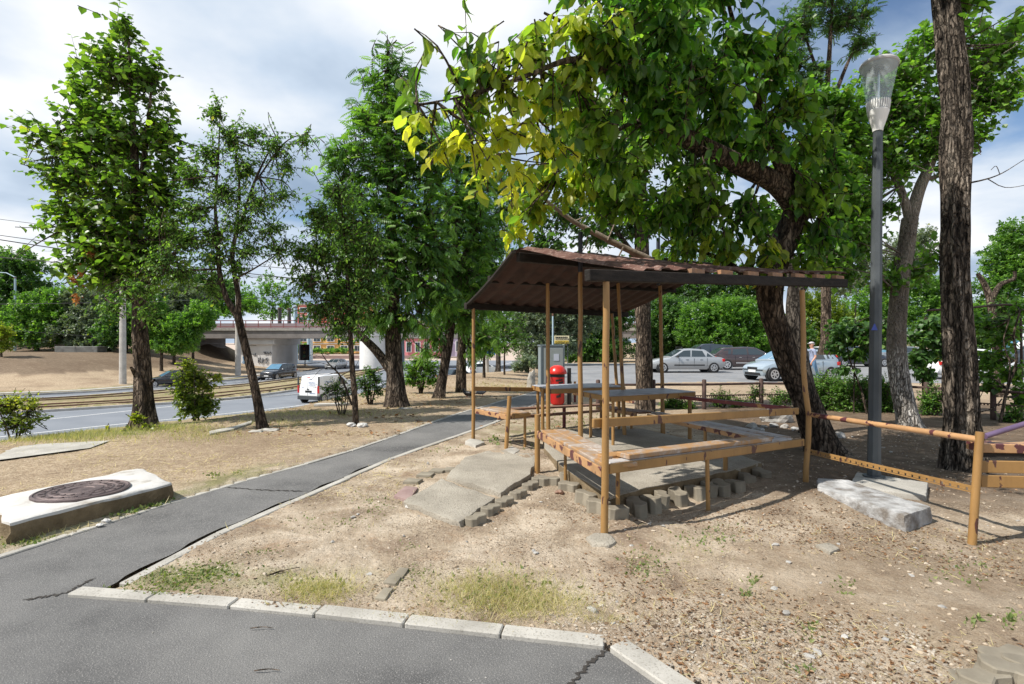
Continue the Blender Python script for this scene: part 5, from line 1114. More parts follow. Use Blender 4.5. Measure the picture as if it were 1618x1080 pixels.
# --- far trees: left hill
def fartree(name, label, px, Y, base_py, clumps, lmat='lf_dark', size=.42, seed=1, cover=2.6, r_=.22, cat_='tree', tmat='bark_dark', kind='clump', group=None, up=.1):
    x = (px-809)/F*Y; z0 = hz(x, Y); zt = max(c_[2] for c_ in clumps)
    lb = [[(x, Y, z0-.3, r_*1.3), (x, Y, z0+.6, r_), (x*.999, Y, (z0+zt)/2, r_*.7), (x, Y, zt, r_*.2)]]
    return tree(name, label, lb, clumps, tmat, lmat, kind, size, cat_, group, twigs=False, seed=seed, cover=cover, per=5, twig=size*1.6, droop=.3, shell=.4, up=up, larea=.5, tk=dict(ns=8))
fartree('far_tree', 'tall spreading tree on the far hill at the left edge', 20, 78, 560, [C(15, 405, 78, 40, 16), C(40, 420, 78, 34, 16), C(-20, 425, 78, 40, 26), C(20, 450, 78, 50, 26), C(55, 450, 78, 26, 14), C(0, 480, 78, 60, 30)], 'lf_dark', .5, 201)
fartree('far_tree', 'round mid-green tree on the hill left of the concrete pole', 60, 72, 560, [C(60, 490, 72, 40, 34), C(30, 510, 72, 40, 30), C(90, 510, 72, 36, 30), C(60, 530, 72, 44, 20), C(100, 470, 72, 26, 20)], 'lf_ash', .42, 202)
fartree('far_tree', 'bluish green tree on the hill behind the concrete slab', 140, 72, 560, [C(140, 500, 72, 40, 34), C(115, 525, 72, 40, 24), C(165, 520, 72, 38, 28), C(130, 470, 72, 30, 20), C(150, 545, 72, 40, 12)], 'lf_silver', .42, 203)
fartree('far_tree', 'dense tree on the hill behind the linden trunk', 200, 70, 560, [C(205, 490, 70, 40, 36), C(185, 525, 70, 36, 26), C(225, 525, 70, 30, 28), C(210, 450, 70, 34, 26)], 'lf_dark', .42, 204)
fartree('far_tree', 'grey-green tree on the slope left of the bridge, behind the fork', 275, 66, 575, [C(270, 470, 66, 40, 34), C(250, 510, 66, 34, 34), C(295, 500, 66, 34, 30), C(280, 540, 66, 34, 20), C(310, 470, 66, 26, 24)], 'lf_silver', .40, 205)
fartree('far_tree', 'yellow-green tree overhanging the end of the bridge', 335, 96, 560, [C(330, 470, 96, 34, 26), C(365, 465, 96, 34, 24), C(350, 490, 96, 40, 14), C(395, 480, 96, 30, 16), C(310, 490, 96, 26, 16)], 'lf_bright', .5, 206, cover=1.7)
fartree('far_tree', 'loose pale tree rising beyond the bridge rail', 430, 105, 560, [C(425, 455, 105, 26, 26), C(400, 480, 105, 26, 16), C(450, 480, 105, 24, 18), C(435, 495, 105, 34, 8)], 'lf_bright', .5, 207, cover=.9)
fartree('far_tree', 'small yellowing tree at the left edge of the hill', 2, 55, 580, [C(2, 525, 55, 18, 16, .15), C(8, 545, 55, 16, 10, .1)], 'lf_maple', .3, 208, r_=.1)
fartree('far_tree', 'dark leafy tree on the hill beside the bridge abutment', 305, 72, 575, [C(320, 440, 72, 34, 24), C(345, 455, 72, 30, 22), C(300, 455, 72, 30, 24)], 'lf_dark', .42, 210, cover=1.8)
fartree('far_tree', 'dark green tree high on the far hill behind the tram pole', 170, 84, 560, [C(165, 470, 84, 40, 26), C(200, 480, 84, 34, 26), C(130, 485, 84, 34, 24), C(185, 505, 84, 50, 22), C(100, 510, 84, 34, 22)], 'lf_dark', .5, 233, cover=2.2)
fartree('far_tree', 'dark green tree high on the far hill at the left edge, behind the tall lamp', 40, 86, 560, [C(30, 500, 86, 44, 30), C(80, 500, 86, 40, 30), C(0, 520, 86, 40, 24)], 'lf_dark', .5, 234, cover=2.2)
# hedge behind the parking lot
fartree('hedge_tree', 'silvery olive-leaved tree beyond the cabinet and the yellow sign', 850, 42, 575, [C(830, 505, 42, 30, 30), C(860, 490, 42, 40, 36), C(900, 490, 42, 36, 32), C(845, 545, 42, 34, 26), C(885, 540, 42, 36, 24), C(925, 500, 42, 30, 34), C(830, 470, 42, 20, 20)], 'lf_silver', .22, 211, cover=3.0)
fartree('grey_shrub', 'low grey-green shrub left of the grey cabinet', 835, 30, 590, [C(832, 572, 30, 20, 14), C(820, 580, 30, 14, 9)], 'lf_silver', .13, 212, r_=.05, cat_='shrub')
fartree('hedge_tree', 'dark tree behind the parking lot, behind the middle shelter posts', 950, 48, 575, [C(945, 510, 48, 34, 40), C(975, 490, 48, 34, 34), C(960, 550, 48, 40, 24), C(930, 545, 48, 30, 26), C(915, 560, 48, 30, 16)], 'lf_dark', .24, 213, cover=3.2)
fartree('hedge_tree', 'dark evergreen mass behind the silver sedan', 1050, 50, 575, [C(1040, 520, 50, 36, 36), C(1070, 540, 50, 36, 30), C(1060, 490, 50, 36, 26), C(1030, 555, 50, 30, 20), C(1100, 555, 50, 40, 18)], 'lf_dark', .24, 214, cover=3.2)
fartree('hedge_tree', 'broad bright green bush tree behind the brown estate car', 1150, 46, 575, [C(1110, 500, 46, 40, 26), C(1150, 490, 46, 46, 26), C(1190, 500, 46, 40, 28), C(1130, 525, 46, 50, 24), C(1180, 535, 46, 46, 22), C(1095, 525, 46, 28, 22), C(1220, 520, 46, 30, 26)], 'lf_bright', .22, 215, cover=3.0)
fartree('hedge_tree', 'dark green bush behind the leaning walnut trunk', 1230, 48, 575, [C(1215, 550, 48, 40, 22), C(1170, 560, 48, 44, 14), C(1250, 530, 48, 36, 30)], 'lf_dark', .24, 216, cover=3.2)
fartree('hedge_tree', 'olive green tree right of the ochre corner post', 1310, 50, 575, [C(1300, 500, 50, 36, 34), C(1330, 520, 50, 36, 30), C(1290, 540, 50, 30, 24), C(1320, 550, 50, 40, 18), C(1280, 480, 50, 24, 20)], 'lf_maple', .24, 217, cover=2.6)
fartree('hedge_tree', 'loose yellow-green tree behind the lamp post', 1390, 54, 570, [C(1370, 490, 54, 40, 34), C(1410, 500, 54, 36, 36), C(1350, 520, 54, 30, 26), C(1390, 540, 54, 40, 20)], 'lf_bright', .26, 218, cover=2.2)
fartree('poplar_tree', 'pale silver poplar far behind the parking lot', 1400, 75, 560, [C(1385, 430, 75, 40, 34), C(1430, 400, 75, 36, 34), C(1460, 380, 75, 24, 30), C(1440, 440, 75, 36, 30), C(1340, 440, 75, 36, 34), C(1350, 390, 75, 30, 30), C(1300, 450, 75, 36, 26)], 'lf_silver', .42, 219, cover=1.25)
fartree('hedge_tree', 'green tree behind the parked white hatchback', 1470, 50, 570, [C(1460, 490, 50, 34, 34), C(1490, 470, 50, 30, 34), C(1470, 530, 50, 36, 24), C(1450, 450, 50, 26, 24)], 'lf_ash', .24, 220, cover=2.2)
fartree('hedge_tree', 'tall mid-green tree at the far right beyond the wires', 1590, 42, 570, [C(1598, 375, 42, 26, 30), C(1575, 410, 42, 28, 26), C(1605, 430, 42, 34, 34), C(1570, 450, 42, 30, 26), C(1590, 490, 42, 44, 30), C(1550, 500, 42, 30, 30), C(1630, 400, 42, 30, 50)], 'lf_ash', .24, 221, cover=2.4)
fartree('hedge_tree', 'dark leafy bush behind the white van', 1560, 48, 575, [C(1540, 545, 48, 34, 24), C(1575, 540, 48, 34, 24), C(1520, 520, 48, 30, 30)], 'lf_dark', .24, 222, cover=2.6)
fartree('far_tree', 'green tree behind the bridge pier and street poles', 450, 125, 560, [C(445, 540, 125, 24, 18), C(470, 550, 125, 18, 10)], 'lf_ash', .6, 223)
fartree('hedge', 'clipped hedge in front of the orange building', 520, 150, 560, [C(505, 553, 150, 14, 4), C(525, 553, 150, 16, 4), C(545, 553, 150, 16, 4), C(490, 553, 150, 12, 4)], 'lf_ash', .6, 224, r_=.05, cat_='hedge')

fartree('far_tree', 'tall loose dark tree behind the bright green bush and the estate car', 1140, 62, 575, [C(1060, 430, 62, 40, 30), C(1110, 440, 62, 40, 26), C(1160, 440, 62, 40, 30), C(1200, 450, 62, 34, 30), C(1090, 465, 62, 50, 20), C(1150, 470, 62, 50, 20), C(1040, 460, 62, 34, 24), C(1130, 410, 62, 34, 18)], 'lf_dark', .32, 230, cover=1.9)
fartree('far_tree', 'tall green tree behind the silvery olive tree, above the cabinet', 900, 56, 575, [C(870, 440, 56, 40, 30), C(920, 440, 56, 40, 34), C(960, 450, 56, 36, 30), C(830, 440, 56, 30, 26), C(990, 440, 56, 34, 34)], 'lf_dark', .3, 231, cover=2.0)
fartree('far_tree', 'broad grey-green bushy tree filling the slope before the bridge end', 255, 60, 575, [C(250, 520, 60, 34, 30), C(290, 520, 60, 34, 30), C(235, 490, 60, 30, 30), C(320, 500, 60, 26, 26), C(275, 545, 60, 36, 16)], 'lf_ash', .34, 232, cover=2.4)

# --- shrubs along the bank
def shrub(name, label, px, Y, clumps, lmat, kind, size, seed, stems=5, cover=2.6, z=None, spread=.25, **kw):
    x = (px-809)/F*Y; z0 = hz(x, Y) if z is None else z; g = random.Random(seed); lb = []
    zt = max(c_[2] for c_ in clumps); wd = max(c_[3] for c_ in clumps)
    for i in range(stems):
        a = 2*math.pi*i/stems; lb.append([(x+.03*math.cos(a), Y+.03*math.sin(a), z0-.08, .02), (x+spread*.5*math.cos(a), Y+spread*.5*math.sin(a), z0+(zt-z0)*.4, .014), (x+wd*.6*math.cos(a), Y+wd*.5*math.sin(a), z0+(zt-z0)*.85, .005)])
    return tree(name, label, lb, clumps, 'bark_dark', lmat, kind, size, 'shrub', None, base=(x, Y, z0), seed=seed, cover=cover, per=7, twig=.25, shell=.45, **kw)
shrub('hornbeam_shrub', 'leafy yellow-green bush between the linden and the leaning slender tree', 310, 11.4, [C(300, 590, 11.4, 26, 22, .05), C(325, 600, 11.4, 22, 20, .1), C(285, 615, 11.4, 22, 20), C(310, 630, 11.4, 36, 22), C(330, 635, 11.4, 22, 16), C(305, 648, 11.4, 34, 14), C(295, 572, 11.4, 14, 14, .15), C(345, 590, 11.4, 8, 10, .2)], 'lf_maple', 'broad', .075, 301, cover=2.4, droop=.4)
shrub('maple_shrub', 'low layered yellow-green little tree at the left edge on the grass strip', 24, 9.0, [C(20, 628, 9, 34, 7, .25), C(45, 636, 9, 26, 6, .2), C(8, 640, 9, 24, 8), C(35, 658, 9, 40, 5), C(70, 657, 9, 16, 3), C(10, 664, 9, 26, 5), C(40, 672, 9, 22, 4)], 'lf_maple', 'broad', .055, 302, stems=3, cover=3.0, droop=.2)
shrub('laurel_shrub', 'dense rounded green bush left of the pale-footed ash', 665, 16.5, [C(650, 580, 16.5, 20, 18), C(678, 578, 16.5, 20, 18), C(665, 570, 16.5, 20, 16), C(645, 598, 16.5, 16, 14), C(685, 598, 16.5, 16, 14), C(665, 596, 16.5, 26, 16)], 'lf_bright', 'oval', .11, 303, stems=9, cover=3.2, droop=.2)
shrub('rose_shrub', 'dark shrub with a red flower spot between young tree and stout ash', 585, 13.6, [C(575, 600, 13.6, 18, 14), C(595, 598, 13.6, 18, 14), C(585, 585, 13.6, 16, 12), C(580, 618, 13.6, 18, 10), C(600, 615, 13.6, 12, 10)], 'lf_dark', 'oval', .085, 304, stems=7, cover=2.6, droop=.3)
shrub('broom_shrub', 'thin shrub in front of the white van, with pale leaves', 540, 11.6, [C(530, 605, 11.6, 18, 12), C(545, 615, 11.6, 14, 10), C(515, 612, 11.6, 12, 10), C(560, 605, 11.6, 10, 12), C(535, 625, 11.6, 14, 8)], 'lf_small', 'oval', .06, 305, stems=5, cover=1.6, droop=.3)
tree('bare_sapling', 'bare leaning sapling with twiggy branches in front of the white van', [lim((556, 640, 11, .03), (545, 610, 11, .026), (535, 590, 11, .022), (520, 575, 11, .016), (508, 558, 11, .008)), lim((538, 594, 11, .012), (560, 580, 11, .008), (568, 566, 11, .003)), lim((533, 588, 11, .010), (515, 592, 11, .006), (500, 590, 11, .003)), lim((522, 577, 11, .008), (500, 572, 11, .005), (480, 576, 11, .002)), lim((515, 568, 11, .006), (495, 560, 11, .004), (478, 566, 11, .002)), lim((528, 582, 11, .007), (508, 583, 11, .004), (492, 600, 11, .002))], [], 'bark_dark', 'lf_small', 'oval', .05, cat_='sapling')
# fence hedge plants
hedge_spots = [(1063, 640, 12.8, 20, 22), (1085, 645, 12.7, 16, 18), (1140, 628, 13.0, 22, 16), (1165, 635, 13.0, 16, 14), (1235, 628, 12.9, 24, 18), (1302, 612, 12.7, 36, 24), (1345, 615, 12.4, 36, 26), (1300, 640, 12.6, 36, 20), (1345, 645, 12.4, 38, 18), (1390, 620, 12.2, 28, 30), (1400, 645, 12.1, 26, 22), (1475, 635, 11.6, 24, 28), (1600, 660, 10.6, 18, 20), (1195, 620, 13.0, 16, 14)]
labs = ['leafy bush by the fence left of the table corner', 'low bush at the foot of the fence under the table corner', 'wispy bush rising above the fence rail between two posts', 'short wispy bush before the second fence gap', 'wispy bush left of the walnut trunk at the fence', 'dense hedge bush right of the ochre corner post', 'dense hedge bush under the grapevine', 'low hedge bush hiding the lower fence rail', 'low hedge bush left of the lamp post, at the ground', 'hedge bush right of the lamp post', 'low hedge bush left of the whitewashed trunk', 'bush by the fence right of the whitewashed trunk', 'bush by the fence at the right picture edge', 'sprig bush between the fence posts before the pale hatchback']
for i, ((px, py, Y, rx, ry), lab) in enumerate(zip(hedge_spots, labs)):
    shrub('hedge_bush', lab, px, Y, [C(px, py-ry*.3, Y, rx, ry*.9), C(px-rx*.5, py+4, Y, rx*.6, ry*.7), C(px+rx*.5, py-2, Y, rx*.6, ry*.8)], 'lf_small' if i in (2, 3, 4, 13) else 'lf_ash', 'oval', .07, 320+i, cover=1.5 if i in (2, 3, 4, 13) else 3.4, droop=.2)
# creeper at the linden's foot
for i, (px, py, Y, rx, ry, lab) in enumerate([(170, 690, 9.4, 24, 8, 'trailing broad-leaved creeper left of the linden foot'), (205, 683, 9.6, 22, 7, 'trailing broad-leaved creeper right at the linden foot'), (240, 672, 9.7, 16, 8, 'broad-leaved creeper right of the linden trunk'), (218, 655, 9.75, 7, 12, 'sprig of creeper climbing the linden trunk')]):
    shrub('creeper', lab, px, Y, [C(px, py, Y, rx, ry, .15), C(px-rx*.6, py+4, Y, rx*.5, ry*.6, .3)], 'lf_maple', 'heart', .085, 350+i, stems=3, cover=2.0, droop=.3)

# ================================================================== STREET OBJECTS
# lamp
lp = thing('street_lamp', (4.07, 6.05, 0), 'grey octagonal street lamp with a clear conical shade beside the shelter', 'street lamp')
top = P(1387, 205, 6.05)
m = MB(); m.tube([(4.07, 6.05, .06), tuple((np.array((4.07, 6.05, .06))+top)/2), tuple(top)], [.068, .060, .048], 8); m.build('pole', MT['steelpole'], lp, smooth=25, world=True)
m = MB(); m.tube([(4.07, 6.05, .085), (4.07, 6.05, .10)], [.11, .11], 16); m.build('base_plate', MT['steelpole'], lp, smooth=30, world=True)
tilt = Matrix.Translation(top) @ Matrix.Rotation(R(4.5), 4, 'Y') @ Matrix.Rotation(R(-5), 4, 'X')
def tl(o):
    o.data.transform(tilt); return o
def lpart(nm, prof, mat, n=28, **k):
    m = MB(); m.lathe(prof, n=n, **k); o = m.build(nm, mat); tl(o); _keep(o, lp); o.data.polygons.foreach_set('use_smooth', np.ones(len(o.data.polygons), bool)); o.data.set_sharp_from_angle(angle=R(35)); return o
lpart('lamp_base', [(.0, -.02), (.05, -.02), (.055, .02), (.085, .12), (.108, .21), (.104, .22), (.0, .22)], MT['white'], cap=False)
m = MB()
for k in range(30):
    a = 2*math.pi*k/30; T = Matrix.Rotation(a, 4, 'Z') @ Matrix.Translation((.103, 0, .275)) @ Matrix.Rotation(R(6), 4, 'Y'); m.box(None, (.022, .010, .10), M=T)
o = m.build('cooling_fin', MT['white']); tl(o); _keep(o, lp)
lpart('lamp_core', [(.0, .21), (.09, .21), (.094, .32), (.0, .33)], MT['white'], cap=False)
glass, gt, gn, gl, gb = newmat('clear_shade'); tb = gn.new('ShaderNodeBsdfTransparent'); tb.inputs[0].default_value = (.86, .92, .94, 1); ms_ = gn.new('ShaderNodeMixShader'); ms_.inputs[0].default_value = .24
gb.inputs['Roughness'].default_value = .08; gb.inputs['Base Color'].default_value = (.75, .85, .9, 1); gl.new(tb.outputs[0], ms_.inputs[1]); gl.new(gb.outputs[0], ms_.inputs[2]); gl.new(ms_.outputs[0], gn['Material Output'].inputs[0])
lpart('glass_shade', [(.112, .32), (.150, .54), (.186, .745)], glass, cap=False)
lpart('lamp_tube', [(.0, .32), (.014, .32), (.014, .70), (.0, .70)], MT['chrome'], n=10, cap=False)
lpart('lamp_cap', [(.0, .725), (.10, .722), (.165, .73), (.19, .742), (.196, .76), (.185, .785), (.12, .80), (.0, .805)], plain('cap_grey', (.42, .41, .41), .5), cap=False)
m = MB()
for k in range(6):
    y_ = -.07+.028*k; hw = math.sqrt(max(.004, .1**2-y_**2)); m.box((0, y_, .721), (hw*2, .012, .006))
o = m.build('reflector_rib', MT['chrome']); tl(o); _keep(o, lp)
m = MB(); c_ = P(1382, 517, 6.05-.072); s = .038
m.add([(c_[0]-s, c_[1], c_[2]-s*.8), (c_[0]+s, c_[1]+.006, c_[2]-s*.8), (c_[0]+s*.15, c_[1]+.002, c_[2]+s*1.1), (c_[0]-s*.1, c_[1]+.002, c_[2]+s*1.1)], [(0, 1, 2, 3)])
m.build('sticker', plain('blue_sticker', (.03, .06, .30), .5), lp, world=True)

# poles and wires
def pole(name, label, px, Y, z1, r_, mat, cat_='pole', z0=None, r1=None):
    x = (px-809)/F*Y; zb = hz(x, Y)-.1 if z0 is None else z0; root = thing(name, (x, Y, zb), label, cat_)
    m = MB(); m.tube([(x, Y, zb), (x, Y, z1)], [r_, r1 or r_*.75], 12); m.build('shaft', MT[mat] if isinstance(mat, str) else mat, root, smooth=30, world=True)
    m = MB(); m.tube([(x, Y, z1-.25), (x, Y, z1-.1)], [r_*.95, r_*.95], 12); m.build('collar', MT['rail'], root, smooth=30, world=True)
    return root, x
bluep = plain('pale_blue_paint', (.36, .48, .56), .5); dkp = plain('dark_paint', (.055, .05, .05), .6)
pole('concrete_pole', 'round concrete tram pole on the hill left of the linden', 194, 50, 7.4, .30, 'poleconc')
pole('concrete_pole', 'round concrete tram pole in front of the graffiti pier', 376, 63, 9.2, .32, 'poleconc', z0=-2.3)
pole('steel_pole', 'dark street pole behind the pier, nearer the pier', 442, 100, 8, .42, dkp)
pole('steel_pole', 'dark tall pole rising above the bridge rail', 457, 92, 7.4, .38, dkp)
pole('steel_pole', 'pale blue street pole right of the dark poles', 467, 96, 8, .42, bluep)
pole('steel_pole', 'thin grey pole before the orange building', 473, 120, 8, .18, 'steelpole')
pole('steel_pole', 'pale pole right of the traffic light', 488, 112, 8, .40, bluep)
pole('steel_pole', 'thin white pole right of the pale pole by the traffic light', 492.5, 110, 8, .22, 'white')
pole('steel_pole', 'pale blue pole in front of the pink building', 636, 85, 5, .35, bluep)
rt, x = pole('concrete_pole', 'short concrete pole with a blue sign on the bank by the road', 769, 31, 2.2, .14, 'poleconc')
m = MB(); m.box((x+.25, 30.9, 1.05), (.5, .03, .4)); m.build('blue_sign', plain('sign_blue', (.02, .12, .5), .4), rt, world=True, bevel=.01)
rt, x = pole('far_lamp', 'tall pale street lamp on the far hill at the left', 24, 74, 10.6, .16, bluep, 'street lamp')
m = MB(); m.tube([(x, 74, 10.5), (x-1.2, 74, 11.1), (x-2.6, 74, 11.2)], .07, 8); m.build('arm', bluep, rt, smooth=40, world=True)
rt, x = pole('thin_pole', 'thin pale blue pole by the cabinet, seen between the shelter posts', 873.5, 30, 3.3, .055, bluep)
# traffic light
x = (482-809)/F*88; root = thing('traffic_light', (x, 88, ROADZ), 'dark traffic light on a thin post under the bridge', 'traffic light')
m = MB(); m.tube([(x, 88, ROADZ-.1), (x, 88, .1)], .08, 8); m.build('post', dkp, root, world=True)
m = MB(); m.box((x, 87.9, -.1), (.75, .4, 2.0)); m.box((x, 87.9, -.1), (1.5, .05, 2.6)); m.build('signal_head', MT['black'], root, world=True, bevel=.05)
for k, c_ in enumerate(((.08, .01, .01), (.1, .07, .01), (.01, .08, .03))):
    m = MB(); m.lathe([(.0, 0), (.2, 0), (.2, .1), (0, .1)], (x, 87.6, .5-.6*k), 12, axis='Y'); m.build('lens', plain('signal_lens%d' % k, c_, .3), root, world=True)
# overhead wires, strung along the tram line
wires = [((0, 337), (300, 372), 48, .022), ((0, 369), (300, 412), 46, .042), ((0, 362), (300, 400), 46, .03), ((0, 398), (300, 422), 50, .022), ((60, 405), (700, 452), 60, .025), ((180, 470), (500, 460), 58, .025), ((0, 512), (160, 525), 62, .03)]
for i, (a, b, Y, r_) in enumerate(wires):
    A, B = P(a[0]-400, a[1]-400*(b[1]-a[1])/(b[0]-a[0]), Y*.85), P(b[0]+260, b[1]+260*(b[1]-a[1])/(b[0]-a[0]), Y*1.3)
    m = MB(); pts = []
    for t in np.linspace(0, 1, 24): p = A+(B-A)*t; p[2] -= .6*math.sin(math.pi*t); pts.append(p)
    m.tube(pts, r_, 5); tag(m.build('overhead_wire', MT['wire']), ['thin overhead wire, topmost at the left edge', 'thick overhead cable under the top wire at the left edge', 'overhead wire running just above the thick cable', 'thin overhead wire below the thick cable at the left', 'overhead wire crossing behind the fork of the slender tree', 'overhead wire in front of the far trees by the bridge', 'low overhead wire before the far hill trees'][i], 'wire')
# wire arch at the right
m = MB(); m.tube(cat([P(1465, 490, 11), P(1530, 486, 11), P(1585, 481, 11), P(1603, 484, 11), P(1612, 500, 11), P(1614, 570, 11), P(1614, 680, 11)], 40), .022, 8); tag(m.build('vine_arch', MT['darkwood'], smooth=50), 'dark metal arch carrying the vine at the right edge', 'arch')

# low fence: each post and rail is part of one fence
fn = thing('low_fence', (4.5, 12.6, 0), 'low dark wooden fence with a studded lower strip before the parking lot', 'fence')
fpts = [(2.0, 12.5), (3.3, 12.55), (4.5, 12.6), (6.0, 12.95), (7.3, 12.8), (8.4, 12.3), (9.05, 11.75), (9.75, 10.9), (10.4, 10.1), (11.2, 9.2)]
for (x, y) in fpts:
    z = hz(x, y); m = MB(); m.tube([(x, y, z-.1), (x, y, z+.68), (x, y, z+.70)], [.05, .05, .035], 12); m.build('post', MT['darkwood'], fn, smooth=40, world=True)
for a, b in zip(fpts[:-1], fpts[1:]):
    za, zb = hz(*a), hz(*b); m = MB(); m.tube([(*a, za+.58), (*b, zb+.58)], .028, 8); m.build('rail', MT['darkwood'], fn, smooth=40, world=True)
    m = MB(); m.tube([(*a, za+.32), (*b, zb+.32)], .012, 6); L = math.dist(a, b); k = int(L/.055)
    for i in range(k):
        t = (i+.5)/k; m.box((a[0]+(b[0]-a[0])*t, a[1]+(b[1]-a[1])*t, za+(zb-za)*t+.30), (.02, .02, .03))
    m.build('lower_strip', MT['darkwood'], fn, world=True)

# cabinet
cx, cyy = 1.52, 21.0; z0 = hz(cx, cyy)
cb = thing('cabinet', (cx, cyy, z0), 'grey metal cabinet with a paper notice, beyond the red bin', 'cabinet', rz=.10)
gcab = plain('cabinet_grey', (.20, .24, .26), .5); gfr = plain('cabinet_frame', (.12, .15, .17), .5)
m = MB(); m.box((0, 0, .85), (.90, .75, 1.5)); m.build('body', gcab, cb, bevel=.01)
m = MB(); m.box((0, 0, 1.63), (.96, .8, .06)); m.box((-.43, -.38, .85), (.07, .05, 1.5)); m.box((.43, -.38, .85), (.07, .05, 1.5)); m.box((0, 0, .07), (.94, .79, .14)); m.build('frame', gfr, cb, bevel=.006)
m = MB(); m.box((.03, -.395, .85), (.74, .03, 1.36)); m.build('door', plain('cabinet_door', (.27, .30, .30), .5), cb, bevel=.006)
m = MB(); m.box((.14, -.415, 1.18), (.20, .01, .26)); m.build('paper_notice', plain('paper', (.5, .53, .62), .8), cb)
m = MB(); m.box((.455, .0, 1.3), (.02, .7, .5)); m.build('green_panel', plain('green_panel', (.02, .22, .04), .5), cb)
tag(stone('concrete_wedge', (.73, 20, hz(.73, 20)+.22), (.16, .12, .42), 'whitish upright concrete wedge left of the grey cabinet', 'concrete block', MT['kerb'], seed=3))
# red bin
cx, cyy = 1.14, 13.5; z0 = hz(cx, cyy)
bn = thing('litter_bin', (cx, cyy, z0), 'red litter bin with a domed lid and black scrawl beside the path', 'bin')
red = plain('bin_red', (.46, .016, .014), .38); redd = plain('bin_lid', (.55, .025, .016), .3)
m = MB(); m.lathe([(.0, .02), (.15, .02), (.175, .08), (.185, .72), (.0, .72)], n=24, cap=False); m.build('body', red, bn, smooth=40)
m = MB(); m.lathe([(.185, .70), (.185, .80), (.0, .80)], n=24, cap=False); m.build('opening', MT['black'], bn, smooth=40)
m = MB(); m.lathe([(.228, .78), (.236, .80), (.225, .85), (.17, .945), (.09, .99), (.0, 1.0)], n=24, cap=False); m.build('lid', redd, bn, smooth=40)
m = MB(); m.tube([(.30, .05, -.05), (.30, .05, .92)], .05, 10); m.build('support_post', MT['black'], bn, smooth=40)
m = MB()
for (zz, a0, a1, w_) in ((.62, -1.9, -.9, .02), (.56, -1.5, -.8, .025), (.34, -1.9, -1.2, .03), (.22, -1.8, -1.2, .03), (.28, -1.35, -1.2, .06)):
    for k in range(6):
        a = a0+(a1-a0)*k/6; b = a0+(a1-a0)*(k+1)/6; r_ = .187
        m.add([(r_*math.cos(a), r_*math.sin(a), zz-w_+.02*k/6), (r_*math.cos(b), r_*math.sin(b), zz-w_+.02*(k+1)/6), (r_*math.cos(b), r_*math.sin(b), zz+w_+.02*(k+1)/6), (r_*math.cos(a), r_*math.sin(a), zz+w_+.02*k/6)], [(0, 1, 2, 3)])
m.build('scrawl', MT['black'], bn)
# small maroon railing
rr2 = thing('low_railing', (1.75, 14.2, 0), 'low maroon railing with a yellow perforated strip right of the red bin', 'railing')
for x, c_ in ((1.55, 'kerb'), (1.66, 'maroon'), (1.78, 'maroon')):
    m = MB(); m.tube([(x, 14.2, -.1), (x, 14.2, .56)], .032, 8); m.build('post', MT[c_], rr2, smooth=40, world=True)
m = MB(); m.bar((1.6, 14.15, .24), (3.0, 13.2, .12), .02, .06); m.build('perforated_strip', MT['ochre_worn'], rr2, world=True)
# yellow sign on the hedge edge
cx, cyy = 3.75, 40.5; sg = thing('notice_board', (cx, cyy, -.2), 'yellow and white notice board before the silvery tree, with two lines of black lettering', 'sign')
m = MB(); m.box((cx, cyy, 1.78), (1.12, .04, .58)); m.build('board', plain('sign_white', (.62, .56, .36), .6), sg, world=True, bevel=.01)
m = MB(); m.box((cx, cyy-.03, 1.60), (1.06, .02, .2)); m.build('yellow_band', plain('sign_yellow', (.62, .44, .05), .6), sg, world=True)
m = MB(); g = random.Random(8)
for zz, hh in ((1.94, .14), (1.80, .07), (1.62, .06), (1.55, .05)):
    x = cx-.48
    while x < cx+.46:
        w_ = g.uniform(.03, .09)*(1.6 if hh > .1 else 1); m.box((x+w_/2, cyy-.045, zz), (w_, .008, hh*g.uniform(.7, 1))); x += w_+g.uniform(.02, .05)
m.build('lettering', MT['black'], sg, world=True)
for dx_ in (-.45, .45):
    m = MB(); m.tube([(cx+dx_, cyy+.05, -.3), (cx+dx_, cyy+.05, 2.0)], .03, 8); m.build('post', MT['steelpole'], sg, world=True)

# stones
stone('boulder', (5.25, 10.6, .10), (.30, .16, .20), 'big pale grey boulder left of the walnut trunk', 'boulder', MT['stone'], seed=5)
for i, (px, py, r_, lab) in enumerate([(1188, 675, .12, 'whitish rock, leftmost of the row by the walnut foot'), (1197, 683, .14, 'long whitish rock in front of the row by the walnut foot'), (1207, 675, .07, 'small grey rock, third of the row by the walnut foot'), (1223, 674, .10, 'pale pointed rock in the middle of the row by the walnut foot'), (1240, 675, .09, 'grey rock right of the pointed pale one'), (1256, 679, .09, 'white rock, rightmost of the row by the walnut foot'), (1325, 690, .12, 'crumbled white rock right of the walnut foot')]):
    x, y = G(px, py, .03); stone('rock', (x, y, hz(x, y)+r_*.2), (r_*.85, r_*.7, r_*.5), lab, 'rock', MT['blockcon'] if i % 2 else MT['stone'], seed=10+i, rz=i)
for i, (px, py, r_, lab) in enumerate([(555, 673, .065, 'white painted stone left of the young tree foot'), (573, 674, .075, 'white painted stone right of the young tree foot')]):
    x, y = G(px, py, .03); stone('tree_stone', (x, y, hz(x, y)+.03), (r_*1.3, r_, r_*.7), lab, 'stone', MT['limewash'], seed=20+i, rz=i)
for i, (px, py, r_, lab) in enumerate([(425, 679, .11, 'flat pale stone at the foot of the leaning slender tree'), (405, 681, .08, 'small pale stone left of the slender tree foot'), (640, 645, .10, 'white stone at the foot of the stout ash')]):
    x, y = G(px, py, .03); stone('flat_stone', (x, y, hz(x, y)), (r_*1.6, r_*.8, r_*.35), lab, 'stone', MT['kerb'], seed=24+i)
x, y = G(524, 643, .0)
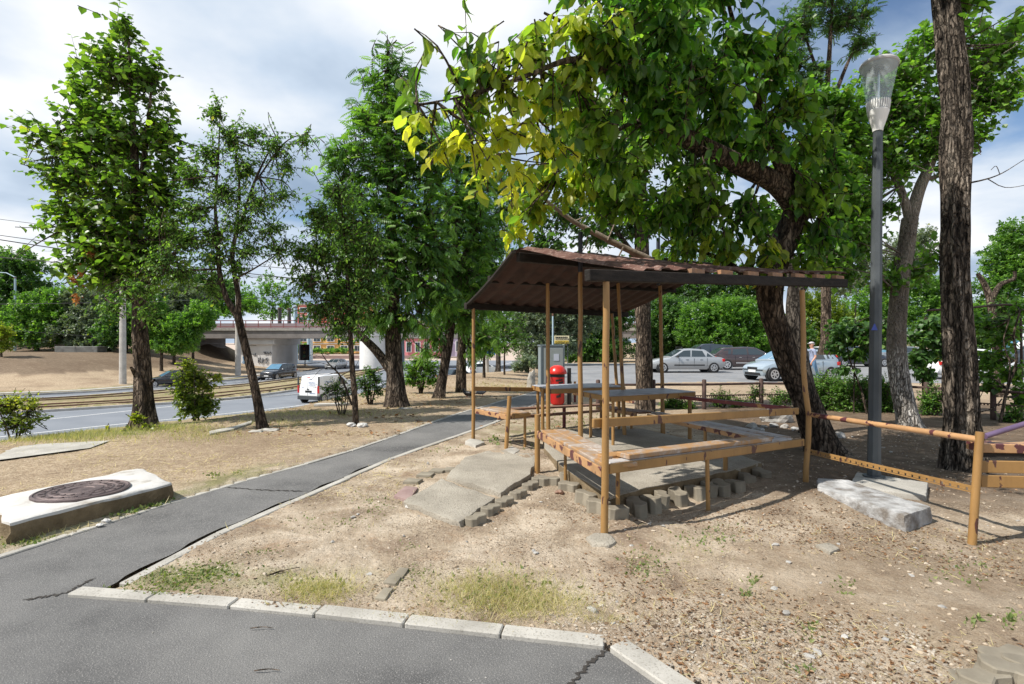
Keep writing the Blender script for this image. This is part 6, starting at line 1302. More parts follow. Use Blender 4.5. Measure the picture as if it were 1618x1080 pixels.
slab('pale_board', [(x-.40, y-.12), (x+.35, y+.05), (x+.4, y+.18), (x-.35, y+.03)], hz(x, y)+.07, .08, MT['limewash'], 'pale flat board lying on the bank in front of the white van', 'board', sub=1, jit=.004)
for i, (px, py, r_, lab) in enumerate([(168, 823, .026, 'white chalky stone before the manhole slab, larger'), (158, 829, .02, 'white chalky stone before the manhole slab, smaller left one'), (648, 800, .03, 'white pebble at the left corner of the cracked slab'), (884, 777, .035, 'crumpled brown leaf-like stone between the pavers')]):
    x, y = G(px, py, .03); stone('pebble', (x, y, hz(x, y)+r_*.3), (r_*1.3, r_, r_*.7), lab, 'pebble', MT['limewash'] if i < 3 else MT['seat_brown'], seed=30+i)
# strip of old kerb by the slender tree
x, y = G(355, 684, 0)
slab('kerb_remnant', [tuple(G(330, 686, 0)), tuple(G(368, 678, 0)), tuple(G(398, 668, 0)), tuple(G(398, 672, 0)), tuple(G(366, 683, 0)), tuple(G(332, 690, 0))], .06, .1, MT['kerb'], 'pale remnant of an old kerb left of the slender tree', 'kerb', sub=1, jit=.008)
# concrete bench slab on the far hill
x = (128-809)/F*68; z0 = hz(x, 68); m = MB(); m.box((x, 68, z0+.25), (5.4, 1.6, .95)); tag(m.build('concrete_plinth', noisy('plinth', [(.3, (.10, .10, .095)), (.7, (.2, .2, .19))], 2, .9), bevel=.06), 'low grey concrete plinth on the far hill left of the tram pole', 'plinth')

# ================================================================== BRIDGE AND BUILDINGS
br_ = thing('bridge', (-35, 80, ROADZ), 'concrete road bridge with red railings and a graffiti-marked white pier', 'bridge')
YB = 80.
m = MB(); m.box((-22, YB+5, 3.35), (92, 10.5, .5)); m.box((-22, YB-.5, 2.85), (92, .9, 1.5)); m.build('girder', MT['bridge'], br_, world=True, bevel=.05)
m = MB(); m.box((-22, YB-.85, 3.45), (92, .5, .35)); m.build('deck_edge', MT['kerb'], br_, world=True)
m = MB(); m.box((-22, YB-.2, 4.0), (92, .06, .75)); m.build('parapet_panel', plain('parapet', (.33, .26, .28), .7), br_, world=True)
rp = plain('rail_red', (.22, .07, .065), .6)
m = MB()
for zz in (4.75, 3.85): m.box((-22, YB-.7, zz), (92, .1, .11))
for k in range(50): m.box((-67+k*1.85, YB-.7, 4.25), (.09, .09, 1.05))
m.build('railing', rp, br_, world=True)
m = MB(); m.box((-38.1, YB+4.5, .1), (5.0, 9.4, 5.4)); m.box((-38.1, YB+4.5, 1.9), (5.9, 10, 1.4)); pier = m.build('pier', MT['pier'], br_, world=True, bevel=.06)
m = MB(); m.lathe([(2.0, ROADZ-.3), (2.0, 2.4), (2.3, 2.5), (2.3, 2.95)], (-20.6, 76+4, 0), 24); m.build('round_pier', MT['pier'], br_, smooth=35, world=True)
m = MB(); m.box((-49.5, YB+4.5, 1.4), (4, 9.6, 3.2)); m.box((-60, YB+4.5, 1.2), (18, 10, 3.4)); m.build('abutment', MT['bridge'], br_, world=True, bevel=.05)
# graffiti on the pier: two scrawled tags
YG = YB-.26
def graffito(mat, x0, y0, sc, shapes):
    m = MB(); pts = []
    for sh_ in shapes: pts += [(x0+a*sc, y0+b*sc) for a, b in sh_]
    m.tube([P(a, b, YG) for a, b in pts], .05, 5); m.build('graffiti', mat, pier, world=True)
sd_ = plain('spray_dark', (.05, .06, .08), .7); sb_ = plain('spray_blue', (.12, .30, .50), .7)
graffito(sd_, 408, 565, 1.0, [[(0, 8), (0, 0), (3, 0), (4, 3), (0, 4), (5, 8)], [(7, 8), (7, 0), (8, 6), (10, 3)], [(15, 0), (12, 1), (15, 5), (12, 9)]])
graffito(sd_, 416, 556, .8, [[(0, 0), (6, 0), (3, 0), (3, 4), (5, 2)], [(7, 4), (9, 0), (11, 4), (12, 2), (15, 0), (16, 4)]])
graffito(sd_, 399, 559, .8, [[(0, 1), (6, 1), (6, -2), (6, 3)]])
graffito(sb_, 384, 563, 1.0, [[(0, 0), (1, 6), (-1, 10), (1, 12), (3, 5), (2, -1)]])
def building(label, x0, x1, Y, z1, floors, cols, wall, band, name='apartment_block', depth=12, win=(.5, .52)):
    b = thing(name, ((x0+x1)/2, Y, ROADZ), label, 'building'); H = z1-ROADZ; fh = H/floors
    m = MB(); m.box(((x0+x1)/2, Y+depth/2, (z1+ROADZ)/2), (x1-x0, depth, H)); m.build('wall', plain(label[:12]+'_wall', wall, .85), b, world=True)
    m = MB(); m.box(((x0+x1)/2, Y+depth/2, z1+.25), (x1-x0+.8, depth+.8, .5)); m.build('roof', plain('roof_edge', (.3, .22, .2), .8), b, world=True)
    if band:
        m = MB(); m.box(((x0+x1)/2, Y-.1, z1-fh*1.0), (x1-x0+.1, .3, fh*2.0)); m.build('upper_wall', plain(label[:12]+'_band', band, .85), b, world=True)
        for k in range(1, floors):
            m = MB(); m.box(((x0+x1)/2, Y-.2, ROADZ+k*fh), (x1-x0+.2, .25, .3)); m.build('floor_band', MT['kerb'], b, world=True)
    ww = (x1-x0)/cols
    for f_ in range(floors):
        for c_ in range(cols):
            x = x0+ww*(c_+.5); z = ROADZ+fh*(f_+.52); m = MB(); m.box((x, Y-.27, z), (ww*win[0]+.3, .16, fh*win[1]+.3)); fr = m.build('window', MT['white'], b, world=True)
            m = MB(); m.box((x-ww*win[0]*.25, Y-.36, z), (ww*win[0]*.45, .06, fh*win[1])); m.box((x+ww*win[0]*.25, Y-.36, z), (ww*win[0]*.45, .06, fh*win[1])); m.build('pane', MT['glass'], fr, world=True)
building('long orange-yellow apartment block with a red upper front behind the bridge', -76, -52, 190, 14.5, 5, 5, (.62, .36, .12), (.48, .10, .08))
building('yellow apartment wing with white windows right of the red-topped block', -52, -26, 196, 9.0, 4, 6, (.64, .42, .15), None)
building('small pink shop building beyond the bridge, behind the ash trunks', -30, -20, 150, 2.6, 1, 4, (.55, .20, .22), None, 'shop_building', 8)
building('low lilac shop building right of the pink one, behind the trees', -19, -8, 150, 3.0, 1, 4, (.42, .36, .48), None, 'shop_building', 8)
# low grey boundary wall before the orange block
m = MB(); m.box((-52, 128, ROADZ+.4), (60, .3, .8)); tag(m.build('boundary_wall', MT['redpaver']), 'long low reddish wall along the pavement before the orange block', 'wall')

# ================================================================== VEHICLES
def interp(pts, x): return float(np.interp(x, [p[0] for p in pts], [p[1] for p in pts]))
def car(name, label, loc, head, L, W, H, body, belt, roofl, glass, paint, trim, group=None, cat_='car', wheel=.31, axles=(.80, -.79), clad=None, rack=False, plate='', van=False, slope=0., wins=None, tail='split'):
    """local +X is forward. body: hood/boot top line [(x,z)]; roofl: greenhouse outline [(x,z)] rear to front; glass: windscreen colour"""
    root = thing(name, (loc[0], loc[1], loc[2]), label, cat_, group, math.atan2(head[1], head[0]))
    hl = L/2; hw = W/2; zb = .20
    xs = [-hl, -hl+.05, -hl+.18, -hl+.45]+list(np.linspace(-hl+.8, hl-.8, 11))+[hl-.45, hl-.18, hl-.06, hl]
    def wid(x):
        e_ = max(0, abs(x)-(hl-.75))/.75; return hw*(1-.16*e_**2.2)
    m = MB(); rows = []
    for x in xs:
        zt = interp(body, x); wv = wid(x); z0 = zb+(.10 if abs(x) > hl-.06 else 0)+(.04 if abs(x) > hl-.2 else 0)
        rows.append([(x, 0, z0), (x, wv*.86, z0), (x, wv*.97, z0+.10), (x, wv*1.0, .55), (x, wv*.985, zt-.13), (x, wv*.955, zt-.035), (x, wv*.86, zt), (x, 0, zt+.025*(1 if not van else .3))])
    n = len(rows[0]); vs = []
    for r_ in rows: vs += r_+[(x, -y, z) for x, y, z in r_[1:-1]][::-1]
    k = 2*n-2
    fs = [(i*k+j, i*k+(j+1) % k, (i+1)*k+(j+1) % k, (i+1)*k+j) for i in range(len(rows)-1) for j in range(k)]
    fs += [tuple(range(k))[::-1], tuple((len(rows)-1)*k+j for j in range(k))]
    m.add(vs, fs); 
    # greenhouse
    gx = np.linspace(roofl[0][0], roofl[-1][0], 22); rows = []
    def gw(x, z, zt_): # half width of the cabin at height z
        t = (z-belt)/max(H-belt, .01); return min(wid(x)*.955, hw*.955)*(1-.17*np.clip(t, 0, 1)*(0.35 if van else 1))
    for x in gx:
        zt = max(interp(roofl, x), belt-.02); r0 = [(x, 0, belt-.12), (x, gw(x, belt, zt), belt-.12), (x, gw(x, belt, zt), belt)]
        for t in (.4, .8): z = belt+(zt-belt)*t; r0.append((x, gw(x, z, zt), z))
        r0 += [(x, gw(x, zt, zt)*.965, zt-.018*(zt > belt+.1)), (x, gw(x, zt, zt)*.85, zt+.012), (x, 0, zt+.035)]
        rows.append(r0)
    n = len(rows[0]); vs = []
    for r_ in rows: vs += r_+[(x, -y, z) for x, y, z in r_[1:-1]][::-1]
    k = 2*n-2
    fs = [(i*k+j, i*k+(j+1) % k, (i+1)*k+(j+1) % k, (i+1)*k+j) for i in range(len(rows)-1) for j in range(k)]
    fs += [tuple(range(k))[::-1], tuple((len(rows)-1)*k+j for j in range(k))]
    m.add(vs, fs)
    m.build('body', paint, root, smooth=38, fixn=True)
    # side windows
    for poly in (wins or []):
        for s_ in (1, -1):
            p = [(x, s_*(gw(x, z, 0)+.006), z) for x, z in poly]; q = [(x, y-s_*.02, z) for x, y, z in p]; mm = MB(); c = len(p)
            mm.add(p+q, [tuple(range(c)), tuple(range(c, 2*c))[::-1]]+[(i, (i+1) % c, c+(i+1) % c, c+i) for i in range(c)]); mm.build('side_window', MT['glass'], root, fixn=True)
    # windscreen and rear window, proud of the loft
    def screen(nm, a, b, mat):
        mm = MB(); (x0, z0), (x1, z1) = a, b; w0, w1 = gw(x0, z0, 0)*.90, gw(x1, z1, 0)*.86; d = Vector((z1-z0, 0, -(x1-x0))).normalized()
        if d.x*(x0+x1) < 0: d = -d
        d = d*.03; p = [(x0, -w0, z0), (x0, w0, z0), (x1, w1, z1), (x1, -w1, z1)]; cc = [((x0*.5+x1*.5)+d.x*1.5, 0, (z0+z1)/2+d.z*1.5)]
        p = [Vector(v)+d for v in p]; q = [v-d*1.4 for v in p]
        mm.add(p+q, [(0, 1, 2, 3), (7, 6, 5, 4), (0, 4, 5, 1), (1, 5, 6, 2), (2, 6, 7, 3), (3, 7, 4, 0)]); mm.build(nm, mat, root, bevel=.01, fixn=True)
    if not van or True:
        fr = [p for p in roofl if p[0] > 0][-2:] if len([p for p in roofl if p[0] > 0]) >= 2 else roofl[-2:]
        a, b = roofl[-1], roofl[-2]; screen('windscreen', (a[0]+(b[0]-a[0])*.08, a[1]+(b[1]-a[1])*.08), (a[0]+(b[0]-a[0])*.92, a[1]+(b[1]-a[1])*.92), glass)
        if not van:
            a, b = roofl[0], roofl[1]; screen('rear_window', (a[0]+(b[0]-a[0])*.10, a[1]+(b[1]-a[1])*.10), (a[0]+(b[0]-a[0])*.90, a[1]+(b[1]-a[1])*.90), MT['glass'])
    # wheels
    ax = [hl*axles[0]-.10, hl*axles[1]+.10]
    for x in ax:
        for s_ in (1, -1):
            y = s_*(hw-.105); mm = MB(); mm.lathe([(.0, 0), (wheel+.055, 0), (wheel+.055, .13), (0, .13)], (x, s_*(hw-.125)-.065, wheel+.01), 24, axis='Y', cap=False); mm.build('wheel_arch', clad or MT['black'], root, smooth=30)
            mm = MB(); mm.lathe([(wheel*.62, -.10), (wheel*.97, -.09), (wheel, -.06), (wheel, .06), (wheel*.97, .09), (wheel*.62, .10)], (x, s_*(hw-.085), wheel), 26, axis='Y'); wv = mm.build('wheel', MT['rubber'], root, smooth=40)
            mm = MB(); yy = s_*(hw+.008)
            mm.lathe([(wheel*.50, -.02), (wheel*.66, -.02), (wheel*.66, .015), (wheel*.50, .015)], (x, yy, wheel), 26, axis='Y', cap=False)
            for q in range(6):
                a_ = q*math.pi/3+.3; T = Matrix.Translation((x, yy, wheel)) @ Matrix.Rotation(a_, 4, 'Y') @ Matrix.Translation((wheel*.3, 0, 0)); mm.box(None, (wheel*.56, .025, wheel*.17), M=T)
            mm.lathe([(0, -.02), (wheel*.16, -.02), (wheel*.16, .02), (0, .02)], (x, yy, wheel), 12, axis='Y', cap=False); mm.build('rim', MT['alloy'], wv, smooth=30)
    zt = interp(body, hl-.15); zr = interp(body, -hl+.15)
    for s_ in (1, -1):
        mm = MB(); mm.ball((hl-.17, s_*hw*.66, zt-.14), (.17, hw*.22, .085), 12); mm.build('headlight', MT['lens'], root, smooth=60)
        mm = MB()
        if van: mm.box((-hl+.012, s_*hw*.955, .92), (.07, .12, .50))
        else: mm.box((-hl+.09, s_*hw*.80, zr-.16), (.16, hw*.26, .17))
        mm.build('taillight', MT['redlight'], root, bevel=.02)
        mm = MB(); mx_ = roofl[-1][0]-.42; mm.ball((mx_, s_*(hw*.955+.10), belt+.07), (.07, .10, .065), 10); mm.build('mirror', trim if trim else paint, root, smooth=60)
        for hx in (.12, -.72):
            mm = MB(); mm.box((hx*1.0, s_*(hw*.985+.004), belt-.13), (.17, .025, .03)); mm.build('door_handle', trim or paint, root, bevel=.006)
        for hx in (.62, -.28, -1.05):
            mm = MB(); mm.box((hx, s_*hw*.994, (belt+.32)/2+.02), (.012, .012, belt-.42)); mm.build('door_gap', MT['black'], root)
    mm = MB(); mm.box((hl-.015, 0, zt-.14), (.06, hw*.80, .10)); mm.build('grille', MT['black'], root, bevel=.01)
    mm = MB(); mm.box((hl-.03, 0, .33), (.10, hw*1.25, .13)); mm.build('air_intake', MT['black'], root, bevel=.02)
    mm = MB(); mm.box((hl+.012, 0, .46), (.02, .50, .11)); mm.build('number_plate', MT['plate'], root)
    if not van:
        mm = MB(); mm.box((-hl-.005, 0, .62), (.03, .50, .11)); mm.build('number_plate', MT['plate'], root)
    if trim:
        for s_ in (1, -1):
            mm = MB(); mm.box((0, s_*(hw*.995), .46), (L*.42, .03, .07)); mm.build('side_strip', trim, root, bevel=.01)
    if rack:
        for x in rack:
            mm = MB(); mm.box((x, 0, H+.10), (.05, W*.66, .03)); [mm.box((x, s_*W*.33, H+.05), (.06, .06, .12)) for s_ in (1, -1)]; mm.build('roof_rack', MT['black'], root, bevel=.005)
    return root
def xy(px, Y): return ((px-809)/F*Y, Y)
silver = plain('silver_paint', (.46, .47, .48), .32, .55, coat=.6); pale = plain('pale_blue_silver', (.42, .50, .56), .28, .5, coat=.8)
brown = plain('dark_brown_paint', (.055, .035, .035), .22, .2, coat=1); blackp = plain('black_paint', (.012, .013, .018), .2, .1, coat=1); whitep = plain('white_paint', (.78, .79, .80), .35, coat=.6)
dblue = plain('dark_blue_paint', (.02, .025, .045), .2, .2, coat=1); dgrey = plain('dark_grey_trim', (.045, .05, .055), .6); greyp = plain('grey_paint', (.25, .27, .29), .3, .4, coat=.7)
sedan_b = [(-2.15, .80), (-2.05, .90), (-1.1, .93), (1.0, .90), (1.75, .78), (2.1, .66), (2.15, .58)]
sedan_r = [(-1.62, .90), (-.98, 1.36), (-.2, 1.41), (.30, 1.38), (1.12, .90)]
sedan_w = [[(-.98, .95), (-.80, 1.30), (-.18, 1.33), (-.14, .95)], [(-.06, .95), (-.10, 1.33), (.30, 1.31), (.88, .95)], [(-1.40, .95), (-1.08, 1.18), (-1.03, .95)]]
hatch_b = [(-2.1, .86), (-2.0, .95), (-1.2, .97), (1.0, .95), (1.7, .84), (2.03, .70), (2.1, .60)]
hatch_r = [(-2.03, .98), (-1.62, 1.40), (-.3, 1.49), (.35, 1.45), (1.30, .95)]
hatch_w = [[(-1.22, 1.0), (-1.10, 1.36), (-.22, 1.41), (-.18, 1.0)], [(-.08, 1.0), (-.12, 1.41), (.38, 1.38), (1.0, 1.0)], [(-1.72, 1.03), (-1.42, 1.33), (-1.30, 1.33), (-1.34, 1.03)]]
wagon_b = [(-2.4, .86), (-2.3, .96), (-1.2, .97), (1.1, .94), (1.9, .84), (2.33, .70), (2.4, .60)]
wagon_r = [(-2.32, .98), (-1.75, 1.42), (-.4, 1.49), (.25, 1.46), (1.25, .95)]
wagon_w = [[(-1.22, 1.0), (-1.16, 1.36), (-.32, 1.41), (-.28, 1.0)], [(-.18, 1.0), (-.22, 1.41), (.28, 1.38), (.95, 1.0)], [(-2.0, 1.03), (-1.68, 1.33), (-1.28, 1.35), (-1.34, 1.02)]]
suv_b = [(-2.2, .98), (-2.1, 1.07), (-1.2, 1.08), (1.0, 1.06), (1.75, .97), (2.1, .82), (2.2, .66)]
suv_r = [(-2.12, 1.08), (-1.80, 1.58), (-.4, 1.69), (.3, 1.65), (1.2, 1.06)]
suv_w = [[(-1.22, 1.12), (-1.16, 1.54), (-.3, 1.60), (-.26, 1.12)], [(-.16, 1.12), (-.2, 1.60), (.3, 1.56), (.95, 1.12)], [(-1.9, 1.14), (-1.70, 1.48), (-1.28, 1.52), (-1.34, 1.14)]]
G4 = 'cars parked behind the shelter'; LZ = -.22
car('sedan', 'old silver sedan with roof racks parked behind the shelter', (*xy(1082, 32.5), LZ), (-1, -.02), 4.3, 1.68, 1.41, sedan_b, .90, sedan_r, MT['glass'], silver, MT['black'], G4, rack=(.35, -.75), wins=sedan_w, axles=(.78, -.72))
car('estate_car', 'dark brown estate car with grey wheel arches parked nose right', (*xy(1180, 35.8), LZ), (1, -.06), 4.8, 1.8, 1.47, wagon_b, .95, wagon_r, MT['glass'], brown, MT['chrome'], G4, wheel=.35, clad=greyp, wins=wagon_w, axles=(.78, -.70), rack=False)
car('off_roader', 'dark sport utility car half hidden behind the silver sedan', (*xy(1112, 40), LZ), (-1, .05), 4.6, 1.85, 1.75, suv_b, 1.06, suv_r, MT['glass'], dblue, None, G4, wheel=.36, wins=suv_w)
car('hatchback', 'pale blue-silver hatchback behind the leaning walnut trunk', (*xy(1249, 25.9), LZ), (-.975, -.22), 4.2, 1.76, 1.49, hatch_b, .96, hatch_r, MT['winblue'], pale, None, G4, wheel=.33, wins=hatch_w, axles=(.80, -.76))
car('hatchback', 'white hatchback with alloy wheels partly behind the furrowed trunk', (*xy(1530, 26.8), LZ), (1, .03), 4.25, 1.78, 1.52, hatch_b, .96, hatch_r, MT['winblue'], whitep, None, G4, wheel=.34, wins=hatch_w)
car('hatchback', 'dark car parked beyond the grapevine at the lamp post', (*xy(1352, 40), LZ), (1, .1), 4.2, 1.76, 1.5, hatch_b, .96, hatch_r, MT['winblue'], dblue, None, G4, wins=hatch_w)
car('hatchback', 'grey car parked far behind, between lamp post and whitewashed trunk', (*xy(1415, 43), LZ), (-1, .1), 4.2, 1.76, 1.5, hatch_b, .96, hatch_r, MT['winblue'], greyp, None, G4, wins=hatch_w)
car('hatchback', 'white car parked far behind at the left of the lamp post', (*xy(1322, 45), LZ), (1, .0), 4.2, 1.76, 1.5, hatch_b, .96, hatch_r, MT['winblue'], whitep, None, G4, wins=hatch_w)
car('sedan', 'dark sedan with a red rear light at the right edge of the parking lot', (*xy(1615, 31), LZ), (1, .15), 4.4, 1.72, 1.42, sedan_b, .90, sedan_r, MT['glass'], blackp, None, G4, wins=sedan_w)
vanb = [(-2.0, 1.0), (-1.95, 1.05), (.9, 1.05), (1.5, .98), (1.9, .80), (2.0, .62)]
vanr = [(-1.985, 1.0), (-1.93, 1.72), (-1.6, 1.79), (.15, 1.80), (.50, 1.74), (1.36, 1.0)]
vanw = [[(.0, 1.10), (.0, 1.60), (.42, 1.58), (1.02, 1.10)]]
v2 = car('parked_van', 'tall white van at the right edge beyond the vine', (*xy(1622, 38.5), LZ), (-1, .1), 4.9, 1.95, 2.35, [(x*1.22, z*1.2) for x, z in vanb], 1.25, [(x*1.22, z*1.31) for x, z in vanr], MT['winblue'], whitep, None, G4, 'van', .34, van=True, wins=[[(0, 1.35), (0, 2.0), (.5, 1.98), (1.1, 1.35)]])
# the delivery van on the road
hv = Vector((.36, .933, 0)).normalized(); pv = Vector((*xy(487, 35.0), 0))+hv*2.0
vn = car('delivery_van', 'white delivery van with blue lettering driving away on the near road', (pv.x, pv.y, ROADZ), (hv.x, hv.y), 4.0, 1.72, 1.81, vanb, 1.0, vanr, MT['glass'], whitep, None, None, 'van', .31, axles=(.84, -.80), van=True, wins=vanw)
m = MB(); m.box((-2.03, 0, .38), (.10, 1.66, .26)); m.box((-1.55, .862, .36), (.8, .03, .26)); m.box((-1.55, -.862, .36), (.8, .03, .26)); m.build('bumper', dgrey, vn, bevel=.02)
for s_ in (1, -1):
    m = MB(); m.box((-1.98, s_*.835, 1.45), (.09, .10, .62)); m.build('corner_trim', dgrey, vn, bevel=.02)
    m = MB(); m.box((-.85, s_*.868, 1.02), (1.7, .02, .035)); m.build('slide_rail', MT['black'], vn)
    m = MB(); m.box((-.1, s_*.868, .50), (2.0, .025, .16)); m.build('sill_trim', dgrey, vn, bevel=.01)
m = MB(); m.box((-2.005, .06, 1.05), (.012, .012, 1.2)); m.build('door_gap', greyp, vn)
m = MB(); m.box((-2.012, -.02, .78), (.02, .52, .12)); m.build('number_plate', MT['black'], vn)
m = MB(); m.box((-2.015, .02, .93), (.03, .16, .05)); m.build('door_handle', MT['black'], vn)
m = MB(); m.box((-1.955, .0, 1.70), (.03, .22, .05)); m.build('brake_light', MT['redlight'], vn)
ink = plain('van_ink', (.05, .12, .28), .6)
def text(s, size, parent, loc, rot, mat, nm='lettering', ext=.004):
    cu = bpy.data.curves.new(nm, 'FONT'); cu.body = s; cu.size = size; cu.extrude = ext; cu.align_x = 'CENTER'
    o = bpy.data.objects.new(nm, cu); COL.objects.link(o); dg = bpy.context.evaluated_depsgraph_get(); me = bpy.data.meshes.new_from_object(o.evaluated_get(dg)); bpy.data.objects.remove(o)
    me.materials.clear(); me.materials.append(mat); q = bpy.data.objects.new(nm, me); q.location = loc; q.rotation_euler = rot; COL.objects.link(q); q.parent = parent; return q
text('SERVICE', .16, vn, (-1.995, -.30, 1.30), (R(90), 0, R(-90)), ink); text('SERVICE', .15, vn, (-.9, -.872, 1.30), (R(90), 0, 0), ink)
for k, (y_, z_, w_) in enumerate(((-.32, 1.19, .55), (.45, 1.05, .2), (-.35, .66, .45))):
    m = MB(); m.box((-2.012, y_, z_), (.008, w_, .025)); m.build('small_lettering', ink, vn)
m = MB(); m.lathe([(.10, 0), (.13, 0), (.13, .008), (.10, .008)], (-1.25, -.872, 1.30), 16, axis='Y', cap=False); m.build('emblem', ink, vn)
car('off_roader', 'black sport utility car coming along the far road before the pier', (*xy(441, 58.2), ROADZ), (-.20, -.98), 4.3, 1.80, 1.69, suv_b, 1.06, suv_r, MT['winblue'], blackp, MT['chrome'], None, wheel=.35, wins=suv_w)
car('sedan', 'dark car on the far road behind the yellow-green bush', (*xy(275, 49.0), ROADZ), (-.75, -.66), 4.3, 1.72, 1.42, sedan_b, .90, sedan_r, MT['winblue'], blackp, None, None, wins=sedan_w)
car('hatchback', 'silver car approaching under the bridge', (*xy(531, 80), ROADZ), (-.15, -.99), 4.1, 1.74, 1.48, hatch_b, .96, hatch_r, MT['glass'], silver, None, None, wins=hatch_w)
car('sedan', 'dark car with red rear lights on the near road behind the ash trunks', (*xy(721, 53), ROADZ), (.55, .83), 4.3, 1.72, 1.42, sedan_b, .90, sedan_r, MT['winblue'], blackp, None, None, wins=sedan_w)
car('hatchback', 'white car farther along the near road, beyond the small dark tree', (*xy(762, 66), ROADZ), (.85, .5), 4.1, 1.72, 1.48, hatch_b, .96, hatch_r, MT['glass'], whitep, None, None, wins=hatch_w)

# ================================================================== PERSON
pr_x, pr_y = xy(1284, 24.2); pz = -.2
pe = thing('person', (pr_x, pr_y, pz), 'person in a flat cap, blue-grey T-shirt and jeans walking past the parked hatchback', 'person')
me = bpy.data.meshes.new('body'); bm = bmesh.new(); sl_ = bm.verts.layers.skin.verify()
J = {}
def jt(k, co, r_, par=None):
    v = bm.verts.new(co); v[sl_].radius = r_ if not np.isscalar(r_) else (r_, r_); J[k] = v
    if par: bm.edges.new((J[par], v))
# walking towards -X, so the body's front is -X and its sides are +-Y
jt('pelvis', (0, 0, .94), (.145, .115)); v = J['pelvis']; v[sl_].use_root = True
jt('waist', (-.01, 0, 1.10), (.14, .115), 'pelvis'); jt('chest', (-.02, 0, 1.30), (.165, .125), 'waist'); jt('upper', (-.02, 0, 1.42), (.13, .10), 'chest'); jt('neck', (-.03, 0, 1.52), .055, 'upper'); jt('jaw', (-.06, 0, 1.60), (.07, .085), 'neck'); jt('head', (-.05, 0, 1.69), (.085, .10), 'jaw'); jt('crown', (-.04, 0, 1.76), (.06, .07), 'head')
for s_, k in ((1, 'l'), (-1, 'r')):
    st = .17*s_
    jt(k+'hip', (-.01*s_, s_*.095, .86), .095, 'pelvis'); jt(k+'knee', (-st*.9-.03, s_*.10, .48), .062, k+'hip'); jt(k+'ankle', (-st*1.3+.06, s_*.10, .09), .042, k+'knee'); jt(k+'toe', (-st*1.3-.11, s_*.11, .035), .035, k+'ankle')
    jt(k+'sho', (-.02, s_*.19, 1.42), .065, 'upper'); jt(k+'elb', (.03+st*.2, s_*.25, 1.14), .045, k+'sho'); jt(k+'wri', (-.10+st*.5, s_*.25, .90), .030, k+'elb'); jt(k+'palm', (-.125+st*.5, s_*.245, .82), (.036, .022), k+'wri')
    for f_ in range(4): jt(k+'f%d' % f_, (-.155+.024*f_+st*.5, s_*.24, .745+.006*abs(f_-1.5)), .009, k+'palm')
    jt(k+'th', (-.175+st*.5, s_*.225, .80), .010, k+'palm')
bm.to_mesh(me); bm.free(); bo = bpy.data.objects.new('body', me); COL.objects.link(bo)
bo.modifiers.new('s', 'SKIN').use_smooth_shade = True; sd = bo.modifiers.new('u', 'SUBSURF'); sd.levels = 2; sd.render_levels = 2
dg = bpy.context.evaluated_depsgraph_get(); me2 = bpy.data.meshes.new_from_object(bo.evaluated_get(dg)); bpy.data.objects.remove(bo)
skin = plain('skin', (.50, .27, .19), .5); shirt = noisy('tshirt', [(.3, (.20, .24, .36)), (.7, (.28, .32, .44))], 12, .9, .3); jeans = noisy('jeans', [(.3, (.07, .16, .30)), (.7, (.16, .29, .46))], 9, .9, .3); shoe = plain('shoe', (.03, .03, .035), .6)
me2.materials.clear()
for q in (skin, shirt, jeans, shoe): me2.materials.append(q)
for p in me2.polygons:
    x, y, z = p.center; arm = abs(y) > .205
    p.material_index = 3 if z < .075 else 2 if (z < .97 and not arm) else 0 if (z > 1.50 or (arm and z < 1.22)) else 1
    p.use_smooth = True
bo = bpy.data.objects.new('body', me2); COL.objects.link(bo); bo.parent = pe
m = MB(); m.ball((-.045, 0, 1.755), (.115, .098, .06), 16); m.box((-.155, 0, 1.735), (.09, .14, .018)); m.build('cap', plain('cap_grey_cloth', (.45, .43, .45), .9), pe, smooth=50)
m = MB(); m.ball((.035, 0, 1.70), (.06, .088, .05), 12); m.build('hair', plain('grey_hair', (.25, .23, .22), .8), pe, smooth=60)
m = MB(); m.ball((-.142, 0, 1.665), (.022, .016, .022), 8); m.build('nose', skin, pe, smooth=60)
for s_ in (1, -1):
    m = MB(); m.ball((-.128, s_*.035, 1.695), (.012, .014, .009), 8); m.build('eye', MT['black'], pe, smooth=60)
    m = MB(); m.ball((-.035, s_*.098, 1.67), (.022, .012, .032), 8); m.build('ear', skin, pe, smooth=60)
m = MB(); m.box((-.135, 0, 1.615), (.01, .045, .008)); m.build('mouth', plain('lip', (.35, .13, .11), .5), pe)
m = MB(); m.tube(cat([(-.03, -.14, 1.47), (-.17, -.05, 1.38), (-.185, .05, 1.25), (-.15, .15, 1.10), (-.02, .19, 1.02)], 16), .012, 6); m.build('shoulder_strap', MT['black'], pe, smooth=40)
pe['label'] = 'person in a flat cap, blue-grey T-shirt and jeans walking past the parked hatchback'

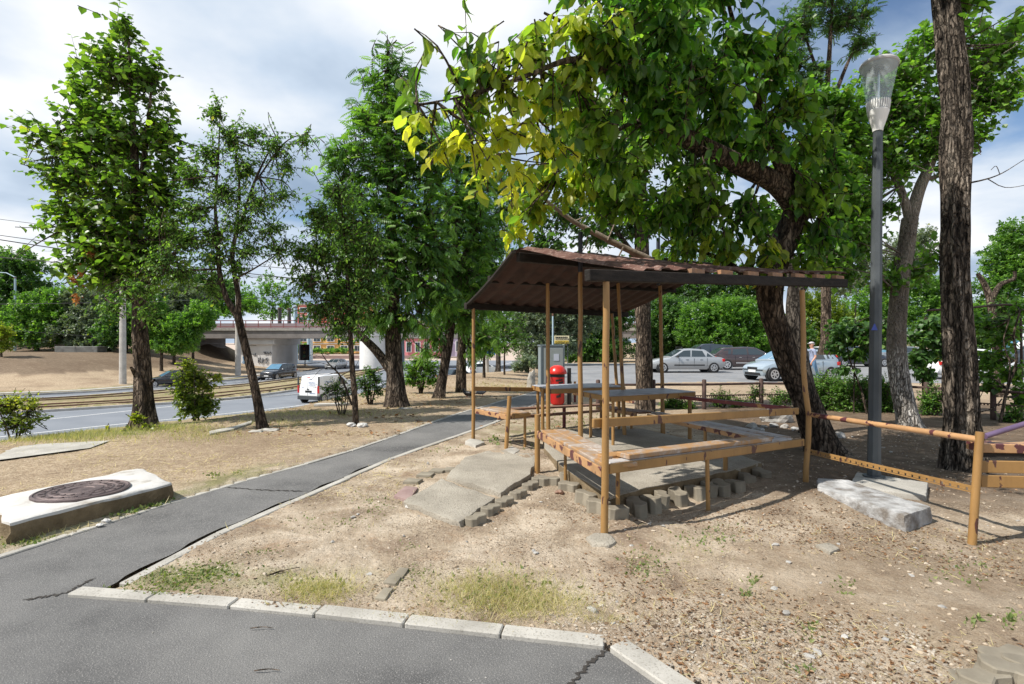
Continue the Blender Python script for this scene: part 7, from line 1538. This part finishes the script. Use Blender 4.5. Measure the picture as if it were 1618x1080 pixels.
# ================================================================== BIRDS
def bird(label, px, py, yaw, col, colw, s=1.0, name='pigeon', cat_='bird', Yz=.02):
    x, y = G(px, py, Yz); root = thing(name, (x, y, hz(x, y)), label, cat_, rz=yaw)
    m = MB(); m.tube(cat([(-.20*s, 0, .075*s), (-.12*s, 0, .085*s), (-.05*s, 0, .10*s), (.04*s, 0, .115*s), (.09*s, 0, .14*s), (.105*s, 0, .18*s), (.125*s, 0, .20*s), (.145*s, 0, .20*s)], 18), list(np.interp(np.linspace(0, 1, 18), [0, .15, .35, .55, .68, .8, .88, .96, 1], [.012, .028, .056, .062, .045, .03, .033, .024, .008])*s), 12); m.build('body', col, root, smooth=60)
    for s_ in (1, -1):
        m = MB(); m.ball((-.045*s, s_*.05*s, .115*s), (.11*s, .016*s, .04*s), 10); m.build('wing', colw, root, smooth=60)
        m = MB(); m.tube([(.01*s, s_*.022*s, .06*s), (.005*s, s_*.022*s, .0)], .005*s, 6); m.build('leg', MT['redlight'], root)
    m = MB(); m.lathe([(.010*s, 0), (.0, .035*s)], (0, 0, 0), 8); o = m.build('beak', MT['black'], root); o.rotation_euler = (0, R(95), 0); o.location = (.145*s, 0, .20*s)
bird('black crow pecking on the ground right of the pale-footed ash', 738, 628, 2.6, plain('crow', (.01, .01, .012), .5), plain('crow_wing', (.014, .014, .017), .45), 1.15, 'crow')
bird('grey pigeon on the ground right of the black crow', 762, 625, .3, plain('pigeon', (.12, .13, .16), .6), plain('pigeon_wing', (.25, .27, .30), .6), 1.1)

# ================================================================== GRASS, LITTER, PEBBLES
g = np.random.RandomState(77)
BAN = [FORE, PATHP]
SLABS = [[(.91, 5.05), (3.02, 6.5), (2.2, 9), (.45, 8.9), (.45, 6.2)], [(-1.1, 5.2), (-.44, 4.55), (.3, 6.2), (.4, 7.5), (-.7, 7.3)], [(-3.93, 4.18), (-3.42, 5.4), (-4.18, 6.06), (-4.72, 4.84)], [(3, 5.2), (3.1, 4.5), (3.65, 4.5), (4.5, 5.8), (4, 6.3), (3.5, 5.7)]]
def okpts(X, Y, slabs=True):
    k = np.ones(len(X), bool)
    for b_ in BAN: k &= ~(indepth(X, Y, b_) > -.03)
    if slabs:
        for b_ in SLABS: k &= ~inpoly(X, Y, b_)
    return k
def blades(name, patches, lab, hgt, seed, yel=(0, .2), lean=.35, wd=.9, kind='blade'):
    g = np.random.RandomState(seed); Ps, Hs = [], []
    for (px, py, rx, ry, n, hh) in patches:
        a = g.normal(size=(n, 2))*.55; px_, py_ = px+a[:, 0]*rx, py+a[:, 1]*ry; py_ = np.maximum(py_, 560); Yv = CAMZ*F/(py_-540); Ps.append(np.stack([(px_-809)/F*Yv, Yv], 1)); Hs.append(np.full(n, hh))
    p = np.vstack(Ps); hh = np.concatenate(Hs); k = okpts(p[:, 0], p[:, 1]); p, hh = p[k], hh[k]; n = len(p)
    z = h(p[:, 0], p[:, 1])+ripple(p[:, 0], p[:, 1])-.008
    d = g.normal(size=(n, 3))*lean; d[:, 2] = 1; nr_ = g.normal(size=(n, 3)); s = hh*hgt*(.5+.8*g.rand(n))
    V, L, S_, nv = place_leaves(leaf_tpl(kind), np.stack([p[:, 0], p[:, 1], z], 1), d, nr_, s, s*wd)
    me = mesh_arrays(name, V, L, S_, MT['grass'], attrs={'rnd': np.repeat(np.clip(.5+.25*g.normal(size=n), 0, 1), nv), 'yel': np.repeat(np.clip(yel[0]+(yel[1]-yel[0])*g.rand(n), 0, 1), nv)})
    o = link(bpy.data.objects.new(name, me)); o['kind'] = 'stuff'; o['label'] = lab; o['category'] = 'grass'; return o
blades('dry_grass', [(790, 950, 110, 34, 2600, 1.0), (860, 965, 100, 22, 1500, .8), (500, 938, 62, 22, 1500, 1.0), (745, 930, 60, 22, 700, .8), (960, 985, 60, 10, 300, .7), (60, 850, 60, 18, 500, .7), (1090, 880, 60, 16, 260, .6), (640, 985, 60, 8, 200, .6)], 'pale dry grass tufts in the dirt behind the kerb', .085, 1, (.4, 1.0), .85, .5)
blades('green_weeds', [(280, 925, 69, 19, 750, 0.47), (330, 910, 46, 16, 350, 0.51), (235, 938, 46, 9, 300, 0.42), (520, 830, 57, 14, 210, 0.42), (600, 800, 34, 19, 130, 0.51), (340, 755, 16, 6, 60, 0.68), (375, 750, 11, 4, 30, 0.59), (660, 908, 34, 9, 110, 0.42), (410, 877, 34, 6, 90, 0.42), (640, 870, 27, 9, 80, 0.42), (1020, 895, 41, 26, 210, 0.59), (1110, 860, 57, 14, 150, 0.59), (1190, 925, 11, 9, 25, 0.77), (1180, 945, 9, 7, 25, 0.59), (1520, 905, 57, 26, 130, 0.59), (1330, 935, 23, 12, 40, 0.59), (1280, 1000, 27, 14, 60, 0.59), (240, 800, 39, 14, 250, 0.94), (190, 815, 34, 9, 150, 0.77), (30, 860, 46, 9, 150, 0.68), (790, 940, 103, 24, 250, 0.68), (500, 930, 57, 14, 150, 0.68), (780, 700, 11, 7, 45, 1.10), (700, 712, 29, 6, 60, 0.59), (870, 700, 69, 24, 150, 0.77), (960, 660, 69, 16, 200, 0.85), (900, 665, 57, 16, 250, 0.85), (1540, 990, 16, 9, 30, 0.68), (1265, 1065, 23, 9, 30, 0.59), (1140, 835, 34, 12, 60, 0.59), (1600, 985, 16, 12, 40, 0.68)], 'green weeds scattered over the bare dirt', .055, 2, (0, .25), 1.1, 1.0, 'oval')
blades('verge_grass', [(100, 690, 110, 12, 5200, 1.0), (250, 678, 80, 8, 1800, 1.0), (320, 690, 60, 12, 1200, .8), (500, 655, 120, 6, 1600, .9), (800, 610, 60, 8, 1600, 1.0), (860, 605, 60, 6, 800, 1.0), (440, 670, 90, 8, 800, .8)], 'short grass strip on the bank above the road', .10, 3, (.1, .9), .5)
# straw, dead leaves and chips lying on the ground
def flat(name, region, n, size, yel, lab, seed, kind='oval', slabs=False, lift=.006):
    g = np.random.RandomState(seed); X = g.uniform(region[0], region[1], n*3); Y = region[2]+(region[3]-region[2])*g.rand(n*3)**1.25; k = okpts(X, Y, slabs)
    cl = np.sin(X*2.1+np.sin(Y*1.7)*2)+np.sin(Y*2.6+X)+.45*g.normal(size=n*3); k &= cl > (-.6 if 'straw' in name else .05); X, Y = X[k][:n], Y[k][:n]; n = len(X)
    z = h(X, Y)+ripple(X, Y)+lift; d = g.normal(size=(n, 3)); d[:, 2] *= .18; nr_ = g.normal(size=(n, 3))*.3+np.array([0, 0, 1.])
    s = size*(.3+1.5*g.rand(n)**2.2); V, L, S_, nv = place_leaves(leaf_tpl(kind), np.stack([X, Y, z], 1), d, nr_, s)
    me = mesh_arrays(name, V, L, S_, MT['litter'] if kind != 'blade' else MT['grass'], attrs={'rnd': np.repeat(g.rand(n), nv), 'yel': np.repeat(np.clip(g.rand(n)*yel, 0, 1), nv)})
    o = link(bpy.data.objects.new(name, me)); o['kind'] = 'stuff'; o['label'] = lab; o['category'] = 'litter'; return o
flat('leaf_litter', (.6, 9, 2.3, 12), 17000, .021, .35, 'brown leaf litter on the dirt on the right', 5)
flat('leaf_litter', (-2.6, 2.5, 2.8, 6), 6500, .014, .2, 'sparse leaf crumbs on the dirt before the shelter', 6)
flat('leaf_litter', (.5, 5, 2.2, 4.9), 6500, .021, .3, 'dark leaf scraps in the right foreground dirt', 15)
flat('straw', (-10, -1.0, 4.5, 20), 22000, .07, .0, 'dry straw covering the ground left of the path', 7, 'blade')
flat('straw', (.8, 5, 2.3, 4.6), 2600, .05, .0, 'dry straw scattered in the right foreground', 9, 'blade')
bpy.data.objects['straw'].data.attributes['yel'].data.foreach_set('value', np.full(len(bpy.data.objects['straw'].data.vertices), .92, np.float32))
o_ = bpy.data.objects['straw.001']; o_.data.attributes['yel'].data.foreach_set('value', np.full(len(o_.data.vertices), .9, np.float32))
flat('leaf_litter', (-6, 1.0, 9, 24), 3000, .07, .5, 'fallen leaves under the row of ash trees', 8)
def pebbles(name, region, n, size, mat, lab, seed, ban=True):
    g = np.random.RandomState(seed); X = g.uniform(region[0], region[1], n*3); Y = region[2]+(region[3]-region[2])*g.rand(n*3)**1.3; k = okpts(X, Y) if ban else np.ones(n*3, bool); X, Y = X[k][:n], Y[k][:n]; n = len(X)
    bm = bmesh.new(); bmesh.ops.create_icosphere(bm, subdivisions=1, radius=1); V0 = np.array([v.co[:] for v in bm.verts]); F0 = [[v.index for v in f.verts] for f in bm.faces]; bm.free()
    s = size*(.35+g.rand(n)**3*2.2); sc = np.stack([s*(.7+.6*g.rand(n)), s*(.7+.6*g.rand(n)), s*(.4+.3*g.rand(n))], 1); a = g.rand(n)*6.28
    jit_ = 1+.25*g.normal(size=(n, len(V0), 1)); v = V0[None]*jit_*sc[:, None, :]; ca, sa = np.cos(a)[:, None], np.sin(a)[:, None]
    x = v[..., 0]*ca-v[..., 1]*sa+X[:, None]; y = v[..., 0]*sa+v[..., 1]*ca+Y[:, None]; zz = v[..., 2]+((h(X, Y)+ripple(X, Y) if ban else .010)+s*.12)[:, None]
    fl = np.array(F0).ravel(); L = (np.arange(n)[:, None]*len(V0)+fl[None]).ravel()
    me = mesh_arrays(name, np.stack([x, y, zz], -1).reshape(-1, 3), L, np.arange(len(L)//3)*3, mat); o = link(bpy.data.objects.new(name, me)); o['kind'] = 'stuff'; o['label'] = lab; o['category'] = 'gravel'
pebbles('gravel', (-2.6, 7.0, 2.6, 9.5), 9000, .0065, noisy('pebble_tan', [(.3, (.17, .125, .085)), (.5, (.34, .27, .195)), (.7, (.56, .50, .42))], 7, .9, .0), 'small gravel over the bare dirt', 3)
pebbles('gravel', (-2.6, 7.0, 2.6, 9.5), 350, .011, MT['stone'], 'pale larger gravel over the bare dirt', 4)
pebbles('gravel', (-3.5, 1.0, 1.9, 3.3), 130, .0026, MT['stone'], 'few small stones and crumbs on the asphalt', 6, ban=False)
pebbles('gravel', (.2, 2.2, 2.3, 3.1), 3500, .0045, noisy('pebble_grey', [(.3, (.2, .17, .14)), (.7, (.46, .41, .34))], 9, .9, 0), 'crushed grey gravel behind the corner kerb', 5)
for i, (px, py, a, lab) in enumerate([(410, 998, .1, 'thin brown twig on the asphalt behind the kerb, farther one'), (418, 1066, .15, 'thin brown twig on the asphalt, nearer the picture bottom'), (445, 912, .9, 'dark twig in the dirt by the dry grass')]):
    Y = CAMZ*F/(py-540); x = (px-809)/F*Y; m = MB(); m.tube(cat([(x-.05, Y, .02), (x, Y+.012*a, .026), (x+.03, Y+.01, .022), (x+.07, Y+.03*a, .02)], 12), [.003]*6+[.002]*6, 5)
    if i == 2:
        m = MB(); m.tube(cat([(x-.08, Y-.06, hz(x, Y)+.01), (x, Y, hz(x, Y)+.02), (x+.09, Y+.08, hz(x, Y)+.012)], 12), [.006]*6+[.003]*6, 5)
    tag(m.build('twig', MT['bark']), lab, 'twig')
print('verts', sum(len(o.data.vertices) for o in bpy.data.objects if o.type == 'MESH'))
